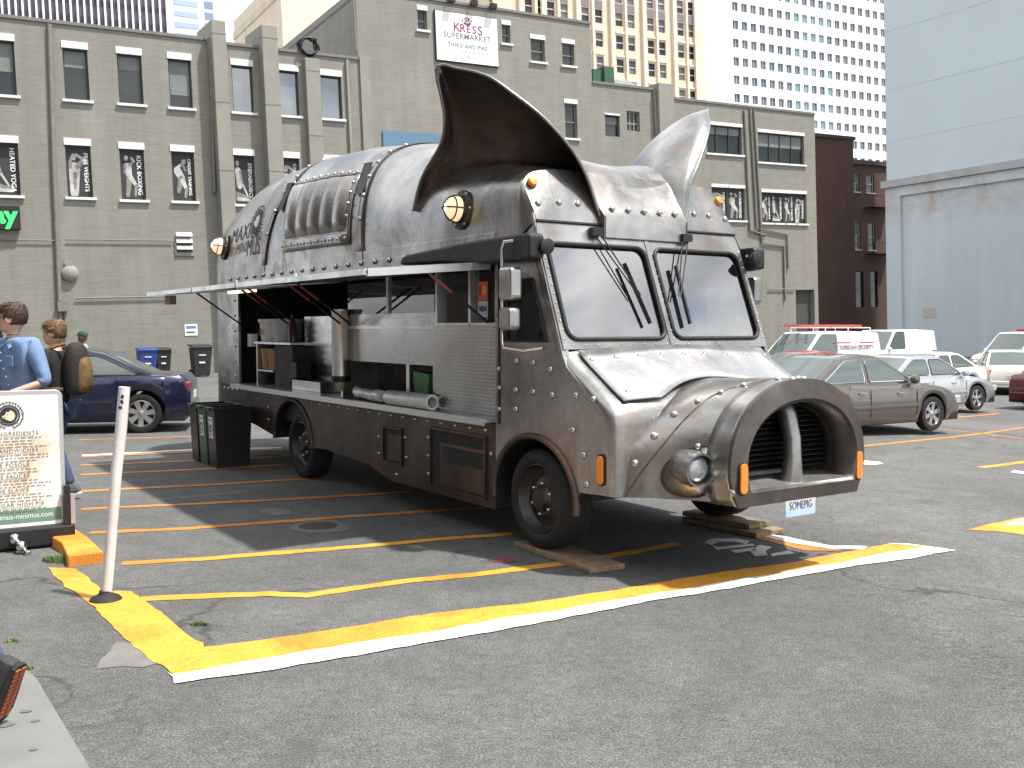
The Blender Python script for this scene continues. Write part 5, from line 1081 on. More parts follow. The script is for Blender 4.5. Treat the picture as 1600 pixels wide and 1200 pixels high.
for q in ((992,724),(1022,681),(1053,647)):
    p, n = hitb(cbvh, q)
    if p is not None: rivet(p + n*0.002, n, 1.25, True)
for q in ((1090,627),(1126,613),(1162,602)):
    p, n = hitb(cbvh, q); 
    if p is not None: rivet(p + n*0.002, n, 1.2, True)
sm = []
for q in ((976,777),(985,762),(1000,740),(1020,714),(1040,690),(1058,668),(1075,650),(1092,634),(1110,620),(1130,611),(1150,604),(1175,597),(1200,592)):
    p, n = hitb(cbvh, q)
    if p is not None: sm.append(p + n*0.001)
for s in (1, -1): part(MB().tube([(p.x, p.y*s, p.z) for p in sm], 0.006, 5), "cowl_seam", STEEL_D)
RINGST = steel("ring_steel", (0.07, 0.06, 0.053), (0.14, 0.122, 0.11), (0.25, 0.22, 0.20), 0.45, 0.34, 0.55, 0.85)
# snout ring: thick flat lip
outer = sect(1.455, 0.678, 0.542, 1.361, 2.15, 0.60); inner = sect(1.47, 0.535, 0.655, 1.205, 2.1, 0.505)
back = [Vector((1.42, p.y*0.99, p.z)) for p in outer]; deep = [Vector((1.30, p.y*0.97, p.z*0.99+0.005)) for p in inner]
mid = [o_.lerp(i_, 0.85) + Vector((0.02, 0, 0)) for o_, i_ in zip(outer, inner)]
mb = MB(); mb.grid([back, outer, mid, inner, deep], cv=True); part(mb, "snout_ring", RINGST, smooth=50)
vent = [[Vector((x, p.y*k, 0.66 + (p.z-0.66)*k)) for p in inner] for x, k in ((1.32, 0.97), (1.1, 0.9), (0.85, 0.82))]
part(MB().grid(vent), "snout_duct", STEEL_D, smooth=50)
def inw(z): zm = 0.655 + 0.33*0.8*1.09*0.55; return 0.50*(max(0, 1 - max(0, (z-zm)/(1.19-zm))**2.1))**(1/2.1)
part(MB().poly([(1.225, inw(z), z) for z in [0.735 + k*0.0455 for k in range(11)]] + [(1.225, -inw(z), z) for z in [0.735 + k*0.0455 for k in range(10, -1, -1)]]), "duct_back", M("grille_black", (0.006, 0.006, 0.006), 0.6))
for k in range(13):
    z = 0.735 + k*0.035; w_ = max(0.05, inw(z)-0.005)
    part(MB().prism([(1.285, -w_, z), (1.285, w_, z), (1.235, w_, z+0.024), (1.235, -w_, z+0.024)], (0, 0, 0.005)), "grille_slat", M("slat_black", (0.014, 0.013, 0.012), 0.45, 0.5))
sp = MB(); sp.tube([(1.36, 0.0, 0.66), (1.38, -0.005, 0.70), (1.385, -0.008, 0.80), (1.375, -0.005, 0.95), (1.33, 0.0, 1.10), (1.25, 0.0, 1.22)], [0.10, 0.074, 0.064, 0.060, 0.064, 0.08], 14); part(sp, "septum", STEEL, smooth=60)
part(MB().prism([(1.465, -0.52, 0.655), (1.465, 0.52, 0.655), (1.2, 0.50, 0.69), (1.2, -0.50, 0.69)], (0, 0, -0.03)), "nostril_sill", STEEL_L)
for s in (-1, 1):
    q = [(a, b) for a, b in rrect(-0.032, 0.032, -0.098, 0.098, 0.03, 5)]
    mk = part(MB().prism([Vector((1.476, s*0.585 + a, 0.735 + b)) for a, b in q], (0.014, 0, 0)), "side_marker", AMBER, bevel=0.003); part(MB().prism([Vector((1.4735, s*0.585 + a*1.3, 0.735 + b*1.1)) for a, b in q], (0.006, 0, 0)), "marker_bezel", BLACKP, mk)
    mk = part(MB().prism([Vector((0.655 + a, s*(HW+0.008), 0.735 + b)) for a, b in q], (0, s*0.014, 0)), "side_marker", AMBER, bevel=0.003); part(MB().prism([Vector((0.655 + a*1.35, s*(HW+0.001), 0.735 + b*1.12)) for a, b in q], (0, s*0.010, 0)), "marker_bezel", BLACKP, mk)
# headlamp pods
for s in (-1, 1):
    ax = Vector((0.96, s*0.18, -0.04)).normalized(); p0 = Vector((0.98, s*0.70, 0.79))
    plate = []; pc = None
    for k in range(-1, 24):
        a = 2*math.pi*k/24; rr_ = 0 if k < 0 else 1; px = (1092 + rr_*(60 if math.cos(a) < 0 else 40)*math.cos(a), 737 - rr_*(40*math.sin(a) + 9*math.cos(a)))
        p, n = hitb(cbvh, px)
        if p is not None: w_ = p + n*0.009; plate.append(Vector((w_.x, w_.y*-s, w_.z)))
    mb = MB(); mb.add(plate, [(0, i+1, (i+1) % (len(plate)-1) + 1) for i in range(len(plate)-1)]); part(mb, "pod_plate", STEEL, smooth=60, solid=0.008); part(MB().tube(plate[1:], 0.0045, 5, closed=True), "plate_seam", STEEL_D)
    pod = part(MB().lathe([(0.02, 0.0), (0.07, 0.02), (0.105, 0.08), (0.118, 0.16), (0.118, 0.24), (0.112, 0.30), (0.10, 0.30), (0.097, 0.22), (0, 0.22)], p0, ax, 26), "headlamp_pod", STEEL, smooth=50)
    part(MB().lathe([(0.096, 0.225), (0.082, 0.262), (0.05, 0.278), (0, 0.282)], p0, ax, 24, cap=False), "headlamp_lens", M("lamp_lens", (0.55, 0.57, 0.58), 0.12, 0.6, 0.3, 25, 0.5, 35, coat=0.8), pod, smooth=60)
    part(MB().lathe([(0.098, 0.228), (0.098, 0.27), (0.088, 0.27), (0.088, 0.25)], p0, ax, 24, cap=False), "headlamp_rim", BLACKP, pod, smooth=50)
for q in ((1091,698),(1134,691),(1062,725),(1081,756),(1117,771)):
    p, n = hitb(cbvh, q)
    if p is not None: rivet(p + n*0.009, n, 1.1, True)
# licence plate
pl = MB().prism([(1.452, a, b) for a, b in rrect(-0.152, 0.152, 0.432, 0.585, 0.012, 3)], (0.004, 0, 0)); plo = part(pl, "licence_plate", M("plate_white", (0.55, 0.56, 0.57), 0.4, 0, 0.05))
part(MB().prism([(1.4562, a, b) for a, b in ((-0.15,0.436),(0.15,0.436),(0.15,0.475),(0.06,0.490),(0.0,0.482),(-0.07,0.495),(-0.15,0.480))], (0.001, 0, 0)), "plate_band", M("plate_blue", (0.42, 0.55, 0.68), 0.5), plo)
MX = Matrix(((0,0,1,0),(1,0,0,0),(0,1,0,0),(0,0,0,1)))
text("SOMEPIG", 0.080, M("plate_navy", (0.09, 0.10, 0.18), 0.5), plo, Matrix.Translation((1.458, 0, 0.507)) @ MX, sx=0.72, bold=-0.0018); text("WASHINGTON", 0.030, M("plate_red", (0.40, 0.06, 0.06), 0.5), plo, Matrix.Translation((1.458, 0, 0.563)) @ MX)
# chassis, axles and wheels
part(MB().box(-7.3, 0.7, -0.45, 0.45, 0.48, 0.62).box(AXF-0.06, AXF+0.06, -0.75, 0.75, 0.36, 0.46).box(AXR-0.07, AXR+0.07, -0.75, 0.75, 0.36, 0.48).box(-3.2, -1.2, 0.3, 0.85, 0.35, 0.6), "chassis", BLACKP)
part(MB().box(-7.3, -0.7, -1.0, 1.0, 0.62, 0.93), "underfloor", BLACKP)
def truck_wheel(x, s, z):
    ax = Vector((0, s, 0)); o = Vector((x, s*0.80, z)); R = 0.378
    ty = part(MB().lathe([(0.25, -0.02), (0.34, -0.02), (0.372, 0.0), (R, 0.03), (R, 0.19), (0.370, 0.215), (0.345, 0.235), (0.30, 0.24), (0.272, 0.23), (0.262, 0.21), (0.262, 0.1)], o, ax, 40, cap=False), "wheel", RUBBER, smooth=50)
    MB().lathe([(0.266, 0.222), (0.258, 0.226), (0.248, 0.205), (0.235, 0.17), (0.215, 0.15), (0.175, 0.152), (0.135, 0.175), (0.115, 0.18), (0.10, 0.178), (0.085, 0.20), (0.075, 0.225), (0.0, 0.23)], o, ax, 36, cap=False).build("rim", M("painted_rim", (0.05, 0.049, 0.047), 0.38, 0.5, 0.2), ty, 40)
    for k in range(6):
        a = 2*math.pi*k/6 + 0.4; c = o + Vector((0.118*math.cos(a), s*0.178, 0.118*math.sin(a))); MB().lathe([(0.016, 0), (0.016, 0.022), (0.009, 0.032), (0, 0.034)], c, ax, 8).build("lug_nut", RIVET, ty, 40)
    for k in range(4):
        a = 2*math.pi*k/4 + 0.2; c = o + Vector((0.20*math.cos(a), s*0.1515, 0.20*math.sin(a))); MB().lathe([(0.028, 0), (0.0, 0.001)], c, ax, 10).build("rim_hole", BLACKP, ty)
truck_wheel(AXF, -1, 0.378 + 0.04); truck_wheel(AXF, 1, 0.378 + 0.09); truck_wheel(AXR, -1, 0.378); truck_wheel(AXR, 1, 0.378)
# planks under the front wheels
pk = MB().box(-0.30, 0.72, -0.15, 0.15, 0, 0.038).build("wooden_plank", WOOD, None, bevel=0.006); pk.matrix_world = TM @ Matrix.Translation((AXF+0.0, -0.90, 0.001)) @ Matrix.Rotation(-0.06, 4, 'Z'); tag(pk, "weathered wooden plank under the truck's curb-side front wheel", "plank")
for k, (dx, w, z) in enumerate(((0.0, 0.17, 0.0), (-0.03, 0.13, 0.044))):
    pk = MB().box(-0.35, 0.50-0.1*k, -w, w, 0, 0.042).build("wooden_plank", WOOD, None, bevel=0.006); pk.matrix_world = TM @ Matrix.Translation((AXF+0.05+dx, 0.92, gz(1.9)+0.001+z)) @ Matrix.Rotation(0.04*k, 4, 'Z')
    tag(pk, ("lower" if k == 0 else "upper") + " of two stacked planks under the truck's other front wheel", "plank")

# ------------------------------------------------------------------ vehicles (local: x forward, y left, z up, origin on the ground between the axles)
def carpaint(name, col, metal=0.35):
    return M(name, col, 0.28, metal, 0.05, 2.0, coat=0.8)
def vehicle(name, label, cat, loc, head, paint, L=4.5, W=1.74, H=1.42, wb=2.62, fo=0.9, belt=None, cab=None, wr=0.315, van=False, seams=True, rim=None, group=None, spokes=7, clad=None, nside=2):
    """belt: (x, z) line of hood, waist and trunk; cab: rear base, rear roof, front roof, front base x positions"""
    e = empty(name, loc, head, label, cat, group)
    xf, xr = wb/2 + fo, wb/2 + fo - L
    hw = W/2; sill = 0.20 if not van else 0.30
    belt = belt or [(xr, 0.78), (xr+0.10, 0.91), (xr+0.9, 0.94), (0.0, 0.885), (xf-1.25, 0.885), (xf-0.5, 0.78), (xf-0.08, 0.65), (xf, 0.56)]
    cab = cab or (xr+0.55, xr+1.35, xf-2.15, xf-1.22)
    zb = lambda x: interp(belt, x)
    def w(x):
        d = max(0, abs(x-(xf+xr)/2) - (L/2-0.75))/0.75; return hw*(1 - 0.16*d**2.2)
    ra = wr*1.17
    def zl(x):
        z = sill + (0.06 if x > xf-0.35 or x < xr+0.35 else 0)
        for c in (-wb/2, wb/2):
            if abs(x-c) < ra: z = max(z, wr + math.sqrt(ra*ra - (x-c)**2))
        return z
    xs = sorted(set([xr, xr+0.03, xr+0.08, xf-0.03, xf-0.08, xf] + [xr + L*k/44 for k in range(1, 44)] + [c + ra*math.cos(math.pi*k/14) for c in (-wb/2, wb/2) for k in range(15)]))
    fr = ((0, 0.94), (0.10, 0.975), (0.3, 1.0), (0.55, 1.0), (0.78, 0.985), (0.92, 0.955), (1.0, 0.90)) if not van else ((0, 0.96), (0.1, 0.985), (0.3, 1.0), (0.6, 1.0), (0.8, 0.995), (0.92, 0.985), (1.0, 0.97))
    rows = []
    for x in xs:
        a, b = zl(x), zb(x); a = min(a, b - 0.05); q = w(x); r = [Vector((x, q*k, a + (b-a)*t)) for t, k in fr] + [Vector((x, q*k, b + c)) for k, c in ((0.78, 0.018), (0.4, 0.035), (0, 0.042))]
        rows.append(r + [Vector((p.x, -p.y, p.z)) for p in r[-2::-1]])
    mb = MB().grid(rows); mb.poly(rows[0]); mb.poly(rows[-1]); body_ = mb.build("body", paint, e, 38)
    MB().box(xr+0.1, xf-0.1, -hw*0.9, hw*0.9, sill-0.02, sill+0.12).build("underbody", BLACKP, e)
    for c in (-wb/2, wb/2):
        for s in (-1, 1): MB().grid([[Vector((c + ra*0.99*math.cos(a), s*hw*0.97, wr + ra*0.99*math.sin(a))), Vector((c + ra*0.99*math.cos(a), s*hw*0.45, wr + ra*0.99*math.sin(a)))] for a in [math.pi*k/12 for k in range(13)]]).build("wheel_well", BLACKP, e)
    # cabin
    c0, c1, c2, c3 = cab; tum = 0.20 if not van else 0.10
    prof = [(c0, zb(c0)-0.02), (c1, H-0.045), ((c1*0.6+c2*0.4), H), ((c1*0.2+c2*0.8), H-0.005), (c2, H-0.04), (c3, zb(c3)-0.02)]
    def zc(x): return interp(prof, x)
    base = 0.89 if not van else 0.965
    def yc(x, z): t = (z - zb(x))/max(0.2, H - zb(x)); return min(hw*(base - tum*max(0, t)**1.25), w(x)*base*1.02 if not van else hw)
    xs2 = [c0 + (c3-c0)*k/30 for k in range(31)]; rows = []
    for x in xs2:
        zt, z0_ = zc(x), zb(x) - 0.02; zt = max(zt, z0_+0.001)
        r = [Vector((x, yc(x, z0_ + (zt-z0_)*t), z0_ + (zt-z0_)*t)) for t in (0, 0.3, 0.6, 0.85, 0.96)] + [Vector((x, yc(x, zt)*k, zt + d)) for k, d in ((0.93, 0.006), (0.6, 0.016), (0, 0.022))]
        rows.append(r + [Vector((p.x, -p.y, p.z)) for p in r[-2::-1]])
    roof = MB().grid(rows).build("cabin", paint, e, 40)
    gl_ = CARGLASS_V if van else CARGLASS_C
    def crossglass(xa, xb, nm):
        rows = []; d = (xb-xa); sl = Vector((-(zc(xb)-zc(xa)), 0, xb-xa)); n_ = sl.normalized() if sl.z > 0 else -sl.normalized()
        for k in range(9):
            x = xa + d*k/8; z = zc(x); y = yc(x, z)*0.93 - 0.02; rows.append([Vector((x, -y + 2*y*j/8, z + 0.022 - 0.016*(abs(-1+2*j/8))**2.2)) + n_*0.006 for j in range(9)])
        MB().grid(rows).build(nm, gl_, e, 60)
    crossglass(c3-0.07*(c3-c2), c2+0.06*(c3-c2), "windshield")
    if not van: crossglass(c0+0.08*(c1-c0), c1-0.06*(c1-c0), "rear_window")
    def edge(z, side): # cabin profile x at height z
        P = prof[:3] if side < 0 else prof[3:]; 
        for (xa, za), (xb, zb2) in zip(P, P[1:]):
            lo, hi = min(za, zb2), max(za, zb2)
            if lo <= z <= hi and hi > lo: return xa + (xb-xa)*(z-za)/(zb2-za)
        return P[0][0] if side < 0 else P[-1][0]
    xB = (c1+c2)/2*0.55 + (c0+c3)/2*0.45
    for s in (-1, 1):
        spans = [("front_side_window", lambda z: xB+0.05, lambda z: edge(z, 1)-0.10)] + ([("rear_side_window", lambda z: edge(z, -1)+0.16, lambda z: xB-0.05)] if not van else [])
        if van: spans = [("front_side_window", lambda z: c2-0.75, lambda z: edge(z, 1)-0.10)]
        for nm, fa, fb in spans:
            zlo = max(zb(xB), zb(c2)) + 0.035; zhi = H - 0.095; rows = []
            if van: zlo += 0.05
            for k in range(7):
                z = zlo + (zhi-zlo)*k/6; a, b = fa(z), fb(z); ins = 0.03 if k in (0, 6) else 0.0
                if b - a < 0.06: b = a + 0.06
                rows.append([Vector((a+ins + (b-a-2*ins)*j/6, s*(yc(a + (b-a)*j/6, z)+0.006), z)) for j in range(7)])
            wo = MB().grid(rows).build(nm, gl_, e, 60)
            MB().tube([rows[0][j] for j in range(7)] + [rows[i][6] for i in range(1, 7)] + [rows[6][j] for j in range(5, -1, -1)] + [rows[i][0] for i in range(5, 0, -1)], 0.009, 5, closed=True).build("trim", BLACKP if clad is None else CHROME, wo)
        xm = c3 - 0.28; mo = MB().lathe([(0, 0), (0.07, 0.02), (0.085, 0.07), (0.08, 0.13), (0.05, 0.15), (0, 0.15)], (xm, s*(hw*0.93), zb(xm)+0.07), (0.15, s, 0.1), 12).build("mirror", paint, e, 50)
        yy = s*(hw+0.002)
        for q in ((xB,) if van else (xB, wb/2-ra-0.12 if nside else xB)) if seams else ():
            MB().bar((q, yy, sill+0.12), (q, yy, zb(q)-0.10), 0.012, 0.006, (0,1,0)).build("door_seam", BLACKP, e)
        for q in ((xB+0.22,) if van else (xB-0.22 - 0.0, xB+0.80))[:2]:
            MB().obox((q, s*(hw+0.006), zb(q)-0.16), (0.085, 0, 0), (0, 0.014, 0), (0, 0, 0.014)).build("door_handle", CHROME if clad else paint, e, bevel=0.005)
        if not van: MB().obox(((-wb/2+wb/2)/2 - 0.0, s*(hw+0.004), 0.50), (wb/2-ra-0.06, 0, 0), (0, 0.010, 0), (0, 0, 0.024)).build("side_moulding", paint, e, bevel=0.006)
        # lamps
        hl = zb(xf-0.1)-0.03
        MB().obox((xf-0.10, s*hw*0.66, hl-0.08), (0.09, 0.02*s, 0), (0, hw*0.22, 0), (0, 0, 0.075)).build("headlamp", M("lamp_lens_car", (0.6, 0.62, 0.63), 0.1, 0.4, 0.2, 20, coat=0.8), e, bevel=0.02)
        MB().obox((xr+0.085, s*hw*0.66, (0.74 if not van else 0.95)), (0.07, 0, 0), (0, hw*0.19, 0), (0, 0, 0.075 if not van else 0.16)).build("tail_lamp", REDLENS, e, bevel=0.02)
        for c in (-wb/2, wb/2):
            ax = Vector((0, s, 0)); o = Vector((c, s*(hw-0.215), wr)); R = wr
            ty = MB().lathe([(R*0.66, 0.0), (R*0.92, 0.0), (R, 0.03), (R, 0.165), (R*0.97, 0.19), (R*0.80, 0.20), (R*0.69, 0.19), (R*0.68, 0.1)], o, ax, 30, cap=False).build("wheel", RUBBER, e, 50)
            rm_ = M("alloy", (0.50, 0.50, 0.50), 0.28, 0.85, 0.06)
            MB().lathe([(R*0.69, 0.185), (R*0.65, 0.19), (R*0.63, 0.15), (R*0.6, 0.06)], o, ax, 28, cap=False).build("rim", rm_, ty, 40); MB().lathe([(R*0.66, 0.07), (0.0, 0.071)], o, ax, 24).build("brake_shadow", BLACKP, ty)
            for k in range(spokes):
                a = 2*math.pi*k/spokes + 0.3; d = Vector((math.cos(a), 0, math.sin(a))); t_ = Vector((-d.z, 0, d.x)); p0 = o + ax*0.165; 
                MB().add([p0 + d*R*0.08 + t_*R*0.09, p0 + d*R*0.08 - t_*R*0.09, p0 + d*R*0.655 - t_*R*0.15, p0 + d*R*0.655 + t_*R*0.15] + [q - ax*0.03 for q in (p0 + d*R*0.08 + t_*R*0.09, p0 + d*R*0.08 - t_*R*0.09, p0 + d*R*0.655 - t_*R*0.15, p0 + d*R*0.655 + t_*R*0.15)], [(0,1,2,3), (4,7,6,5), (0,4,5,1), (1,5,6,2), (2,6,7,3), (3,7,4,0)]).build("spoke", rm_, ty)
            MB().lathe([(R*0.17, 0.13), (R*0.17, 0.17), (R*0.10, 0.18), (0, 0.18)], o, ax, 14).build("hub", rm_, ty, 40)
    # bumpers, plates, grille
    MB().box(xr-0.012, xr+0.02, -0.24, 0.24, 0.52 if not van else 0.62, 0.64 if not van else 0.74).build("number_plate", M("plate_white", (0.70, 0.72, 0.74)), e)
    MB().box(xf-0.02, xf+0.012, -hw*0.40, hw*0.40, 0.42, 0.52 if not van else 0.62).build("grille", BLACKP, e)
    MB().box(xr-0.03, xr+0.15, -hw*0.80, hw*0.80, 0.36, 0.46).build("rear_bumper", paint if not van else DARKM, e, bevel=0.02); MB().box(xf-0.14, xf+0.03, -hw*0.80, hw*0.80, 0.30, 0.40).build("front_bumper", paint if not van else DARKM, e, bevel=0.02)
    return e, dict(xf=xf, xr=xr, hw=hw, zb=zb, H=H, yc=yc, c2=c2)
CARGLASS_C = glass("car_glass_tint", (0.40, 0.50, 0.49), 0.15, 0.02, 1.9, (0.10, 0.13, 0.125)); CARGLASS_V = CARGLASS_C
def wheel_at(px, wheel_local, head, dz=0.0):
    """location of the car's origin so that one wheel's foot stands at a photo pixel"""
    g = G(*px); r = Matrix.Rotation(head, 3, 'Z') @ Vector(wheel_local); return Vector((g.x - r.x, g.y - r.y, 0))
def put(px, wl, head):
    p = wheel_at(px, wl, head); p.z = gz(p.x); return p
HD = D2R(31)
h = D2R(193); vehicle("parked_car", "dark blue sedan parked behind the people by the brick wall", "car", put((222,677), (-1.32, 0.85, 0), h), h, carpaint("navy_paint", (0.009, 0.012, 0.045), 0.4), L=4.28, W=1.72, H=1.34, wb=2.62, group="cars in the lot")
h = HD; vehicle("parked_car", "grey-brown sedan parked just beyond the truck's snout", "car", put((1457,680), (1.30, -0.84, 0), h), h, carpaint("grey_paint", (0.13, 0.12, 0.105), 0.6), L=4.5, W=1.74, H=1.40, wb=2.6, clad=1, spokes=6, group="cars in the lot")
vehicle("parked_car", "silver two-tone sedan parked beside the grey-brown one", "car", put((1527,646), (1.36, -0.86, 0), h), h, carpaint("silver_paint", (0.46, 0.48, 0.50), 0.6), L=4.6, W=1.76, H=1.40, wb=2.72, spokes=5, group="cars in the lot")
def spot(px, Y): X = (px-800)/FPX*Y; return (X, Y, gz(X))
vehicle("parked_car", "white coupe parked behind the silver sedan", "car", spot(1442, 31.5), HD + math.pi, carpaint("white_car_paint", (0.72, 0.73, 0.73), 0.0), L=4.5, H=1.40, group="cars in the lot")
vehicle("parked_car", "red car parked behind the grey-brown sedan", "car", spot(1275, 26.5), HD, carpaint("red_paint", (0.35, 0.015, 0.025), 0.2), L=4.4, H=1.36, group="cars in the lot")
h = D2R(70); vehicle("parked_car", "ivory white sedan seen from behind with red tail lamps", "car", (spot(1572, 34.0)[0], 34.0, gz(15)), h, carpaint("ivory_paint", (0.68, 0.67, 0.58), 0.0), L=4.7, W=1.76, H=1.42, wb=2.75, group="cars in the lot")
vehicle("parked_car", "dark red car parked beside the ivory white sedan", "car", (15.75, 27.2, gz(15)), HD, carpaint("maroon_paint", (0.10, 0.012, 0.016), 0.3), L=4.6, H=1.55, group="cars in the lot")
WV = carpaint("van_white", (0.74, 0.74, 0.72), 0.0)
def van(label, loc, head, L=5.0, H=2.0, W=1.95, hood=1.0):
    wb_ = 3.0 if L > 5 else 2.8; fo = 0.85; xf = wb_/2+fo; xr = xf-L
    return vehicle("parked_van", label, "van", loc, head, WV, L=L, W=W, H=H, wb=wb_, fo=fo, belt=[(xr, 1.12), (xf-hood-0.2, 1.13), (xf-hood, 1.12), (xf-0.25, 0.98), (xf-0.04, 0.85), (xf, 0.70)], cab=(xr+0.01, xr+0.05, xf-hood-0.75, xf-hood+0.12), wr=0.34, van=True, spokes=8)
e, k = van("white van with a red ladder rack and a security firm's name", spot(1268, 33.5), HD + math.pi, L=4.7, H=1.95, W=1.85)
tx = text("GUARDIAN SECURITY", 0.185, M("van_ink", (0.10, 0.10, 0.14), 0.6), e, Matrix.Translation((-1.15, k['hw']*0.97+0.02, 1.42)) @ Matrix(((-1,0,0,0),(0,0,1,0),(0,1,0,0),(0,0,0,1))), sx=0.9, bold=0.004)
MB().box(-2.0, -1.3, k['hw']*0.965+0.005, k['hw']*0.965+0.012, 1.56, 1.60).build("red_stripe", M("van_red", (0.5, 0.03, 0.03), 0.5), e); MB().box(-0.85, -0.1, k['hw']*0.965+0.005, k['hw']*0.965+0.012, 1.56, 1.60).build("red_stripe", M("van_red", (0.5, 0.03, 0.03)), e)
for q in (-2.0, -0.9, 0.2): MB().tube([(q, -0.75, 1.93), (q, -0.75, 2.08), (q, 0.75, 2.08), (q, 0.75, 1.93)], 0.02, 6).build("roof_rack", WHITE, e)
ld = empty("ladder", e.matrix_world.translation if False else e.location, HD + math.pi, "red ladder lying on the white van's roof rack", "ladder")
for y in (-0.35, 0.05): MB().box(-2.4, 0.9, y-0.02, y+0.02, 2.105, 2.185).build("ladder_rail", M("ladder_red", (0.42, 0.07, 0.05), 0.6), ld)
for q in range(11): MB().tube([(-2.25 + q*0.3, -0.33, 2.145), (-2.25 + q*0.3, 0.03, 2.145)], 0.015, 6).build("rung", M("ladder_red", (0.42, 0.07, 0.05)), ld)
e, k = van("plain white cargo van standing in front of the grey-blue wall", spot(1382, 47.0), HD + math.pi + 0.12, L=5.3, H=2.08, W=2.0)
for s in (-1, 1): MB().obox((k['xf']-0.12, s*0.78, 0.66), (0.06, 0, 0), (0, 0.14, 0), (0, 0, 0.07)).build("turn_lamp", AMBER, e)
e, k = van("white utility van with a red roof light at the lot's far edge", (22.2, 43.0, gz(20)), HD + math.pi - 0.1, L=5.2, H=2.0)
MB().box(-0.6, -0.2, -0.6, 0.6, 2.02, 2.10).build("roof_light", REDLENS, e)

# ------------------------------------------------------------------ bins, post, menu board
def bin_slim(x0, x1, col, label, sheet):
    e = empty("waste_bin", mat=TM @ Matrix.Translation(((x0+x1)/2, -1.38, 0)), label=label, cat="bin", group=None)
    w = (x1-x0)/2; d = 0.24; hgt = 0.74; mt = M("bin_" + col[0], col[1], 0.4, 0, 0.15, 5)
    mb = MB(); mb.grid([[Vector((w*s*a, d*s*b, z)) for a, b in ((-1,-1),(1,-1),(1,1),(-1,1))] for s, z in ((0.84, 0), (0.97, hgt-0.04), (1.03, hgt-0.04), (1.03, hgt), (0.95, hgt), (0.82, 0.03))], cv=True); mb.poly([Vector((w*0.84*a, d*0.84*b, 0.0)) for a, b in ((-1,-1),(1,-1),(1,1),(-1,1))])
    mb.build("tub", mt, e, bevel=0.006); MB().obox((0, -d*1.04-0.012, hgt-0.02), (w*0.5, 0, 0), (0, 0.015, 0), (0, 0, 0.015)).build("handle", mt, e)
    if sheet:
        sh = MB().add([(-w*0.45, -d*0.915-0.004, 0.36), (w*0.50, -d*0.915-0.004, 0.36), (w*0.45, -d*0.955-0.004, 0.62), (-w*0.5, -d*0.955-0.004, 0.62)], [(0,1,2,3)]).build("label_sheet", PAPER, e)
        m_ = Matrix.Translation((0, -d*0.94-0.008, 0.48)) @ MWALL
        if sheet == 1:
            mb = MB()
            for q in range(3):
                a0 = q*2.094; mb.grid([[(0.055*math.cos(a0+t), 0.055*math.sin(a0+t), 0), (0.032*math.cos(a0+t), 0.032*math.sin(a0+t), 0)] for t in [1.6*k/6 for k in range(7)]])
            mb.build("recycling_mark", INK, sh, m=m_, recalc=False)
        else: emblem(sh, m_, 0.06, INK, PAPER)
        for q in (0.58, 0.40): MB().box(-w*0.3, w*0.3, -d*0.96-0.009, -d*0.96-0.007, q, q+0.01).build("print_line", INK, sh)
    return e
bin_slim(-6.99, -6.68, ("black", (0.018, 0.015, 0.014)), "plain black slim bin at the far end of three beside the truck", 0)
bin_slim(-6.64, -6.32, ("green", (0.012, 0.075, 0.028)), "dark green slim recycling bin between two black ones", 1)
bin_slim(-6.28, -5.96, ("black", (0.018, 0.015, 0.014)), "black slim bin with a white sheet next to the green bin", 2)
def wheelie(px, yb, wd, ht, col, label, Y):
    p = at_depth(px, yb, Y); e = empty("wheelie_bin", (p.x, p.y, gz(p.x)), D2R(31), label, "bin", None)
    mt = M("wheelie_" + col[0], col[1], 0.5, 0, 0.15, 3); mb = MB(); mb.grid([[Vector((wd/2*s*a, 0.32*s*b, z)) for a, b in ((-1,-1),(1,-1),(1,1),(-1,1))] for s, z in ((0.78, 0.04), (1.0, ht*0.9))], cv=True); mb.poly([(wd/2*0.78*a, 0.32*0.78*b, 0.04) for a, b in ((-1,-1),(1,-1),(1,1),(-1,1))]); mb.build("tub", mt, e, bevel=0.02)
    MB().prism([(-wd*0.54, -0.36, ht*0.9), (-wd*0.54, 0.36, ht*0.95), (-wd*0.54, 0.36, ht), (-wd*0.54, -0.2, ht*0.98), (-wd*0.54, -0.36, ht*0.93)], (wd*1.08, 0, 0)).build("lid", mt, e, bevel=0.015)
    for s in (-1, 1): MB().lathe([(0.12, 0), (0.12, 0.05)], (s*wd*0.42, 0.27, 0.12), (s, 0, 0), 14).build("wheel", RUBBER, e, 40)
    MB().box(-wd*0.18, wd*0.12, -0.31, -0.285, ht*0.42, ht*0.47).build("sticker", PAPER, e); MB().box(-wd*0.2, wd*0.16, -0.325, -0.30, ht*0.66, ht*0.69).build("sticker", PAPER, e)
wheelie(230, 585, 0.62, 1.0, ("blue", (0.02, 0.05, 0.22)), "blue wheeled bin at the foot of the brick wall", 35.0)
wheelie(254, 588, 0.52, 1.0, ("dark", (0.02, 0.02, 0.022)), "small black wheeled bin standing next to the blue one", 35.3)
wheelie(314, 592, 0.66, 1.12, ("dark", (0.02, 0.02, 0.022)), "big black wheeled bin by the wall near the truck's tail", 34.6)
wheelie(172, 560, 0.66, 1.05, ("blue", (0.02, 0.05, 0.22)), "blue wheeled bin standing behind the dark blue sedan", 27.0)
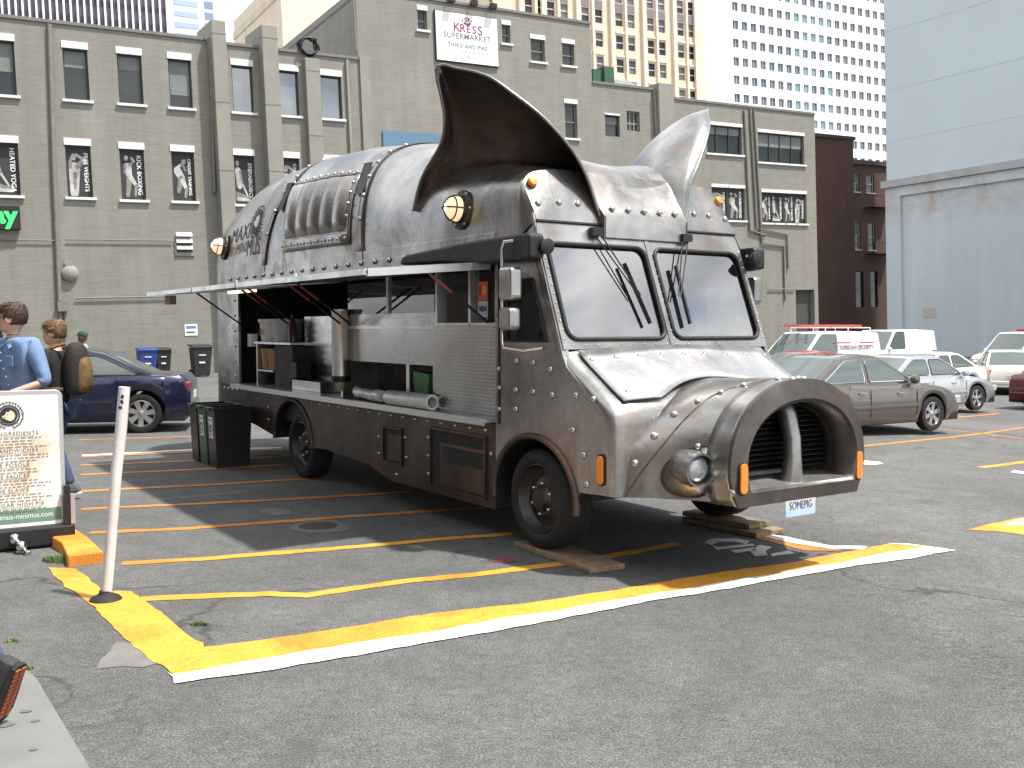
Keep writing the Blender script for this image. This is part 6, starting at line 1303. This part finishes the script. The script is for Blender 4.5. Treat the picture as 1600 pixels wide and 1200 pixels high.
# white leaning post
b0 = G(165, 938); post = empty("post", b0, 0, "leaning white plastic post with a black foot on the yellow strip", "post")
T_ = Vector((0.134, 0.03, 1.333)); mb = MB(); mb.tube([T_*t + Vector((0.004*math.sin(9*t), 0, 0)) for t in (0.03, 0.1, 0.28, 0.33, 0.345, 0.36, 0.6, 0.8, 1.0)], [0.031, 0.0315, 0.0325, 0.0325, 0.031, 0.033, 0.034, 0.035, 0.0345], 16)
mb.build("tube", M("post_white", (0.66, 0.64, 0.62), 0.5, 0, 0.12, 4, 0.2, 20), post, 60); MB().lathe([(0.10, 0), (0.085, 0.02), (0.05, 0.035), (0.038, 0.045), (0.036, 0.06), (0, 0.06)], (0, 0, 0.004), n=20).build("foot", RUBBER, post, 50)
for q in range(3): MB().box(-0.01, 0.012, -0.036, -0.034, 0, 0.016).build("scuff_mark", INK, post, m=Matrix.Translation(T_*(0.90 + 0.03*q)) @ Matrix.Rotation(q, 4, 'Y'))
# menu board
g = G(118, 851); u_ = Vector((0.856, 0.517, 0)); MW = 0.84
bm_ = Matrix((u_, Vector((-0.517, 0.856, 0)), Vector((0, 0, 1)))).transposed().to_4x4(); bm_.translation = g - u_*MW
sb = empty("menu_board", mat=bm_, label="standing menu board with a pig's head emblem and a black rolling base", cat="sign")
MB().box(0.0, MW, -0.02, 0.38, 0.012, 0.17).build("base", BLACKP, sb, bevel=0.02)
ln_ = Matrix.Rotation(D2R(-4), 4, 'X'); pn = Matrix.Translation((0, 0.06, 0.10)) @ ln_
fr_ = MB().prism([(a, 0, b) for a, b in rrect(0.02, MW-0.05, 0.0, 1.12, 0.06, 6)], (0, 0.04, 0)).build("frame", M("frame_grey", (0.45, 0.44, 0.44), 0.35, 0.5, 0.05), sb, m=pn, bevel=0.006)
def poster_mat():
    m, n, l, b = nt("menu_poster"); co = objco(n)
    c = ramp(n, l, noise(n, l, 2.6, 5, 0.6, co, 0.4), ((0.30, (0.55, 0.42, 0.30)), (0.42, (0.70, 0.63, 0.53)), (0.50, (0.78, 0.77, 0.73)))); l.new(c, b.inputs['Base Color']); b.inputs['Roughness'].default_value = 0.3; return m
PX0, PX1 = 0.055, MW-0.085
po_ = MB().prism([(a, -0.004, b) for a, b in rrect(PX0, PX1, 0.06, 1.08, 0.02, 4)], (0, 0.003, 0)).build("poster", poster_mat(), fr_)
MB().box(PX0+0.003, PX1-0.003, -0.0065, -0.0045, 0.10, 0.20).build("green_footer", M("footer_green", (0.13, 0.24, 0.16), 0.5), fr_)
cx = (PX0+PX1)/2 - 0.0
emblem(fr_, Matrix.Translation((cx, -0.008, 0.93)) @ MWALL, 0.115, INK, M("cream_print", (0.65, 0.57, 0.40)))
text("www.maximus-minimus.com", 0.058, WHITE, fr_, Matrix.Translation((cx, -0.0075, 0.150)) @ MWALL, extrude=0.0005, sx=0.86)
z = 0.79; BR_ = M("brown_ink", (0.17, 0.12, 0.085), 0.8)
rr = random.Random(11)
for hd_, n_ in (("OUR INGREDIENTS", 4), ("THE SANDWICHES", 3), ("THE POSOLE", 2), ("THE SAUCES", 3), ("THE SLAWS", 3), ("THE SUGAR HIGH PIE", 2)):
    text(hd_, 0.042, BR_, fr_, Matrix.Translation((cx, -0.0075, z)) @ MWALL, extrude=0.0004, space=1.15); MB().box(cx - 0.012*len(hd_), cx + 0.012*len(hd_), -0.0078, -0.0070, z-0.022, z-0.019).build("underline", BR_, fr_); z -= 0.036
    for q in range(n_):
        wd = rr.uniform(0.16, 0.30); x = cx - wd
        while x < cx + wd:
            s = rr.uniform(0.014, 0.05); MB().box(x, min(x+s, cx+wd), -0.0078, -0.0070, z-0.0028, z+0.0028).build("print_word", BR_, fr_); x += s + 0.010
        z -= 0.0225
    z -= 0.006
MB().box(MW-0.075, MW-0.03, -0.012, 0.05, 0.17, 0.47).build("side_clamp", BLACKP, sb); MB().box(MW-0.028, MW+0.004, -0.01, 0.06, 0.17, 0.40).build("side_clamp", M("frame_grey", (0.45,0.44,0.44)), sb)
mb = MB().lathe([(0.0, 0), (0.035, 0.005), (0.042, 0.03), (0.035, 0.055), (0.018, 0.065), (0.018, 0.09), (0.034, 0.10), (0.04, 0.125), (0.034, 0.15), (0.016, 0.16), (0.016, 0.2), (0.026, 0.21), (0.026, 0.235), (0, 0.24)], (0.40, -0.03, 0.115), (0.35, -0.75, -0.42), 16); mb.build("screw_foot", CHROME, sb, 50)

# ------------------------------------------------------------------ people
def skin_obj(name, joints, edges, mat, parent, root=0, sub=2):
    me = bpy.data.meshes.new(name); me.from_pydata([j[0] for j in joints], edges, []); me.update(); me.materials.append(mat); o = link(name, me, parent)
    o.modifiers.new("skin", 'SKIN'); d = me.skin_vertices[0].data
    for i, j in enumerate(joints): r = j[1]; d[i].radius = (r, r) if isinstance(r, (int, float)) else r; d[i].use_root = (i == root)
    o.modifiers["skin"].use_smooth_shade = True; k = o.modifiers.new("sub", 'SUBSURF'); k.levels = k.render_levels = sub; return o
def head_mesh(c, yaw, S=1.0, pitch=0.0):
    """head of height 0.235*S, face towards +x turned by yaw; returns rows for skin and for hair"""
    # height fraction, front, back, half width
    P = [(-0.10, 0.035, -0.060, 0.050), (0.0, 0.078, -0.055, 0.048), (0.05, 0.088, -0.065, 0.058), (0.12, 0.090, -0.078, 0.064), (0.2, 0.092, -0.086, 0.068), (0.27, 0.092, -0.092, 0.070), (0.36, 0.090, -0.098, 0.073), (0.47, 0.086, -0.103, 0.076), (0.58, 0.092, -0.106, 0.078), (0.7, 0.090, -0.105, 0.078), (0.82, 0.078, -0.096, 0.072), (0.92, 0.055, -0.075, 0.056), (0.985, 0.022, -0.04, 0.03), (1.0, 0.0, -0.015, 0.004)]
    R = Matrix.Rotation(yaw, 3, 'Z') @ Matrix.Rotation(pitch, 3, 'Y'); H = 0.235*S; rows = []
    for f, a, b, w_ in P:
        r = []
        for k in range(24):
            t = 2*math.pi*k/24; cx_ = (a+b)/2; rx = (a-b)/2; x = cx_ + rx*math.copysign(abs(math.cos(t))**0.85, math.cos(t)); y = w_*math.copysign(abs(math.sin(t))**0.9, math.sin(t)); dn = 0
            if k in (0,): dn = {0.27: 0.022, 0.36: 0.030, 0.47: 0.016, 0.2: 0.006, 0.12: 0.004}.get(f, 0)
            if k in (1, 23): dn = {0.27: 0.008, 0.36: 0.006, 0.47: -0.002, 0.58: 0.004, 0.12: 0.003}.get(f, 0)
            if k in (2, 3, 21, 22): dn = {0.47: -0.009, 0.58: 0.002}.get(f, 0)
            r.append(c + R @ Vector(((x+dn)*S, y*S, f*H)))
        rows.append(r)
    return rows, R, H
def person(name, label, loc, yaw, J, cols, headyaw=0.0, backpack=None, cap=None, hair=(0.06, 0.035, 0.02), shoes=True, skin=SKIN, hands=True, sleeves='short', group=None, z_on=0.0):
    e = empty(name, (loc[0], loc[1], gz(loc[0]) + z_on), yaw, label, "person", group)
    V = {k: Vector(v) for k, v in J.items()}
    nk = V['neck']; hd = V['head']
    # body: one continuous surface
    keys = ['pel', 'spine', 'chest', 'neck', 'head', 'shL', 'elL', 'wrL', 'shR', 'elR', 'wrR', 'hipL', 'knL', 'anL', 'toL', 'hipR', 'knR', 'anR', 'toR']
    rad = dict(pel=(0.13, 0.10), spine=(0.12, 0.095), chest=(0.12, 0.09), neck=0.056, head=0.055, sh=0.034, el=0.038, wr=0.028, hip=0.078, kn=0.055, an=0.038, to=0.03)
    js = [(V[k], rad[k] if k in rad else rad[k[:2] if k[:2] in rad else k[:3]]) for k in keys]
    ix = {k: i for i, k in enumerate(keys)}
    ed = [(ix[a], ix[b]) for a, b in (('pel','spine'),('spine','chest'),('chest','neck'),('neck','head'),('chest','shL'),('shL','elL'),('elL','wrL'),('chest','shR'),('shR','elR'),('elR','wrR'),('pel','hipL'),('hipL','knL'),('knL','anL'),('anL','toL'),('pel','hipR'),('hipR','knR'),('knR','anR'),('anR','toR'))]
    skin_obj("body", js, ed, skin, e)
    rows, R, H = head_mesh(hd, headyaw); mb = MB().grid(rows, cv=True); face = mb.build("head", skin, e, 80, sub=1)
    for s in (-1, 1):
        MB().lathe([(0, 0), (0.0105, 0.002), (0.009, 0.008), (0, 0.011)], hd + R @ Vector((0.080, s*0.031, 0.50*H)), R @ Vector((1, s*0.15, 0)), 10).build("eye", M("eye_dark", (0.05, 0.04, 0.035), 0.2), face, 60)
        MB().obox(hd + R @ Vector((0.088, s*0.032, 0.585*H)), R @ Vector((0.004, 0, 0)), R @ Vector((0, 0.018, 0)), R @ Vector((0, 0, 0.004))).build("eyebrow", M("hair_%02d" % int(hair[0]*300), hair, 0.7), face)
        MB().lathe([(0.0, -0.006), (0.026, 0.0), (0.030, 0.010), (0.018, 0.014), (0, 0.008)], hd + R @ Vector((-0.008, s*0.076, 0.42*H)), R @ Vector((-0.3, s, 0.05)), 12).build("ear", skin, face, 60)
    MB().obox(hd + R @ Vector((0.0915, 0, 0.165*H)), R @ Vector((0.004, 0, 0)), R @ Vector((0, 0.022, 0)), R @ Vector((0, 0, 0.005))).build("mouth", M("lips", (0.36, 0.14, 0.12), 0.5), face, bevel=0.003)
    hm = M("hair_%02d" % int(hair[0]*300), hair, 0.65, 0, 0.5, 60, 0.9, 120)
    hr = []; rh = random.Random(name + label)
    for i, r in enumerate(rows):
        f = [-0.1, 0, 0.05, 0.12, 0.2, 0.27, 0.36, 0.47, 0.58, 0.7, 0.82, 0.92, 0.985, 1.0][i]
        if f < 0.2: continue
        q = []
        for k, p in enumerate(r):
            t = 2*math.pi*k/24; front = math.cos(t); cc = hd + R @ Vector((-0.01, 0, f*H)); lim = 0.62 if front > 0.5 else (0.44 if front > -0.05 else 0.24)
            off = 0.014 + 0.009*rh.random() if f >= lim else -0.012
            q.append(p + (p-cc).normalized()*off + (R @ Vector((0, 0, 0.010 if f > 0.8 else 0))))
        hr.append(q)
    if cap is None:
        hb = MB().grid(hr, cv=True)
        for _ in range(420):
            i_, k_ = rh.randrange(2, len(hr)-1), rh.randrange(24); t = 2*math.pi*k_/24; lim = 0.62 if math.cos(t) > 0.5 else (0.5 if math.cos(t) > -0.05 else 0.3)
            if [0.2, 0.27, 0.36, 0.47, 0.58, 0.7, 0.82, 0.92, 0.985, 1.0][min(9, i_)] < lim: continue
            p = hr[i_][k_].lerp(hr[i_][(k_+1) % 24], rh.random()); cc = hd + R @ Vector((-0.01, 0, 0.6*H)); o_ = (p-cc).normalized(); dn = (R @ Vector((0.35, rh.uniform(-0.3, 0.3), -0.8))); dn = (dn - o_*dn.dot(o_)).normalized(); sw = o_.cross(dn)*0.004
            p = p - o_*0.003; L_ = rh.uniform(0.02, 0.045); hb.add([p - sw, p + sw, p + dn*L_*0.6 + o_*0.009 + sw*0.6, p + dn*L_*0.6 + o_*0.009 - sw*0.6, p + dn*L_ + o_*0.004], [(0,1,2,3), (3,2,4)])
        hb.build("hair", hm, e, 80)
    else:
        cm = M("cap_green", cap, 0.8); cr_ = [[p + (p - (hd + R @ Vector((-0.01, 0, 0.6*H)))).normalized()*0.014 for p in r] for r in rows[8:]]; co_ = MB().grid(cr_, cv=True).build("cap", cm, e, 70)
        MB().prism([hd + R @ Vector((0.07 + 0.10*math.cos(t), 0.075*math.sin(t), 0.62*H)) for t in [-1.5 + 3*k/8 for k in range(9)]], R @ Vector((0, 0, 0.008))).build("cap_brim", cm, co_)
    if hands:
        for sd, s in (('L', 1), ('R', -1)):
            wv_, ev = V['wr'+sd], V['el'+sd]; d = (wv_-ev).normalized(); up_ = Vector((0, 0, 1)); sd_ = d.cross(up_); sd_ = sd_.normalized() if sd_.length > 0.05 else Vector((0, 1, 0)); nn = sd_.cross(d)
            mb = MB(); mb.tube([wv_ - d*0.01, wv_ + d*0.03, wv_ + d*0.085], [0.026, 0.034, 0.032], 10); hn = mb.build("hand", skin, e, 70)
            for q, (off, ln) in enumerate(((-0.027, 0.068), (-0.009, 0.078), (0.009, 0.072), (0.026, 0.056))):
                p0 = wv_ + d*0.08 + sd_*off; MB().tube([p0, p0 + d*ln*0.45 - nn*0.006, p0 + d*ln*0.8 - nn*0.022, p0 + d*ln - nn*0.034], [0.0095, 0.009, 0.008, 0.006], 7).build("finger", skin, hn, 70)
            p0 = wv_ + d*0.03 + sd_*0.03*s; MB().tube([p0, p0 + d*0.03 + sd_*0.025*s, p0 + d*0.058 + sd_*0.03*s - nn*0.01], [0.012, 0.0105, 0.008], 7).build("thumb", skin, hn, 70)
    # clothing: shirt over torso and arms, trousers over legs
    a_end = {'short': 0.35, 'rolled': 0.95, 'long': 1.0}[sleeves]; sj = [(V['pel'] + Vector((0,0,-0.06)), (0.165, 0.125)), (V['spine'], (0.155, 0.12)), (V['chest'], (0.17, 0.128)), (V['chest'].lerp(nk, 0.72), (0.088, 0.076)), (V['shL'], 0.094), (V['shR'], 0.094)]
    se = [(0,1), (1,2), (2,3), (2,4), (2,5)]
    for sd, b_ in (('L', 4), ('R', 5)):
        el, wr_ = V['el'+sd], V['wr'+sd]; 
        if sleeves == 'short': sj.append((V['sh'+sd].lerp(el, 0.7), 0.07)); se.append((b_, len(sj)-1))
        else:
            sj.append((V['sh'+sd].lerp(el, 0.55), 0.066)); se.append((b_, len(sj)-1)); sj.append((el, 0.058)); se.append((len(sj)-2, len(sj)-1))
            sj.append((el.lerp(wr_, 0.22 if sleeves == 'rolled' else 0.93), 0.054 if sleeves == 'rolled' else 0.042)); se.append((len(sj)-2, len(sj)-1))
    so_ = skin_obj("shirt", sj, se, cols['shirt'], e)
    if cols.get('collar'):
        nb = V['chest'].lerp(nk, 0.80)
        for s in (-1, 1): MB().add([nb + Vector((0.085, s*0.012, -0.015)), nb + Vector((0.115, s*0.06, -0.055)), nb + Vector((0.03, s*0.095, 0.012)), nb + Vector((-0.02, s*0.085, 0.045)), nb + Vector((0.06, s*0.035, 0.035))], [(0,1,2,3,4)]).build("collar", cols['shirt'], so_, solid=0.006)
        for q in range(6): MB().lathe([(0.0, 0.0), (0.007, 0.001), (0.006, 0.004), (0, 0.004)], V['chest'].lerp(V['pel'], q/6) + Vector((0.150 - 0.012*abs(q-1), 0, 0.05)), (1, 0, 0), 8).build("button", WHITE, so_)
        for s in (-1, 1): MB().obox(V['chest'] + Vector((0.135, s*0.085, -0.02)), Vector((0.004, 0, 0)), Vector((-0.012*0, 0.045, 0)), Vector((0, 0, 0.045))).build("pocket", cols['shirt'], so_, bevel=0.004)
    tj = [(V['pel'] + Vector((0,0,0.02)), (0.155, 0.118))]; te = []
    for sd in 'LR':
        b_ = len(tj); tj += [(V['hip'+sd], 0.095), (V['hip'+sd].lerp(V['kn'+sd], 0.5), 0.088), (V['kn'+sd], 0.072), (V['kn'+sd].lerp(V['an'+sd], 0.6), 0.064), (V['an'+sd] + (V['kn'+sd]-V['an'+sd]).normalized()*0.02, 0.062)]; te += [(0, b_), (b_, b_+1), (b_+1, b_+2), (b_+2, b_+3), (b_+3, b_+4)]
    skin_obj("trousers", tj, te, cols['trousers'], e)
    for sd in 'LR':
        a, t = V['an'+sd], V['to'+sd]; d = (t-a); d = d.normalized(); up_ = (V['kn'+sd]-a).normalized(); up_ = (up_ - d*up_.dot(d)).normalized(); sd_ = d.cross(up_); ctr = a - up_*0.035
        rows2 = []
        for x, w_, hh in ((-0.075, 0.02, 0.02), (-0.07, 0.034, 0.07), (-0.03, 0.04, 0.085), (0.03, 0.042, 0.075), (0.09, 0.047, 0.05), (0.145, 0.048, 0.036), (0.185, 0.038, 0.028), (0.20, 0.018, 0.02)):
            rows2.append([ctr + d*x + sd_*w_*c_ + up_*z_ for c_, z_ in ((-1, -0.035), (-1.02, -0.01), (-0.9, hh*0.6-0.01), (-0.4, hh), (0.4, hh), (0.9, hh*0.6-0.01), (1.02, -0.01), (1, -0.035))])
        mb = MB().grid(rows2, cv=True); mb.poly(rows2[0]); mb.poly(rows2[-1]); sh = mb.build("shoe", cols.get('shoe', BLACKP), e, 60, sub=1)
        so = MB().prism([ctr + d*x + sd_*w_*1.05 - up_*0.036 for x, w_ in ((-0.075, 0.02), (-0.06, 0.036), (0, 0.04), (0.09, 0.047), (0.15, 0.048), (0.19, 0.03), (0.205, 0.0), (0.19, -0.03), (0.15, -0.048), (0.09, -0.047), (0, -0.04), (-0.06, -0.036), (-0.075, -0.02))], -up_*0.018).build("sole", cols.get('sole', BLACKP), sh)
        if 'tread' in cols:
            rt_ = random.Random(4)
            for q in range(22):
                x = -0.05 + 0.235*(q//2)/11; y_ = (0.018 if q % 2 else -0.018)*(1.0); MB().obox(ctr + d*x + sd_*y_ - up_*0.0565, d*0.007, sd_*0.013, up_*0.003).build("tread_block", cols['tread'], sh)
    if backpack:
        c = V['chest'].lerp(V['spine'], 0.35) + Vector((-0.20, 0, 0.03)); prof = []
        for f, dx, w_ in ((-0.27, 0.06, 0.12), (-0.22, 0.115, 0.15), (-0.05, 0.13, 0.155), (0.12, 0.12, 0.15), (0.22, 0.085, 0.13), (0.27, 0.03, 0.08)):
            prof.append([c + Vector((dx*math.cos(t) - 0.0, w_*math.sin(t), f)) for t in [2*math.pi*k/16 for k in range(16)]])
        bp = empty("backpack", (0, 0, 0)); bp.matrix_world = e.matrix_basis.copy(); tag(bp, "black and tan backpack worn by the person in jeans", "backpack")
        mb = MB().grid(prof, cv=True); mb.poly(prof[0]); mb.poly(prof[-1]); mb.build("bag", M("bag_black", (0.02, 0.018, 0.016), 0.8, 0, 0.3, 20, 0.4, 60), bp, 60, sub=1)
        p2 = [[v + Vector((-0.055 - 0.02*math.sin(k), 0, -0.0)) for v in r] for k, r in enumerate([[c + Vector((dx*math.cos(t)*0.8, w_*0.82*math.sin(t), f)) for t in [2*math.pi*k/14 for k in range(14)]] for f, dx, w_ in ((-0.25, 0.05, 0.12), (-0.18, 0.10, 0.15), (-0.02, 0.11, 0.15), (0.10, 0.09, 0.14), (0.17, 0.05, 0.1))])]
        mb = MB().grid(p2, cv=True); mb.poly(p2[0]); mb.poly(p2[-1]); mb.build("front_pocket", M("bag_tan", (0.15, 0.09, 0.035), 0.8, 0, 0.35, 12, 0.6, 40), bp, 60, sub=1)
        for s in (-1, 1): MB().tube([c + Vector((0.06, s*0.10, 0.25)), V['sh' + ('L' if s > 0 else 'R')] + Vector((0.0, -s*0.05, 0.075)), V['chest'] + Vector((0.15, s*0.12, 0.02)), V['spine'] + Vector((0.11, s*0.14, -0.02)), c + Vector((0.08, s*0.14, -0.2))], 0.018, 6).build("strap", M("bag_tan", (0.15, 0.09, 0.035)), bp, 60)
    return e
def stand(h=1.78, **kw):
    """joints of a standing figure facing +x, then overridden by kw"""
    f = h/1.78; J = dict(pel=(0,0,0.95), spine=(-0.01,0,1.14), chest=(0,0,1.34), neck=(-0.005,0,1.50), head=(0.02,0,1.55), shL=(0,0.185,1.43), elL=(-0.03,0.24,1.15), wrL=(0.04,0.25,0.90), shR=(0,-0.185,1.43), elR=(-0.03,-0.24,1.15), wrR=(0.04,-0.25,0.90),
        hipL=(0,0.09,0.90), knL=(0.02,0.10,0.50), anL=(-0.01,0.11,0.095), toL=(0.15,0.13,0.055), hipR=(0,-0.09,0.90), knR=(0.02,-0.10,0.50), anR=(-0.01,-0.11,0.095), toR=(0.15,-0.13,0.055))
    J = {k: tuple(c*f for c in v) for k, v in J.items()}
    for k, v in kw.items(): J[k] = v
    return J
DENIM = M("denim", (0.055, 0.085, 0.16), 0.85, 0, 0.3, 9, 0.4, 80); CHAM = M("chambray_blue", (0.15, 0.235, 0.40), 0.85, 0, 0.18, 10, 0.4, 70)
# man in a blue shirt leaning over the board, looking along the truck
gx, gy = (34-800)/FPX*8.35, 8.35
# facing the camera side, a little to the left; head turned to his right
J = stand(1.80, spine=(0.03,0,1.15), chest=(0.07,0,1.36), neck=(0.07,0,1.53), head=(0.09,0,1.585), shL=(0.06,0.19,1.46), elL=(0.04,0.31,1.17), wrL=(0.27,0.14,1.075), shR=(0.06,-0.19,1.46), elR=(0.06,-0.29,1.19), wrR=(0.27,-0.12,1.06))
person("person", "man in a blue denim shirt with rolled sleeves leaning over the menu board", (gx, gy), D2R(-112), J, dict(shirt=CHAM, trousers=DENIM, shoe=BLACKP, collar=True), headyaw=D2R(-62), sleeves='rolled', z_on=0.085, hair=(0.055, 0.034, 0.022))
# person in jeans with a backpack, walking away to the left
gx, gy = (88-800)/FPX*9.9, 9.9
J = stand(1.77, anL=(-0.16,0.09,0.115), knL=(-0.02,0.09,0.50), toL=(-0.01,0.11,0.055), anR=(0.16,-0.10,0.095), knR=(0.10,-0.10,0.51), toR=(0.32,-0.11,0.055), elL=(0.06,0.26,1.17), wrL=(0.26,0.16,1.12), elR=(0.05,-0.26,1.17), wrR=(0.26,-0.14,1.12))
person("person", "person in a black jacket and jeans with a backpack behind the menu board", (gx, gy), D2R(178), J, dict(shirt=M("black_jacket", (0.014, 0.013, 0.014), 0.8, 0, 0.3, 15, 0.4, 60), trousers=DENIM, shoe=M("grey_shoe", (0.10, 0.11, 0.13), 0.7), sole=M("sole_white", (0.6, 0.6, 0.6), 0.7)), headyaw=0.1, backpack=True, sleeves='long', hair=(0.16, 0.085, 0.04))
gx, gy = (-14-800)/FPX*9.0, 9.0
person("person", "dark-haired person in a dark top standing beside the man in the denim shirt", (gx, gy), D2R(-60), stand(1.70), dict(shirt=M("dark_tee", (0.03, 0.03, 0.035), 0.85), trousers=DENIM), sleeves='short', hair=(0.02, 0.015, 0.012))
gx, gy = (131-800)/FPX*21.5, 21.5
person("person", "man in a grey top and green cap beyond the dark blue sedan", (gx, gy), D2R(-150), stand(1.60, elL=(0.12,0.27,1.2), wrL=(0.27,0.05,1.22), elR=(0.12,-0.27,1.2), wrR=(0.27,-0.05,1.24)), dict(shirt=M("grey_top", (0.30, 0.31, 0.31), 0.85), trousers=DENIM), headyaw=D2R(-30), cap=(0.015, 0.07, 0.055), sleeves='long', skin=M("skin_dark", (0.12, 0.07, 0.05), 0.5, 0, 0.08, 20))
# passer-by stepping out of the picture: trailing foot on its toe
t = G(8, 1118, 0.035); 
J = stand(1.78, pel=(0.42,0,0.93), spine=(0.44,0,1.13), chest=(0.47,0,1.33), neck=(0.48,0,1.49), head=(0.50,0,1.54), shL=(0.47,0.185,1.42), elL=(0.35,0.24,1.16), wrL=(0.40,0.25,0.92), shR=(0.47,-0.185,1.42), elR=(0.55,-0.24,1.16), wrR=(0.68,-0.22,0.98), hipL=(0.42,0.09,0.89), knL=(0.22,0.10,0.56), anL=(-0.06,0.10,0.235), toL=(0.03,0.10,0.03), hipR=(0.42,-0.09,0.89), knR=(0.66,-0.10,0.53), anR=(0.70,-0.10,0.11), toR=(0.86,-0.10,0.07))
person("person", "walker stepping off the sidewalk slab in a dark running shoe with orange tread", (t.x, t.y), D2R(168), J, dict(shirt=M("dark_tee", (0.03, 0.03, 0.035)), trousers=DENIM, shoe=M("shoe_dark", (0.03, 0.03, 0.035), 0.7), sole=M("sole_black", (0.02, 0.018, 0.018), 0.8), tread=M("tread_orange", (0.40, 0.11, 0.05), 0.8)), sleeves='short', z_on=0.035)
